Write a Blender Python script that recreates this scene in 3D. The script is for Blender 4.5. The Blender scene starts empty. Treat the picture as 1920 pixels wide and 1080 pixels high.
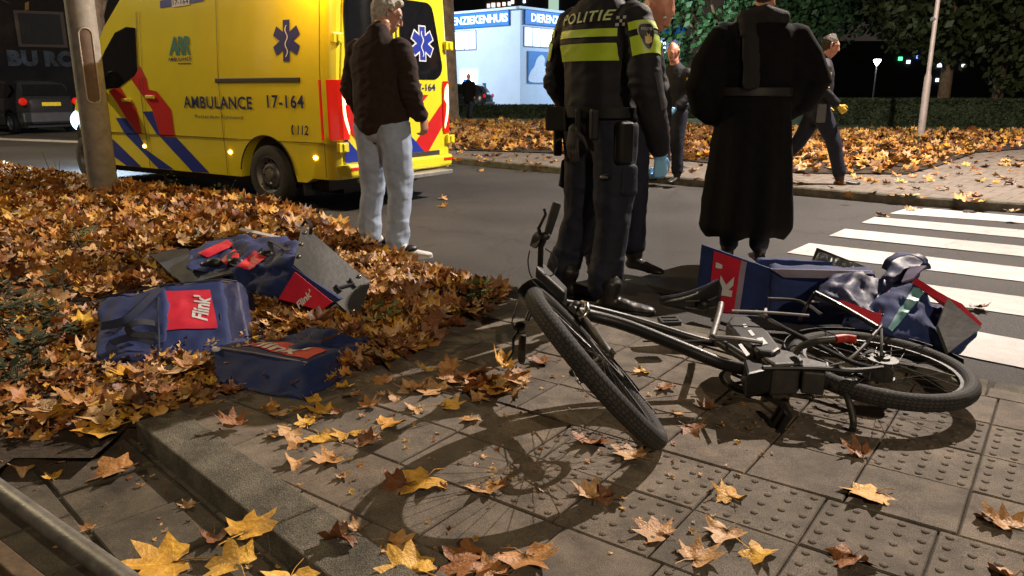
import bpy, bmesh, math, random
import numpy as np
from mathutils import Vector, Matrix, noise
R = math.radians
PI = math.pi
random.seed(7)
rng = np.random.default_rng(11)
SC = bpy.context.scene
COL = SC.collection

# ------------------------------------------------------------ camera
CAMH = 1.27
FPX = 1450.0                      # focal length in pixels of a 1920 px wide frame
PITCH = math.atan(372 / FPX)
cam = bpy.data.cameras.new('camera')
cam.sensor_width = 36.0
cam.lens = FPX / 1920 * 36.0
cam.clip_start = 0.05
cam.clip_end = 2000
cam.dof.use_dof = False
camo = bpy.data.objects.new('camera', cam)
COL.objects.link(camo)
camo.location = (0, 0, CAMH)
camo.rotation_euler = (PI / 2 - PITCH, 0, 0)
SC.camera = camo

# ------------------------------------------------------------ night sky, exposure
world = bpy.data.worlds.new('World')
SC.world = world
world.use_nodes = True
wn = world.node_tree
bg = wn.nodes['Background']
bg.inputs[0].default_value = (0.15, 0.113, 0.092, 1)      # dim city glow on a night sky
bg.inputs[1].default_value = 0.17
SC.view_settings.view_transform = 'Standard'
SC.view_settings.look = 'None'
SC.view_settings.exposure = 0.38
SC.view_settings.gamma = 1.0

def lamp(kind, name, loc, power, color, size=0.1, target=None, parent=None, spot=None, blend=.5):
    l = bpy.data.lights.new(name, kind)
    l.energy = power
    l.color = color
    if kind == 'POINT' or kind == 'SPOT':
        l.shadow_soft_size = size
    if kind == 'AREA':
        l.shape = 'RECTANGLE'
        l.size, l.size_y = size
    if spot:
        l.spot_size = R(spot); l.spot_blend = blend
    o = bpy.data.objects.new(name, l)
    COL.objects.link(o)
    o.location = loc
    if target is not None:
        o.rotation_euler = (Vector(target) - Vector(loc)).to_track_quat('-Z', 'Y').to_euler()
    if parent is not None:
        o.parent = parent
        o.location = Vector(loc) - parent.location
    return o

# positions of the lamps that light the street (their poles are built below)
MAIN_LAMP = (6.45, 9.9, 7.5)       # LED street lamp beside the crossing, behind the bicycle
SODIUM_LAMP = (3.6, -7.5, 6.8)    # warm street lamp behind the photographer

# ------------------------------------------------------------ pixel -> place helpers (measuring the photograph)
_fw = Vector((0, math.cos(PITCH), -math.sin(PITCH)))
_up = Vector((0, math.sin(PITCH), math.cos(PITCH)))
def ray(px, py):
    return Vector((1, 0, 0)) * (px - 960) - _up * (py - 540) + _fw * FPX
def G(px, py, z=0.0):
    d = ray(px, py); t = (CAMH - z) / -d.z
    return Vector((d.x * t, d.y * t, z))
def P(px, py, Y):
    d = ray(px, py); t = Y / d.y
    return Vector((d.x * t, Y, CAMH + d.z * t))

# ------------------------------------------------------------ materials
MATS = {}
def mat(name, color, rough=.6, metal=0., spec=.5, var=.15, vscale=8., bump=0., bscale=30., coat=0., emit=None, estr=0., color2=None, sheen=0., coords='Object', alpha=1., bdist=.01, randobj=0., rvar=.0):
    if name in MATS: return MATS[name]
    m = bpy.data.materials.new(name); m.use_nodes = True
    nt = m.node_tree; b = nt.nodes['Principled BSDF']; L = nt.links
    b.inputs['Roughness'].default_value = rough
    b.inputs['Metallic'].default_value = metal
    b.inputs['Specular IOR Level'].default_value = spec
    b.inputs['Coat Weight'].default_value = coat
    b.inputs['Sheen Weight'].default_value = sheen
    b.inputs['Alpha'].default_value = alpha
    tc = nt.nodes.new('ShaderNodeTexCoord')
    n = nt.nodes.new('ShaderNodeTexNoise'); n.inputs['Scale'].default_value = vscale; n.inputs['Detail'].default_value = 6
    n.inputs['Roughness'].default_value = .65
    L.new(tc.outputs[coords], n.inputs['Vector'])
    ramp = nt.nodes.new('ShaderNodeValToRGB')
    c = color
    c2 = color2 if color2 else tuple(x * (1 - var) for x in c)
    c3 = c if color2 else tuple(min(1, x * (1 + var)) for x in c)
    ramp.color_ramp.elements[0].position = .32; ramp.color_ramp.elements[1].position = .68
    ramp.color_ramp.elements[0].color = (*c2, 1); ramp.color_ramp.elements[1].color = (*c3, 1)
    L.new(n.outputs['Fac'], ramp.inputs['Fac'])
    out = ramp.outputs['Color']
    if randobj:
        oi = nt.nodes.new('ShaderNodeObjectInfo')
        hs = nt.nodes.new('ShaderNodeHueSaturation')
        mr = nt.nodes.new('ShaderNodeMapRange'); mr.inputs['To Min'].default_value = 1 - randobj; mr.inputs['To Max'].default_value = 1 + randobj
        L.new(oi.outputs['Random'], mr.inputs['Value']); L.new(mr.outputs[0], hs.inputs['Value'])
        L.new(out, hs.inputs['Color']); out = hs.outputs['Color']
    L.new(out, b.inputs['Base Color'])
    if rvar:
        mr = nt.nodes.new('ShaderNodeMapRange'); mr.inputs['To Min'].default_value = max(0, rough - rvar); mr.inputs['To Max'].default_value = min(1, rough + rvar)
        L.new(n.outputs['Fac'], mr.inputs['Value']); L.new(mr.outputs[0], b.inputs['Roughness'])
    if bump:
        n2 = nt.nodes.new('ShaderNodeTexNoise'); n2.inputs['Scale'].default_value = bscale; n2.inputs['Detail'].default_value = 5
        L.new(tc.outputs[coords], n2.inputs['Vector'])
        bp = nt.nodes.new('ShaderNodeBump'); bp.inputs['Strength'].default_value = bump; bp.inputs['Distance'].default_value = bdist
        L.new(n2.outputs['Fac'], bp.inputs['Height']); L.new(bp.outputs[0], b.inputs['Normal'])
    if emit:
        b.inputs['Emission Color'].default_value = (*emit, 1); b.inputs['Emission Strength'].default_value = estr
    MATS[name] = m
    return m

def speckle(m, scale, lo, hi, p0=.35, p1=.7, crack=0.):
    nt = m.node_tree; L = nt.links; b = nt.nodes['Principled BSDF']; src = b.inputs['Base Color'].links[0].from_socket
    tc = nt.nodes.new('ShaderNodeTexCoord'); vo = nt.nodes.new('ShaderNodeTexNoise'); vo.inputs['Scale'].default_value = scale; vo.inputs['Detail'].default_value = 2
    L.new(tc.outputs['Object'], vo.inputs['Vector'])
    rp = nt.nodes.new('ShaderNodeValToRGB'); rp.color_ramp.elements[0].position = p0; rp.color_ramp.elements[1].position = p1
    rp.color_ramp.elements[0].color = (lo, lo, lo, 1); rp.color_ramp.elements[1].color = (hi, hi, hi, 1); L.new(vo.outputs['Fac'], rp.inputs['Fac'])
    m2 = nt.nodes.new('ShaderNodeMix'); m2.data_type = 'RGBA'; m2.blend_type = 'MULTIPLY'; m2.inputs[0].default_value = 1
    L.new(src, m2.inputs[6]); L.new(rp.outputs['Color'], m2.inputs[7]); out = m2.outputs[2]
    if crack:
        n = nt.nodes.new('ShaderNodeTexNoise'); n.inputs['Scale'].default_value = 1.5; n.inputs['Detail'].default_value = 6; L.new(tc.outputs['Object'], n.inputs['Vector'])
        ad = nt.nodes.new('ShaderNodeMix'); ad.data_type = 'RGBA'; ad.blend_type = 'LINEAR_LIGHT'; ad.inputs[0].default_value = .35; L.new(tc.outputs['Object'], ad.inputs[6]); L.new(n.outputs['Color'], ad.inputs[7])
        v = nt.nodes.new('ShaderNodeTexVoronoi'); v.feature = 'DISTANCE_TO_EDGE'; v.inputs['Scale'].default_value = crack; L.new(ad.outputs[2], v.inputs['Vector'])
        r2 = nt.nodes.new('ShaderNodeValToRGB'); r2.color_ramp.elements[0].position = .0; r2.color_ramp.elements[1].position = .008; r2.color_ramp.elements[0].color = (.7, .7, .7, 1); r2.color_ramp.elements[1].color = (1, 1, 1, 1); L.new(v.outputs['Distance'], r2.inputs['Fac'])
        n4 = nt.nodes.new('ShaderNodeTexNoise'); n4.inputs['Scale'].default_value = .55; n4.inputs['Detail'].default_value = 4; L.new(tc.outputs['Object'], n4.inputs['Vector'])
        r4 = nt.nodes.new('ShaderNodeValToRGB'); r4.color_ramp.elements[0].position = .35; r4.color_ramp.elements[1].position = .65; r4.color_ramp.elements[0].color = (.72, .72, .72, 1); r4.color_ramp.elements[1].color = (1.2, 1.2, 1.2, 1); L.new(n4.outputs['Fac'], r4.inputs['Fac'])
        for o_ in (r2.outputs['Color'], r4.outputs['Color']):
            m3 = nt.nodes.new('ShaderNodeMix'); m3.data_type = 'RGBA'; m3.blend_type = 'MULTIPLY'; m3.inputs[0].default_value = 1; L.new(out, m3.inputs[6]); L.new(o_, m3.inputs[7]); out = m3.outputs[2]
    L.new(out, b.inputs['Base Color'])

# ------------------------------------------------------------ mesh building
class MB:
    def __init__(s): s.v = []; s.f = []; s.m = []
    def add(s, vs, fs, mi=0):
        o = len(s.v); s.v += [tuple(v) for v in vs]; s.f += [tuple(i + o for i in f) for f in fs]; s.m += [mi] * len(fs); return s
    def box(s, a, b, mi=0):
        x0, y0, z0 = a; x1, y1, z1 = b
        vs = [(x0,y0,z0),(x1,y0,z0),(x1,y1,z0),(x0,y1,z0),(x0,y0,z1),(x1,y0,z1),(x1,y1,z1),(x0,y1,z1)]
        return s.add(vs, [(0,3,2,1),(4,5,6,7),(0,1,5,4),(1,2,6,5),(2,3,7,6),(3,0,4,7)], mi)
    def hexa(s, p, mi=0):       # 8 points: 4 bottom ring, 4 top ring
        return s.add(p, [(0,3,2,1),(4,5,6,7),(0,1,5,4),(1,2,6,5),(2,3,7,6),(3,0,4,7)], mi)
    def tube(s, pts, r, n=10, mi=0, closed=False, cap=True, flat=1.0):
        pts = [Vector(p) for p in pts]; k = len(pts)
        rr = r if isinstance(r, (list, tuple)) else [r] * k
        nrm = None; rings = []
        for i, p in enumerate(pts):
            a = pts[i - 1] if (i > 0 or closed) else p
            b = pts[(i + 1) % k] if (i < k - 1 or closed) else p
            t = (b - a).normalized() if (b - a).length > 1e-9 else Vector((0, 0, 1))
            if nrm is None:
                nrm = t.orthogonal().normalized()
            nrm = (nrm - t * nrm.dot(t))
            if nrm.length < 1e-6: nrm = t.orthogonal()
            nrm.normalize(); bn = t.cross(nrm)
            rings.append([p + (nrm * math.cos(2*PI*j/n) + bn * math.sin(2*PI*j/n) * flat) * rr[i] for j in range(n)])
        vs = [v for rg in rings for v in rg]; fs = []
        for i in range(k if closed else k - 1):
            i2 = (i + 1) % k
            for j in range(n):
                j2 = (j + 1) % n
                fs.append((i*n+j, i*n+j2, i2*n+j2, i2*n+j))
        if cap and not closed:
            fs.append(tuple(range(n - 1, -1, -1))); fs.append(tuple((k-1)*n + j for j in range(n)))
        return s.add(vs, fs, mi)
    def rings(s, rs, mi=0, cap=True, closed=True):  # list of rings of equal length
        n = len(rs[0]); vs = [v for r in rs for v in r]; fs = []
        for i in range(len(rs) - 1):
            for j in range(n if closed else n - 1):
                j2 = (j + 1) % n
                fs.append((i*n+j, i*n+j2, (i+1)*n+j2, (i+1)*n+j))
        if cap and closed:
            fs.append(tuple(range(n - 1, -1, -1))); fs.append(tuple((len(rs)-1)*n + j for j in range(n)))
        return s.add(vs, fs, mi)
    def ell(s, c, r, mi=0, nu=14, nv=9, rot=None):
        vs = []; fs = []
        for i in range(nv + 1):
            ph = PI * i / nv
            for j in range(nu):
                th = 2*PI*j/nu
                v = Vector((r[0]*math.sin(ph)*math.cos(th), r[1]*math.sin(ph)*math.sin(th), r[2]*math.cos(ph)))
                if rot is not None: v = rot @ v
                vs.append(Vector(c) + v)
        for i in range(nv):
            for j in range(nu):
                j2 = (j+1) % nu
                fs.append((i*nu+j, (i+1)*nu+j, (i+1)*nu+j2, i*nu+j2))
        return s.add(vs, fs, mi)
    def disc(s, c, ax, r, h, n=24, mi=0, r2=None):   # cylinder from c along ax
        c = Vector(c); ax = Vector(ax).normalized(); e = ax.orthogonal().normalized(); g = ax.cross(e); r2 = r if r2 is None else r2
        a = [c + (e*math.cos(2*PI*j/n) + g*math.sin(2*PI*j/n))*r for j in range(n)]
        b = [c + ax*h + (e*math.cos(2*PI*j/n) + g*math.sin(2*PI*j/n))*r2 for j in range(n)]
        return s.rings([a, b], mi)
    def prism(s, poly, d, mi=0):    # polygon of 3D points extruded by d
        n = len(poly); d = Vector(d); a = [Vector(p) for p in poly]; b = [p + d for p in a]
        fs = [tuple(range(n-1, -1, -1)), tuple(range(n, 2*n))] + [(i, (i+1) % n, (i+1) % n + n, i+n) for i in range(n)]
        return s.add(a + b, fs, mi)
    def build(s, name, mats, parent=None, smooth=False, bevel=0, world=False, auto=None, seg=2):
        me = bpy.data.meshes.new(name)
        off = parent_origin(parent) if (world and parent is not None) else Vector((0, 0, 0))
        me.from_pydata([tuple(Vector(v) - off) for v in s.v] if world and parent is not None else s.v, [], s.f)
        ms = mats if isinstance(mats, (list, tuple)) else [mats]
        for m in ms: me.materials.append(m)
        if len(ms) > 1: me.polygons.foreach_set('material_index', s.m)
        bm = bmesh.new(); bm.from_mesh(me); bmesh.ops.recalc_face_normals(bm, faces=bm.faces)
        bm.to_mesh(me); bm.free()
        me.update()
        o = bpy.data.objects.new(name, me); COL.objects.link(o)
        if parent is not None: o.parent = parent
        if smooth: shade(o, 40 if auto is None else auto)
        if bevel:
            b = o.modifiers.new('bevel', 'BEVEL'); b.width = bevel; b.segments = seg; b.limit_method = 'ANGLE'; b.angle_limit = R(35)
        return o

def parent_origin(p):
    o = Vector((0, 0, 0))
    while p is not None:
        o += p.location; p = p.parent
    return o
def shade(o, ang=40):
    me = o.data
    me.polygons.foreach_set('use_smooth', [True] * len(me.polygons))
    try: me.set_sharp_from_angle(angle=R(ang))
    except Exception: pass
def tag(o, label=None, cat=None, group=None, kind=None):
    if label: o['label'] = label
    if cat: o['category'] = cat
    if group: o['group'] = group
    if kind: o['kind'] = kind
    return o
def thing(name, label, cat, loc=(0, 0, 0), rz=0, group=None):
    o = bpy.data.objects.new(name, None); COL.objects.link(o)
    o.location = loc; o.rotation_euler = (0, 0, rz); o.empty_display_size = .2
    return tag(o, label, cat, group)
def children(o): return [c for c in bpy.data.objects if c.parent == o]
def copy_tree(o, parent=None):
    c = o.copy(); COL.objects.link(c)
    if parent is not None: c.parent = parent
    for ch in children(o): copy_tree(ch, c)
    return c
def applymods(o):
    dg = bpy.context.evaluated_depsgraph_get(); dg.update()
    me = bpy.data.meshes.new_from_object(o.evaluated_get(dg))
    o.modifiers.clear(); o.data = me
    return o
def grid(nx, ny, f, mi=0, mb=None):
    mb = mb or MB()
    vs = [f(i / nx, j / ny) for j in range(ny + 1) for i in range(nx + 1)]
    fs = [(j*(nx+1)+i, j*(nx+1)+i+1, (j+1)*(nx+1)+i+1, (j+1)*(nx+1)+i) for j in range(ny) for i in range(nx)]
    return mb.add(vs, fs, mi)
def fbm(p, s=1., o=3):
    return noise.fractal(Vector(p) * s, 1.0, 2.0, o)

# ---- lettering as real meshes (built-in font)
_tc = {}
def text_mesh(s, bold=.0, shear=0., subdiv=0, space=1.0):
    key = (s, bold, shear, subdiv, space)
    if key in _tc: return _tc[key]
    cu = bpy.data.curves.new('t', 'FONT'); cu.body = s; cu.size = 1; cu.shear = shear; cu.offset = bold; cu.space_character = space
    cu.resolution_u = 3
    o = bpy.data.objects.new('t', cu); COL.objects.link(o)
    dg = bpy.context.evaluated_depsgraph_get(); dg.update()
    me = bpy.data.meshes.new_from_object(o.evaluated_get(dg))
    if subdiv:
        bm = bmesh.new(); bm.from_mesh(me); bmesh.ops.triangulate(bm, faces=bm.faces)
        for k in range(subdiv):
            L = [e for e in bm.edges if e.calc_length() > .12]
            if L: bmesh.ops.subdivide_edges(bm, edges=L, cuts=1)
            bmesh.ops.triangulate(bm, faces=[f for f in bm.faces if len(f.verts) > 3])
        bm.to_mesh(me); bm.free()
    v = np.array([x.co[:] for x in me.vertices]); f = [tuple(p.vertices) for p in me.polygons]
    bpy.data.objects.remove(o); bpy.data.curves.remove(cu); bpy.data.meshes.remove(me)
    mn, mx = v.min(0), v.max(0)
    uv = (v - mn)[:, :2] / np.array([mx[0] - mn[0], mx[1] - mn[1]])
    _tc[key] = (uv, f, (mx[0] - mn[0]) / (mx[1] - mn[1]))
    return _tc[key]
def text_on(mb, s, f, mi=0, **kw):      # f(u,v) -> point
    uv, fs, asp = text_mesh(s, **kw)
    mb.add([f(a, b) for a, b in uv], fs, mi); return mb
def quadmap(q):
    q = [Vector(p) for p in q]
    return lambda u, v: (q[0]*(1-u)+q[1]*u)*(1-v) + (q[3]*(1-u)+q[2]*u)*v

# ------------------------------------------------------------ shared materials
M_asphalt = mat('asphalt', (.046, .043, .042), .8, spec=.35, var=.25, vscale=60, bump=.8, bscale=140, bdist=.006, rvar=.12); speckle(M_asphalt, 170, .45, 2.1, .4, .68, crack=.45)
M_ground = mat('ground', (.03, .034, .015), .95, var=.5, vscale=3, bump=.6, bscale=20)
M_soil = mat('soil', (.035, .022, .012), .95, var=.5, vscale=14, bump=1., bscale=60)
M_joint = mat('joint_sand', (.045, .039, .028), .95, var=.4, vscale=30, bump=.6, bscale=120)
M_kerb = mat('kerb_concrete', (.13, .118, .092), .9, spec=.3, var=.4, vscale=9, bump=1., bscale=200, bdist=.006); speckle(M_kerb, 330, .5, 1.7)
M_paint = mat('road_paint', (.45, .43, .415), .65, var=.16, vscale=7, bump=.4, bscale=150, bdist=.003); speckle(M_paint, 150, .45, 1.06, .24, .42, crack=.45)
M_brick = mat('far_paving', (.17, .14, .115), .85, var=.3, vscale=9, bump=.5, bscale=60)
M_galv = mat('galvanised_steel', (.20, .195, .185), .5, .45, var=.35, vscale=12, bump=.15, bscale=60, rvar=.1)
M_black = mat('black_plastic', (.012, .012, .013), .45, var=.3, vscale=30, rvar=.1)
M_rubber = mat('tyre_rubber', (.028, .027, .027), .75, var=.35, vscale=25, bump=.3, bscale=120, bdist=.003)
M_tread = mat('bicycle_tyre_tread', (.040, .038, .036), .8, var=.35, vscale=18)
nt = M_tread.node_tree; _b = nt.nodes['Principled BSDF']; _uv = nt.nodes.new('ShaderNodeUVMap'); _uv.uv_map = 'tread'
_br = nt.nodes.new('ShaderNodeTexBrick'); _br.inputs['Scale'].default_value = 1; _br.inputs['Brick Width'].default_value = 1.; _br.inputs['Row Height'].default_value = 1.; _br.inputs['Mortar Size'].default_value = .16; _br.inputs['Mortar Smooth'].default_value = .3
_br.inputs['Color1'].default_value = (1, 1, 1, 1); _br.inputs['Color2'].default_value = (.85, .85, .85, 1); _br.inputs['Mortar'].default_value = (.25, .25, .25, 1)
nt.links.new(_uv.outputs[0], _br.inputs['Vector']); _src = _b.inputs['Base Color'].links[0].from_socket
_m = nt.nodes.new('ShaderNodeMix'); _m.data_type = 'RGBA'; _m.blend_type = 'MULTIPLY'; _m.inputs[0].default_value = 1; nt.links.new(_src, _m.inputs[6]); nt.links.new(_br.outputs['Color'], _m.inputs[7]); nt.links.new(_m.outputs[2], _b.inputs['Base Color'])
_bp = nt.nodes.new('ShaderNodeBump'); _bp.inputs['Strength'].default_value = .9; _bp.inputs['Distance'].default_value = .003; nt.links.new(_br.outputs['Color'], _bp.inputs['Height']); nt.links.new(_bp.outputs[0], _b.inputs['Normal'])
M_glass = mat('dark_glass', (.008, .009, .011), .06, spec=.6, var=.2)
M_chrome = mat('worn_chrome', (.55, .54, .52), .25, 1., var=.2, vscale=20)

def tile_material(name, base, v=.25):
    m = mat(name, base, .86, var=v, vscale=9, bump=.55, bscale=260, bdist=.003)
    nt = m.node_tree; L = nt.links
    b = nt.nodes['Principled BSDF']; src = b.inputs['Base Color'].links[0].from_socket
    at = nt.nodes.new('ShaderNodeAttribute'); at.attribute_name = 'tint'
    hs = nt.nodes.new('ShaderNodeMix'); hs.data_type = 'RGBA'; hs.blend_type = 'MULTIPLY'; hs.inputs[0].default_value = 1
    L.new(src, hs.inputs[6]); L.new(at.outputs['Color'], hs.inputs[7])
    # fine aggregate: light and dark grains
    tc = nt.nodes.new('ShaderNodeTexCoord'); vo = nt.nodes.new('ShaderNodeTexNoise'); vo.inputs['Scale'].default_value = 420; vo.inputs['Detail'].default_value = 1
    L.new(tc.outputs['Object'], vo.inputs['Vector'])
    rp = nt.nodes.new('ShaderNodeValToRGB'); rp.color_ramp.elements[0].position = .35; rp.color_ramp.elements[1].position = .72
    rp.color_ramp.elements[0].color = (.45, .45, .45, 1); rp.color_ramp.elements[1].color = (1.7, 1.66, 1.6, 1)
    L.new(vo.outputs['Fac'], rp.inputs['Fac'])
    m2 = nt.nodes.new('ShaderNodeMix'); m2.data_type = 'RGBA'; m2.blend_type = 'MULTIPLY'; m2.inputs[0].default_value = 1
    L.new(hs.outputs[2], m2.inputs[6]); L.new(rp.outputs['Color'], m2.inputs[7]); L.new(m2.outputs[2], b.inputs['Base Color'])
    return m
M_tile = tile_material('paving_tile', (.145, .120, .094), .4)
M_oldtile = tile_material('old_paving_tile', (.085, .07, .05), .5)

def setattr_tint(o, per_face):
    me = o.data
    a = me.color_attributes.new('tint', 'FLOAT_COLOR', 'CORNER')
    arr = np.repeat(np.asarray(per_face, dtype=np.float32), [p.loop_total for p in me.polygons], axis=0)
    a.data.foreach_set('color', arr.ravel())

# ------------------------------------------------------------ ground, road
tag(MB().box((-400, -60, -.5), (400, 900, -.02)).build('ground', M_ground), kind='structure')
def subdiv_sheet(x0, y0, x1, y1, z, nx, ny, nz=.0):
    return grid(nx, ny, lambda u, v: (x0+(x1-x0)*u, y0+(y1-y0)*v, z + nz*fbm(((x0+(x1-x0)*u)*.5, (y0+(y1-y0)*v)*.5, 0))))
rd = subdiv_sheet(-45, -6, 30, 40, 0, 150, 92, .004)
tag(rd.build('road', M_asphalt, smooth=True), kind='structure')

# zebra crossing: stripes as painted sheets (corners measured on the road)
zb = MB()
stripes = [((1708, 389), (1668, 401), (1932, 420), (1932, 408)),
           ((1640, 407.5), (1615, 418.5), (1932, 448.5), (1932, 433.5)),
           ((1584, 430), (1554, 443), (1932, 483.5), (1932, 464)),
           ((1517, 457), (1475, 475), (1932, 531), (1932, 504.5)),
           ((1455, 498), (1405, 517), (1932, 596), (1932, 560)),
           ((1330, 533), (1268, 556), (1932, 695), (1932, 641.5))]
for a, b, c, d in stripes:
    q = [G(*p) for p in (a, b, c, d)]
    q[2] = q[2] + (q[2] - q[1]) * .5; q[3] = q[3] + (q[3] - q[0]) * .5
    n = 14
    f = quadmap(q)
    def fe(u, v):
        p = f(v, u); j = .006 * fbm((p.x * 9, p.y * 9, 3)); return (p.x + j, p.y + j, .006)
    grid(n * 2, n, fe, mb=zb)
tag(zb.build('zebra_crossing', M_paint), kind='structure')
ln = MB(); q = [G(0, 259), G(0, 263), G(190, 270), G(190, 266)]
d = (q[3] - q[0]).normalized()
q = [q[0] - d * 12, q[1] - d * 12, q[2] + d * 3, q[3] + d * 3]
ln.add([(p.x, p.y, .006) for p in q], [(0, 1, 2, 3)])
tag(ln.build('road_line', M_paint), kind='structure')

# ------------------------------------------------------------ near pavement: real tiles with open joints and tactile studs
TO = Vector((.95, 2.10)); TA = R(-36.0)
TU = Vector((math.cos(TA), math.sin(TA))); TV = Vector((-TU.y, TU.x))
PZ = .08
def clip(poly, a, n):           # keep the side where (p-a).n >= 0
    out = []
    for i in range(len(poly)):
        p, q = poly[i], poly[(i+1) % len(poly)]
        dp, dq = (p - a).dot(n), (q - a).dot(n)
        if dp >= 0: out.append(p)
        if dp * dq < 0: out.append(p + (q - p) * (dp / (dp - dq)))
    return out
RE0 = Vector((-.40, 4.83)); RE1 = Vector((2.12, 3.03)); REd = (RE1 - RE0).normalized(); REn = Vector((REd.y, -REd.x))   # road edge, normal to the pavement
if REn.y > 0: REn = -REn
KS0 = G(338, 771, PZ).xy; KS1 = G(775, 1076, PZ).xy; KSd = (KS1 - KS0).normalized(); KSn = Vector((-KSd.y, KSd.x))
if KSn.x < 0: KSn = -KSn
def lay_tiles(mb, tints, z, urange, vrange, clips, org, uu, vv, rows=None, size=.3, stagger=lambda j: 0., gap=.0028, jit=.0025, stud=None, bev=.004, tv=.12):
    for j in range(*vrange):
        for i in range(*urange):
            uo = (i + stagger(j)) * size; vo = j * size
            c = [Vector((uo + gap, vo + gap)), Vector((uo + size - gap, vo + gap)), Vector((uo + size - gap, vo + size - gap)), Vector((uo + gap, vo + size - gap))]
            poly = [org + uu * p.x + vv * p.y for p in c]
            for a, n in clips:
                poly = clip(poly, a, n)
                if len(poly) < 3: break
            if len(poly) < 3: continue
            cen = sum(poly, Vector((0, 0))) / len(poly)
            if (poly[1] - poly[0]).cross(poly[2] - poly[1]) < 0: poly = poly[::-1]
            zz = z + random.uniform(-jit, jit); tx, ty = random.uniform(-.008, .008), random.uniform(-.008, .008)
            h = lambda p: zz + (p.x - cen.x) * tx + (p.y - cen.y) * ty
            k = len(poly)
            low = [(p.x, p.y, z - .03) for p in poly]
            mid = [(p.x, p.y, h(p) - bev) for p in poly]
            top = [(*(p + (cen - p).normalized() * bev * 1.3), h(p)) for p in poly]
            fs = [tuple(range(2*k, 3*k))] + [(a*k + q, a*k + (q+1) % k, (a+1)*k + (q+1) % k, (a+1)*k + q) for a in (0, 1) for q in range(k)]
            mb.add(low + mid + top, fs)
            t = random.uniform(1 - tv, 1 + tv); w = random.uniform(-.03, .03)
            tints += [(t + w, t, t - w, 1)] * len(fs)
            if stud and stud(i, j):
                for a in range(5):
                    for b in range(5):
                        p = org + uu * (uo + .03 + a*.06) + vv * (vo + .03 + b*.06)
                        if any((p - q).dot(n) < .012 for q, n in clips): continue
                        r = .0125; zt = h(p)
                        m = 8; vs = []
                        for rr, hh in ((r, -.001), (r*.82, .0032), (r*.45, .005)):
                            vs += [(p.x + rr*math.cos(2*PI*q/m), p.y + rr*math.sin(2*PI*q/m), zt + hh) for q in range(m)]
                        vs.append((p.x, p.y, zt + .0054))
                        ff = [(s*m + q, s*m + (q+1) % m, (s+1)*m + (q+1) % m, (s+1)*m + q) for s in (0, 1) for q in range(m)] + [(2*m + q, 2*m + (q+1) % m, 3*m) for q in range(m)]
                        mb.add(vs, ff); tints += [(t + w, t, t - w, 1)] * len(ff)
def studded(i, j):
    if j == 0: return False
    if j == -1 or j in (1, 2): return i >= (-3 if j < 0 else -2)
    if j == -2: return i >= -3 and i != -1
    if j == -3: return i >= -1
    return False
tm = MB(); tt = []
roadclip = (RE0 + REn * .125, REn)
lay_tiles(tm, tt, PZ, (-22, 14), (-9, 16), [roadclip, (KS0, KSn)], TO, TU, TV, stagger=lambda j: .15 if j % 3 == 0 or j in (1, 2) else (.62 if j < -2 else 0.), stud=studded, tv=.16)
pv = tm.build('pavement', M_tile)
setattr_tint(pv, tt); tag(pv, kind='structure')
base = MB()
bp = [Vector((-9, -3)), Vector((12, -3)), Vector((12, 12)), Vector((-9, 12))]
for a, n in [(RE0 + REn * .01, REn), (KS0, KSn)]: bp = clip(bp, a, n)
base.add([(p.x, p.y, PZ - .012) for p in bp], [tuple(range(len(bp)))])
tag(base.build('pavement_base', M_joint), kind='structure')
# flush kerb along the road
kb = MB()
for i in range(-1, 8):
    a = RE0 + REd * (i * 1.0 + .01); b = RE0 + REd * (i * 1.0 + .99)
    q = [a, b, b + REn * .118, a + REn * .118]
    z = PZ - .004
    kb.hexa([(p.x, p.y, -.05) for p in q] + [(p.x, p.y, z) for p in q])
tag(kb.build('kerb', M_kerb, bevel=.008), kind='structure')
# raised kerb stone at the corner of the planting bed
ks = MB()
kw = .165
for i in range(3):
    a = KS0 + KSd * (i * 1.0 + .004); b = KS0 + KSd * (i * 1.0 + .996)
    q = [a, b, b - KSn * kw, a - KSn * kw]
    ks.hexa([(p.x, p.y, -.12) for p in q] + [(p.x, p.y, PZ + .012) for p in q])
tag(ks.build('kerb_stone', M_kerb, bevel=.006), kind='structure')
# lower old path at the bottom left, laid in larger worn slabs
om = MB(); ot = []
lay_tiles(om, ot, .022, (-14, 6), (-8, 7), [(KS0 - KSn * (kw + .01), -KSn)], Vector((-1.55, 1.9)), KSd, KSn, size=.3, gap=.006, jit=.004, stagger=lambda j: .5 * (j % 2), tv=.2)
op = om.build('old_path', M_oldtile); setattr_tint(op, ot); tag(op, kind='structure')
ob = MB(); bp = [Vector((-12, -3)), Vector((6, -3)), Vector((6, 3.4)), Vector((-12, 3.4))]
bp = clip(bp, KS0 - KSn * (kw + .002), -KSn)
ob.add([(p.x, p.y, .009) for p in bp], [tuple(range(len(bp)))]); tag(ob.build('path_base', M_joint), kind='structure')
# low steel rail, half sunk beside the old path
a = G(-90, 855, .055); b = G(300, 1135, .055); dd = (b - a).normalized()
rl = MB(); rl.tube([a - dd * 2, a, (a + b) / 2, b, b + dd * 2], .029, 16)
tag(rl.build('low_rail', M_galv, smooth=True), 'low round steel rail lying along the old path at bottom left', 'rail')
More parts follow.
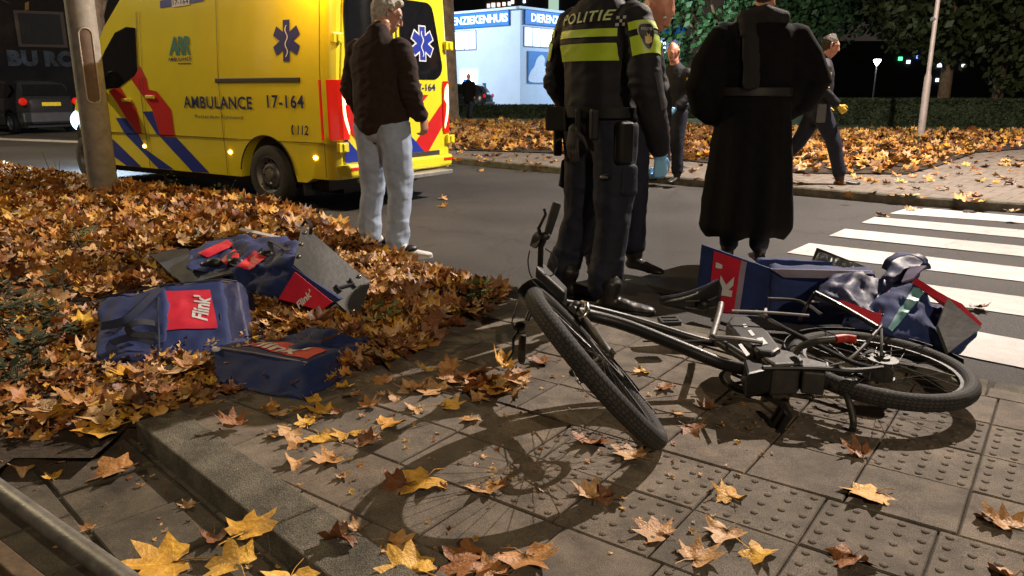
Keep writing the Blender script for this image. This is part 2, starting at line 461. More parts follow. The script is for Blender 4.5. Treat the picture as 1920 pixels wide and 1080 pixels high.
# dark board behind the rail
n2 = Vector((-dd.y, dd.x, 0)) * (-.11 if dd.x > 0 else .11)
bd = MB(); e = a - dd * 2 + n2; g = b + dd * 2 + n2; w2 = Vector((n2.x, n2.y, 0)).normalized() * .05
bd.hexa([(e.x, e.y, -.1), (g.x, g.y, -.1), (g.x + w2.x, g.y + w2.y, -.1), (e.x + w2.x, e.y + w2.y, -.1), (e.x, e.y, .05), (g.x, g.y, .05), (g.x + w2.x, g.y + w2.y, .05), (e.x + w2.x, e.y + w2.y, .05)])
tag(bd.build('edging_board', mat('old_wood', (.10, .065, .035), .85, var=.4, vscale=20, bump=.4, bscale=40), bevel=.004), 'worn wooden edging board beside the steel rail at bottom left', 'edging')

# ------------------------------------------------------------ planting bed (mound of soil under the leaves)
bed_road = [G(*p, .06) for p in ((950, 552), (890, 540), (850, 527), (790, 508), (735, 490), (690, 465), (620, 428), (560, 405), (500, 388), (430, 378), (330, 366), (200, 350), (60, 328), (-200, 296))]
bed_near = [G(*p, .06) for p in ((-300, 905), (0, 872), (110, 850), (245, 803), (338, 775), (450, 752), (600, 742), (700, 700), (800, 655), (850, 625), (930, 575))]
bed_poly = [p.xy for p in bed_road + bed_near]
def inpoly(x, y, poly):
    c = False; j = len(poly) - 1
    for i in range(len(poly)):
        a, b = poly[i], poly[j]
        if (a.y > y) != (b.y > y) and x < (b.x - a.x) * (y - a.y) / (b.y - a.y) + a.x: c = not c
        j = i
    return c
def edgedist(x, y, poly):
    p = Vector((x, y)); m = 9e9
    for i in range(len(poly)):
        a, b = poly[i], poly[(i+1) % len(poly)]
        d = b - a; t = max(0, min(1, (p - a).dot(d) / max(d.length_squared, 1e-9)))
        m = min(m, (p - a - d * t).length)
    return m
def bed_h(x, y):
    if not inpoly(x, y, bed_poly): return 0.
    e = edgedist(x, y, bed_poly)
    s = min(1, e / .55); s = s * s * (3 - 2 * s)
    k = max(0., min(1., (y - 4.6) / 2.)); return s * (.022 + .012 * fbm((x * 1.6, y * 1.6, 1)) + k * (.05 + .03 * fbm((x, y, 4))))
bdm = MB(); n = 90
x0, x1, y0, y1 = -11.5, .3, 2.0, 13.
vid = {}
def bpnt(i, j):
    x = x0 + (x1-x0)*i/n; y = y0 + (y1-y0)*j/n
    return x, y
ids = {}
for j in range(n):
    for i in range(n):
        cs = [bpnt(i, j), bpnt(i+1, j), bpnt(i+1, j+1), bpnt(i, j+1)]
        if not any(inpoly(*c, bed_poly) for c in cs): continue
        f = []
        for (ii, jj), c in zip(((i, j), (i+1, j), (i+1, j+1), (i, j+1)), cs):
            if (ii, jj) not in ids:
                ids[(ii, jj)] = len(bdm.v); bdm.v.append((c[0], c[1], PZ - .004 + bed_h(*c)))
            f.append(ids[(ii, jj)])
        bdm.f.append(tuple(f)); bdm.m.append(0)
tag(bdm.build('planting_bed', M_soil, smooth=True), kind='structure')
bb = MB(); bb.prism([(p.x, p.y, -.05) for p in bed_poly], (0, 0, PZ + .035))
tag(bb.build('bed_base', M_soil), kind='structure')

# ------------------------------------------------------------ far pavement, kerb, verge
fk = [G(*p) for p in ((780, 300), (845, 306), (950, 317), (1050, 326), (1200, 341), (1350, 354), (1510, 368), (1700, 385), (1918, 400))]
d0 = (fk[0] - fk[1]).normalized(); d1 = (fk[-1] - fk[-2]).normalized()
fk = [fk[0] + d0 * 30] + fk + [fk[-1] + d1 * 25]
def offs(line, d):
    out = []
    for i in range(len(line)):
        a = line[max(0, i-1)]; b = line[min(len(line)-1, i+1)]; t = (b - a).normalized(); nn = Vector((-t.y, t.x, 0))
        if nn.y < 0: nn = -nn
        out.append(line[i] + nn * d)
    return out
FZ = .10
fp = MB(); o1 = offs(fk, .12); o2 = [Vector((-60 + 160*i/(len(o1)-1), 62, 0)) for i in range(len(o1))]
fp.rings([[p + Vector((0, 0, FZ)) for p in o1], [p + Vector((0, 0, FZ)) for p in o2]], closed=False)
tag(fp.build('far_pavement', M_brick), kind='structure')
kk = MB(); o0 = fk
kk.rings([[p + Vector((0, 0, -.1)) for p in o0], [p + Vector((0, 0, FZ - .012)) for p in o0], [p + Vector((0, 0, FZ + .006)) for p in offs(fk, .012)], [p + Vector((0, 0, FZ + .006)) for p in offs(fk, .122)], [p + Vector((0, 0, -.1)) for p in offs(fk, .122)]], closed=False)
tag(kk.build('far_kerb', M_kerb), kind='structure')
# brick joints on the far pavement as a brick texture
nt = M_brick.node_tree; bn = nt.nodes['Principled BSDF']; src = bn.inputs['Base Color'].links[0].from_socket
tc = nt.nodes.new('ShaderNodeTexCoord'); mp = nt.nodes.new('ShaderNodeMapping'); mp.inputs['Rotation'].default_value = (0, 0, R(43))
br = nt.nodes.new('ShaderNodeTexBrick'); br.inputs['Scale'].default_value = 1.; br.inputs['Brick Width'].default_value = .30; br.inputs['Row Height'].default_value = .30
br.inputs['Mortar Size'].default_value = .008; br.inputs['Color1'].default_value = (1, 1, 1, 1); br.inputs['Color2'].default_value = (.8, .8, .8, 1); br.inputs['Mortar'].default_value = (.3, .3, .3, 1)
mx = nt.nodes.new('ShaderNodeMix'); mx.data_type = 'RGBA'; mx.blend_type = 'MULTIPLY'; mx.inputs[0].default_value = 1
nt.links.new(tc.outputs['Object'], mp.inputs[0]); nt.links.new(mp.outputs[0], br.inputs[0]); nt.links.new(src, mx.inputs[6]); nt.links.new(br.outputs[0], mx.inputs[7]); nt.links.new(mx.outputs[2], bn.inputs['Base Color'])
verge_px = ((780, 276), (850, 282), (1000, 287), (1150, 293), (1300, 304), (1500, 326), (1700, 328), (1760, 312), (1830, 287), (1935, 279), (1935, 249), (1560, 247), (1300, 236), (1000, 230), (780, 228))
verge_poly = [G(*p, FZ).xy for p in verge_px]
vg = MB(); vg.add([(p.x, p.y, FZ + .02) for p in verge_poly], [tuple(range(len(verge_poly)))])
tag(vg.build('far_verge', M_soil), kind='structure')
# grass beyond the verge
gp = [G(*p, FZ).xy for p in ((600, 226), (780, 228), (1000, 230), (1300, 236), (1560, 247), (1960, 249))]
gr = MB(); far = [Vector((p.x * 2.4, p.y * 2.4)) for p in gp]
gr.rings([[(p.x, p.y, FZ + .01) for p in gp], [(p.x, p.y, FZ + .01) for p in far]], closed=False)
tag(gr.build('lawn', mat('lawn_grass', (.035, .06, .015), .95, var=.5, vscale=2, bump=.8, bscale=30)), kind='structure')

# ------------------------------------------------------------ street lamps
M_led = mat('led_glow', (1, .9, .8), .5, emit=(1, .86, .72), estr=6)
M_sod = mat('sodium_glow', (1, .7, .3), .5, emit=(1, .6, .25), estr=6)
def street_lamp(loc, foot, label, glow, power, color, soft, tgt):
    t = thing('street_lamp', label, 'street lamp', (foot[0], foot[1], 0))
    m = MB(); m.tube([(foot[0], foot[1], 0), (foot[0], foot[1], loc[2] + .15), ], [.075, .045], 12)
    m.build('pole', M_galv, t, smooth=True, world=True)
    m = MB(); m.tube([(foot[0], foot[1], loc[2] + .1), (loc[0], loc[1], loc[2] + .22)], .03, 8); m.build('arm', M_galv, t, world=True, smooth=True)
    m = MB(); c = Vector(loc) + Vector((0, 0, .18)); m.ell(c, (.26, .16, .07)); m.build('lamp_head', M_galv, t, world=True, smooth=True)
    m = MB(); m.ell(Vector(loc) + Vector((0, 0, .12)), (.16, .10, .02), nv=6); m.build('lens', glow, t, world=True, smooth=True)
    lamp('POINT', 'lamp_light', (loc[0], loc[1], loc[2] + .05), power, color, soft, parent=t)
    return t
street_lamp(MAIN_LAMP, (8.8, 10.9), 'tall grey street lamp beyond the zebra crossing at right', M_led, 7000, (1, .85, .73), .045, (.8, 3.2, 0))
street_lamp(SODIUM_LAMP, (4.6, -8.3), 'tall street lamp with warm light behind the photographer', M_sod, 1900, (1, .80, .56), .12, (-2, 5, 0))
street_lamp((-14.0, 12.4, 7.2), (-15.2, 12.2), 'added warm fill lamp, out of view beyond the left end of the bed', M_sod, 3400, (1, .78, .46), .15, (-4, 9, 1))  # added unseen fill to brighten the ambulance side and the leaf pile

# ------------------------------------------------------------ ambulance (local: x forward from the rear bumper, y to the left, z up)
def car_paint(name, c, rough=.28):
    return mat(name, c, rough, var=.04, vscale=3, coat=.6, bump=.02, bscale=6)
M_yel = car_paint('ambulance_yellow', (.80, .70, .03), .3)
M_red = mat('reflective_red', (.55, .012, .015), .4, var=.08)
M_blu = mat('reflective_blue', (.012, .035, .33), .4, var=.08)
M_navy = mat('navy_lettering', (.012, .02, .14), .45, var=.05)
M_teal = mat('teal_lettering', (.012, .18, .19), .45, var=.05)
M_white = mat('white_film', (.75, .75, .78), .4, var=.05)
M_trim = mat('grey_trim', (.03, .03, .03), .6, var=.2)
M_lampred = mat('tail_lamp_red', (.5, .008, .008), .12, coat=.5, emit=(1, .03, .01), estr=.25)
M_lampwarm = mat('tail_lamp_lit', (1, .5, .3), .2, emit=(1, .38, .2), estr=5)
M_amber = mat('amber_lamp', (1, .5, .05), .2, emit=(1, .5, .08), estr=12)
M_step = mat('step_metal', (.45, .45, .45), .4, .7, var=.2)
M_rim = mat('steel_rim', (.17, .17, .18), .5, .5, var=.3, vscale=12)
AT = R(math.degrees(2.555)); AX, AY = -1.858, 8.168
amb = thing('ambulance', 'yellow ambulance van with red and blue diagonal stripes', 'ambulance', (AX, AY, 0), AT)
W = 2.02
RW, FW, WR = 1.085, 4.86, .335     # wheel centres and radius
def side_y(z, s=1.):               # left side surface (y), leaning in towards the roof
    return -max(0., z - 1.42) * .075 - max(0., z - 2.35) ** 2 * .9 + (.0 if z > .72 else -.012)
def topz(s):
    pts = [(-.01, 2.2), (0, 2.55), (.12, 2.68), (.4, 2.73), (3.2, 2.73), (3.55, 2.55), (4.1, 2.12), (4.62, 1.52), (4.72, 1.38), (5.2, 1.2), (5.5, 1.0), (5.58, .8)]
    for (a, za), (b, zb_) in zip(pts, pts[1:]):
        if s <= b: return za + (zb_ - za) * (s - a) / (b - a)
    return .7
def inset(s):                      # plan taper at nose and rear
    r = 0.
    if s > 4.3: r += .28 * ((s - 4.3) / 1.28) ** 2
    if s < .10: r += .09 * (1 - s / .10) ** 2
    return r
def botz(s):
    b = .29 if s > .35 else .34
    for c in (RW, FW):
        d = abs(s - c)
        if d < .46: b = max(b, WR + math.sqrt(max(0, .46**2 - d*d)) - .02)
    return b
zs = [.0, .42, .50, .505, .62, .715, .725, .9, 1.1, 1.42, 1.8, 2.1, 2.35, 2.5, 2.6]
ss = sorted(set([0, .02, .05, .08, .12, .2, .35, .45, .5, 5.3, 5.45, 5.54, 5.58] + [round(.6 + .04*i, 3) for i in range(26)] + [round(1.7 + .2*i, 3) for i in range(13)] + [round(4.3 + .04*i, 3) for i in range(27)]))
body = MB(); rgs = []
for s in ss:
    b = botz(s); t = topz(s); ins = inset(s); L_ = []
    for z in zs:
        zz = min(max(z, b), t - .06)
        L_.append((s, side_y(zz) - ins, zz))
    roof = []
    ye = side_y(min(2.6, t - .06)) - ins
    for k in range(1, 4):
        u = k / 4 * .5
        roof.append((s, ye - u * (W + 2*ye) * 1.0, t - .06 + .06 * math.sin(PI/2 * min(1, u * 3.4))))
    Rg = L_ + roof + [(s, -W/2, t)] + [(s, -W - y, z) for (_, y, z) in reversed(roof)] + [(s, -W - y, z) for (_, y, z) in reversed(L_)]
    rgs.append(Rg)
body.rings(rgs)
bo = body.build('body', M_yel, amb, smooth=True, auto=28)
# dark underside, inner wheel housings
ub = MB(); ub.box((.25, -W + .14, .2), (5.3, -.14, .8)); 
ub.box((.4, -W + .3, .12), (.95, -.5, .3))
ub.build('underbody', M_black, amb)
def S(s, z, off=.004): return (s, side_y(z) + off, z)
def side_poly(pts, m, name, off=.005, par=amb, right=False):
    mb = MB(); n = len(pts)
    bm = bmesh.new()
    vs = [bm.verts.new((p[0], 0, p[1])) for p in pts]; bm.faces.new(vs)
    for zc in (.50, .715, .725, 1.42, 1.8):
        bmesh.ops.bisect_plane(bm, geom=bm.verts[:] + bm.edges[:] + bm.faces[:], plane_co=(0, 0, zc), plane_no=(0, 0, 1))
    for xc in (4.3, 4.31, 4.34, 4.38, 4.42, 4.46, 4.5):
        bmesh.ops.bisect_plane(bm, geom=bm.verts[:] + bm.edges[:] + bm.faces[:], plane_co=(xc, 0, 0), plane_no=(1, 0, 0))
    bmesh.ops.triangulate(bm, faces=bm.faces[:])
    me = bpy.data.meshes.new(name)
    for v in bm.verts: v.co.y = (side_y(v.co.z) + off - inset(v.co.x)) if not right else -W - (side_y(v.co.z) + off - inset(v.co.x))
    bm.normal_update(); bmesh.ops.recalc_face_normals(bm, faces=bm.faces); bm.to_mesh(me); bm.free(); me.materials.append(m)
    o = bpy.data.objects.new(name, me); COL.objects.link(o); o.parent = par
    return o
P_ = {
 'red2': [(3.52, 1.56), (3.34, 1.55), (3.22, 1.4), (3.2, 1.27), (3.03, 1.25), (2.77, 1.03), (2.75, .71), (3.05, .70), (3.16, 1.01), (3.16, 1.02), (3.56, 1.41)],
 'blue2': [(3.38, 1.0), (3.165, 1.01), (3.055, .70), (2.745, .70), (2.15, .30), (2.49, .295), (2.81, .51), (3.13, .73)],
 'red1': [(4.09, 1.25), (3.84, 1.32), (3.69, 1.16), (3.52, 1.05), (3.48, .91), (3.45, .72), (3.56, .725), (3.765, .915), (3.95, 1.12)],
 'blue1': [(4.01, .91), (3.77, .91), (3.55, .71), (3.41, .52), (2.86, .30), (3.2, .295), (3.62, .56), (3.82, .68)],
 'blue0': [(4.21, .65), (4.09, .59), (3.57, .295), (3.92, .295), (4.21, .41)]}
for k in P_:
    for rt in (False, True): side_poly(P_[k], M_red if 'red' in k else M_blu, 'stripe', right=rt)
win = [(3.40, 2.01), (3.60, 2.03), (3.86, 1.97), (4.12, 1.75), (4.3, 1.56), (4.52, 1.33), (4.36, 1.27), (3.86, 1.29), (3.62, 1.38), (3.46, 1.44), (3.40, 1.5)]
for rt in (False, True): side_poly(win, M_glass, 'side_window', .006, right=rt)
# panel seams
def seam(pts, w=.009, name='panel_seam'):
    m = MB()
    for a, b in zip(pts, pts[1:]):
        a = Vector(a); b = Vector(b); t = (b - a).normalized(); nn = Vector((-t.y, t.x)) * w / 2
        k = max(1, int((b - a).length / .25))
        for i in range(k):
            p, q = a + (b-a)*i/k, a + (b-a)*(i+1)/k
            m.add([(v.x, side_y(v.y) + .0065 - inset(v.x), v.y) for v in (p - nn, q - nn, q + nn, p + nn)], [(0, 1, 2, 3)])
    return m.build(name, M_trim, amb)
seam([(1.80, .30), (1.80, 2.3)]); seam([(3.37, .3), (3.37, 2.2)], .012); seam([(3.30, .3), (3.30, 2.2)], .006); seam([(4.42, .74), (4.32, 1.28), (4.40, 1.27)])
seam([(.14, .36), (.14, 2.35)], .008); seam([(.15, .722), (.62, .722)], .008); seam([(1.56, .722), (4.4, .722)], .006)
m = MB(); m.box((.44, -.012, 1.345), (1.86, .012, 1.395)); m.build('door_rail', M_trim, amb, bevel=.006)
# logos and lettering on the side
def side_text(txt, s0, s1, z0, z1, m, name='lettering', **kw):
    mb = MB(); text_on(mb, txt, lambda u, v: S(s0 + (s1 - s0)*u, z0 + (z1 - z0)*v, .0075), **kw); return mb.build(name, m, amb)
side_text('AMBULANCE', 2.50, 1.24, 1.055, 1.195, M_navy, bold=.02, space=1.12)
side_text('17-164', .985, .40, 1.075, 1.215, M_navy, bold=.02, space=1.08)
side_text('Rotterdam-Rijnmond', 2.30, 1.42, .93, .985, M_navy, space=1.1)
side_text('112', .53, .36, .80, .90, M_navy, bold=.02, shear=.15)
side_text('ARR', 2.72, 2.30, 1.665, 1.88, M_teal, bold=.035, shear=.2, space=.86)
side_text('AMBULANCE', 2.74, 2.29, 1.60, 1.645, M_navy, bold=.015)
mb = MB(); mb.add([S(a, z, .0075) for a, z in ((2.55, 1.565), (2.29, 1.565), (2.29, 1.575), (2.55, 1.575))], [(0, 1, 2, 3)]); mb.build('logo_rule', M_navy, amb)
mb = MB(); mb.tube([S(a, z, .009) for a, z in ((.595, .90), (.612, .87), (.612, .83), (.595, .80))], .008, 6); mb.build('phone_mark', M_navy, amb)
def star(mapf, r, w, mats, name='star_of_life', rim=True):
    t = None
    for k, (mul, ww, m, dz) in enumerate(((1.08, w * 1.35, M_white, 0.0), (1., w, mats, .0012)) if rim else ((1., w, mats, 0.),)):
        mb = MB()
        for i in range(3):
            a = R(90 + 60 * i); d = Vector((math.cos(a), math.sin(a))); nn = Vector((-d.y, d.x)) * ww / 2
            R_ = r * mul
            mb.add([mapf(*(q), dz + i * .0003) for q in (d*R_ + nn, -d*R_ + nn, -d*R_ - nn, d*R_ - nn)], [(0, 1, 2, 3)])
        o = mb.build(name if t is None else 'cross', m, amb if t is None else t); t = t or o
    mb = MB(); sn = [(0.0 + .018*math.sin(z*42), z) for z in [(-.78 + i*.08) * r for i in range(20)]]
    pts = [Vector(p) for p in sn]
    for a, b in zip(pts, pts[1:]):
        mb.add([mapf(a.x - .008, a.y, .003), mapf(a.x + .008, a.y, .003), mapf(b.x + .008, b.y, .003), mapf(b.x - .008, b.y, .003)], [(0, 1, 2, 3)])
    mb.build('snake_and_staff', M_white, t)
M_navylight = mat('violet_blue_film', (.02, .02, .22), .4, var=.05)
star(lambda x, z, d: S(.635 - x, 1.77 + z, .007 + d), .21, .105, M_navylight, rim=False)
# roof line strip with number
side_poly([(2.86, 2.215), (2.02, 2.245), (2.02, 2.33), (2.86, 2.30)], M_blu, 'number_strip', .006)
mb = MB(); mb.add([S(a, z, .0085) for a, z in ((2.62, 2.21), (2.28, 2.22), (2.28, 2.31), (2.62, 2.30))], [(0, 1, 2, 3)]); mb.build('number_plate', M_white, amb)
mb = MB(); text_on(mb, '17-164', lambda u, v: S(2.6 - .3*u, 2.235 + .055*v, .0105), bold=.01); mb.build('lettering', M_navy, amb)
# handles, marker lamps, mirror
def box_at(s, z, ls, lz, d, m, name, bev=.006, y=None):
    mb = MB(); yy = side_y(z) - inset(s) if y is None else y
    mb.box((s - ls/2, yy - .01, z - lz/2), (s + ls/2, yy + d, z + lz/2)); return mb.build(name, m, amb, bevel=bev)
box_at(3.17, 1.18, .17, .045, .035, M_yel, 'door_handle', .012); box_at(3.70, 1.14, .17, .045, .035, M_yel, 'door_handle', .012)
for s in (3.45, 1.72, .29): 
    mb = MB(); mb.ell((s, side_y(.56) + .004, .565), (.035, .012, .022)); mb.build('marker_lamp', M_amber, amb, smooth=True)
mb = MB(); mb.ell((4.28, .20, 1.37), (.07, .13, .17)); mb.box((4.2, -.1, 1.22), (4.3, .2, 1.27)); mb.build('wing_mirror', M_black, amb, smooth=True)
mb = MB(); mb.ell((4.28, -W - .20, 1.37), (.07, .13, .17)); mb.box((4.2, -W - .2, 1.22), (4.3, -W + .1, 1.27)); mb.build('wing_mirror', M_black, amb, smooth=True)
# windscreen, headlamps, grille
def nose(s, y, off): return (s + off*.7, y, topz(s) + off)
mb = grid(8, 8, lambda u, v: nose(3.62 + .95*v, -.22 - (W-.44)*u, .012)); mb.build('windscreen', M_glass, amb, smooth=True)
for y in (-.26, -W + .26):
    mb = MB(); mb.ell((5.33, y, .84), (.16, .16, .16)); mb.build('headlight', mat('headlight_lit', (.8, .9, 1), .2, emit=(.55, .85, 1), estr=3), amb, smooth=True)
mb = MB(); mb.box((5.45, -W/2 - .5, .5), (5.6, -W/2 + .5, .88)); mb.build('grille', M_black, amb, bevel=.03)
# wheels
def wheel(par, c, ax, r, w, name='wheel', rimr=.66, mt=M_rim):
    t = thing(name, None, None); del_keys(t); t.parent = par; t.location = c
    sgn = 1 if ax[1] > 0 else -1
    mb = MB(); prof = [(r*.64, -w/2), (r*.80, -w*.53), (r*.95, -w*.48), (r, -w*.36), (r*1.0, -.02*w), (r*.985, 0), (r, .02*w), (r, w*.36), (r*.95, w*.48), (r*.80, w*.53), (r*.64, w/2)]
    n = 40
    mb.rings([[(rr*math.cos(2*PI*j/n), yy*sgn, rr*math.sin(2*PI*j/n)) for j in range(n)] for rr, yy in prof], cap=False)
    mb.build('tyre', M_rubber, t, smooth=True)
    mb = MB(); q = w/2*sgn
    pr = [(r*.66, -q), (r*.66, q*.96), (r*.60, q*.98), (r*.57, q*.80), (r*.50, q*.45), (r*.44, q*.50), (r*.36, q*.82), (r*.30, q*.86), (r*.26, q*.80), (r*.19, q*.82), (r*.17, q*1.02), (.001, q*1.03)]
    mb.rings([[(rr*math.cos(2*PI*j/n), yy, rr*math.sin(2*PI*j/n)) for j in range(n)] for rr, yy in pr], cap=False)
    mb.build('rim', mt, t, smooth=True, auto=25)
    for k in range(14):
        a = 2*PI*k/14; MB().disc((r*.475*math.cos(a), q*.50, r*.475*math.sin(a)), (0, sgn, 0), r*.042, .012, 8).build('vent_hole', M_black, t)
    for k in range(6):
        a = 2*PI*k/6; MB().disc((r*.28*math.cos(a), q*.82, r*.28*math.sin(a)), (0, sgn, 0), r*.035, .02, 6).build('wheel_nut', M_chrome, t)
    return t
def del_keys(o):
    for k in ('label', 'category', 'group'):
        if k in o: del o[k]
for s in (RW, FW):
    wheel(amb, (s, -.135, WR), (0, 1, 0), WR, .235); wheel(amb, (s, -W + .135, WR), (0, -1, 0), WR, .235)
for y in (-.27, -W + .03):
    mb = MB(); mb.add([(.60, y, .62), (.60, y + .24, .62), (.52, y + .24, .14), (.52, y, .14), (.585, y, .62), (.585, y + .24, .62), (.505, y + .24, .14), (.505, y, .14)], [(0, 1, 2, 3), (7, 6, 5, 4), (0, 4, 5, 1), (1, 5, 6, 2), (2, 6, 7, 3), (3, 7, 4, 0)])
    mb.build('mud_flap', M_trim, amb)
# arch lips
for c in (RW, FW):
    mb = MB(); mb.tube([(c + .462*math.cos(a), -.006 - inset(c + .462*math.cos(a)), WR + .462*math.sin(a) - .02) for a in [PI*(i/24) for i in range(1, 24)]], .008, 6); mb.build('arch_lip', M_trim, amb, smooth=True)
# rear: doors, windows, lamps, bumper, step
def Rr(y, z, off=.0): return (-.012 - off, y, z)
def rear_poly(pts, m, name, off=.004, par=amb):
    mb = MB(); mb.add([Rr(y, z, off) for y, z in pts], [tuple(range(len(pts)))]); return mb.build(name, m, par)
def rounded(pts, r=.07, n=5):
    out = []
    k = len(pts)
    for i in range(k):
        p0, p, p1 = Vector(pts[i-1]), Vector(pts[i]), Vector(pts[(i+1) % k])
        a = (p0 - p).normalized() * r; b = (p1 - p).normalized() * r
        for j in range(n + 1):
            t = j / n; out.append(tuple((p + a)*(1-t)**2 + 2*t*(1-t)*p + (p + b)*t*t))
    return out
panel = rounded([(-.13, .50), (-W + .13, .50), (-W + .14, 1.4), (-W + .24, 2.3), (-W + .34, 2.55), (-.34, 2.55), (-.24, 2.3), (-.14, 1.4)], .05)
mb = MB(); mb.prism([(.03, y, z) for y, z in panel], (-.045, 0, 0)); rd_ = mb.build('rear_door', M_yel, amb, bevel=.008)
off0 = .018
def RP(y, z, off=0): return (-.017 - off, y, z)
def rp(pts, m, name, off=.003, par=amb):
    mb = MB(); mb.add([RP(y, z, off) for y, z in pts], [tuple(range(len(pts)))]); return mb.build(name, m, par)
wl = rounded([(-.22, 1.40), (-.22, 2.15), (-.32, 2.28), (-.95, 2.28), (-.95, 1.40)], .09); wr = rounded([(-W - y, z) for y, z in [(-.20, 1.50), (-.30, 1.385), (-.95, 1.385), (-.95, 2.24), (-.42, 2.24), (-.36, 2.15)]][::-1], .08)
for w_ in (wl, wr): rp(w_, M_glass, 'rear_window', .006, rd_)
mb = MB(); mb.box((-.022, -W/2 - .008, .5), (-.012, -W/2 + .008, 2.55)); mb.build('door_gap', M_trim, rd_)
rp([(-1.30, 1.21), (-1.30, 1.03), (-1.54, 1.21)], M_red, 'chevron', par=rd_)
rp([(-1.885, 1.19), (-1.885, .93), (-1.48, .515), (-1.29, .68)], M_red, 'chevron', par=rd_)
rp([(-.80, 1.05), (-1.29, .68), (-1.48, .515), (-1.05, .515), (-.73, .515)], M_blu, 'chevron', par=rd_)
rp([(-.735, 1.21), (-.735, 1.0), (-1.24, 1.21)], M_red, 'chevron', par=rd_)
rp([(-.135, 1.19), (-.135, .93), (-.54, .515), (-.72, .515), (-.72, .70)], M_red, 'chevron', par=rd_)
rp([(-.14, .80), (-.14, .515), (-.44, .515)], M_blu, 'chevron', par=rd_)
_am = amb; star(lambda x, z, d: RP(-1.445 - x, 1.785 + z, .010 + d), .185, .095, M_blu)
mb = MB(); text_on(mb, '17-164', lambda u, v: RP(-1.31 - .36*u, 1.255 + .085*v, .005), bold=.015); mb.build('lettering', M_navy, rd_)
mb = MB(); mb.box((-.026, -1.72, .50), (-.012, -1.06, .555)); mb.build('lower_trim', M_trim, rd_, bevel=.004)
mb = MB(); mb.box((-.05, -1.27, 1.08), (-.015, -1.14, 1.13)); mb.build('door_handle', M_black, rd_, bevel=.01)
for y in (-.10, -W + .10):
    for z in (.68, 1.78):
        mb = MB(); mb.box((-.055, y - .07, z - .05), (-.005, y + .07, z + .05)); mb.box((-.07, y - .02, z - .04), (-.05, y + .02, z + .04)); mb.build('hinge', M_yel, amb, bevel=.008)
# tail lamps wrap round the corner
for sd in (1, -1):
    f = (lambda y: y) if sd == 1 else (lambda y: -W - y)
    mb = MB()
    rings_ = []
    for z, a in ((.755, .13), (.80, .15), (1.05, .155), (1.30, .15), (1.37, .13)):
        rings_.append([(.17, f(side_y(z) + .006), z), (.05, f(side_y(z) - .012), z), (-.012, f(-.085), z), (-.034, f(-.12), z), (-.034, f(-.12 - a*.65), z), (.05, f(-.2), z), (.17, f(-.2), z)])
    mb.rings(rings_); tl = mb.build('tail_lamp', M_lampred, amb, bevel=.006)
    mb = MB(); mb.prism([(-.037, f(y), z) for y, z in ((-.125, 1.28), (-.135, 1.34), (-.185, 1.28), (-.20, 1.16), (-.155, 1.10), (-.165, 1.0), (-.205, .86), (-.20, .81), (-.15, .93), (-.125, 1.05))], (-.006, 0, 0)); mb.build('light_guide', M_lampwarm, tl)
mb = MB(); mb.hexa([(-.10, -.16, .36), (-.10, -W + .16, .36), (.12, -W + .01, .36), (.12, -.01, .36), (-.09, -.12, .50), (-.09, -W + .12, .50), (.12, -W + .005, .50), (.12, -.005, .50)]); bmp = mb.build('bumper', M_yel, amb, bevel=.03)
for y in (-.22, -W + .22):
    mb = MB(); mb.box((-.105, y - .08, .44), (-.095, y + .08, .465)); mb.build('reflector', M_lampred, bmp)
mb = MB(); mb.box((-.24, -W + .32, .285), (.02, -.32, .335)); mb.build('rear_step', M_step, amb, bevel=.008)
# roof light bars (one amber rear beacon burning, blue lamps at the front)
mb = MB(); mb.box((.25, -W + .28, 2.72), (.55, -.28, 2.80)); lb = mb.build('rear_light_bar', M_black, amb, bevel=.02)
for y in (-.42, -W + .42):
    mb = MB(); mb.ell((.38, y, 2.84), (.1, .13, .06)); mb.build('beacon', M_amber, lb, smooth=True)
mb = MB(); mb.box((3.25, -W + .25, 2.66), (3.6, -.25, 2.78)); fb = mb.build('front_light_bar', mat('lamp_bar_lit', (1, .75, .4), .2, emit=(1, .72, .35), estr=4), amb, bevel=.03)
lamp('POINT', 'beacon_light', (.2, -.25, 2.95), 55, (1, .55, .10), .06, parent=None)
bl = bpy.data.objects['beacon_light']; bl.parent = amb; bl.location = (.05, .28, 2.62)
lamp('POINT', 'headlight_glow', (0, 0, 0), 420, (.55, .75, 1.), .15); hl = bpy.data.objects['headlight_glow']; hl.parent = amb; hl.location = (6.1, -W/2, .9)

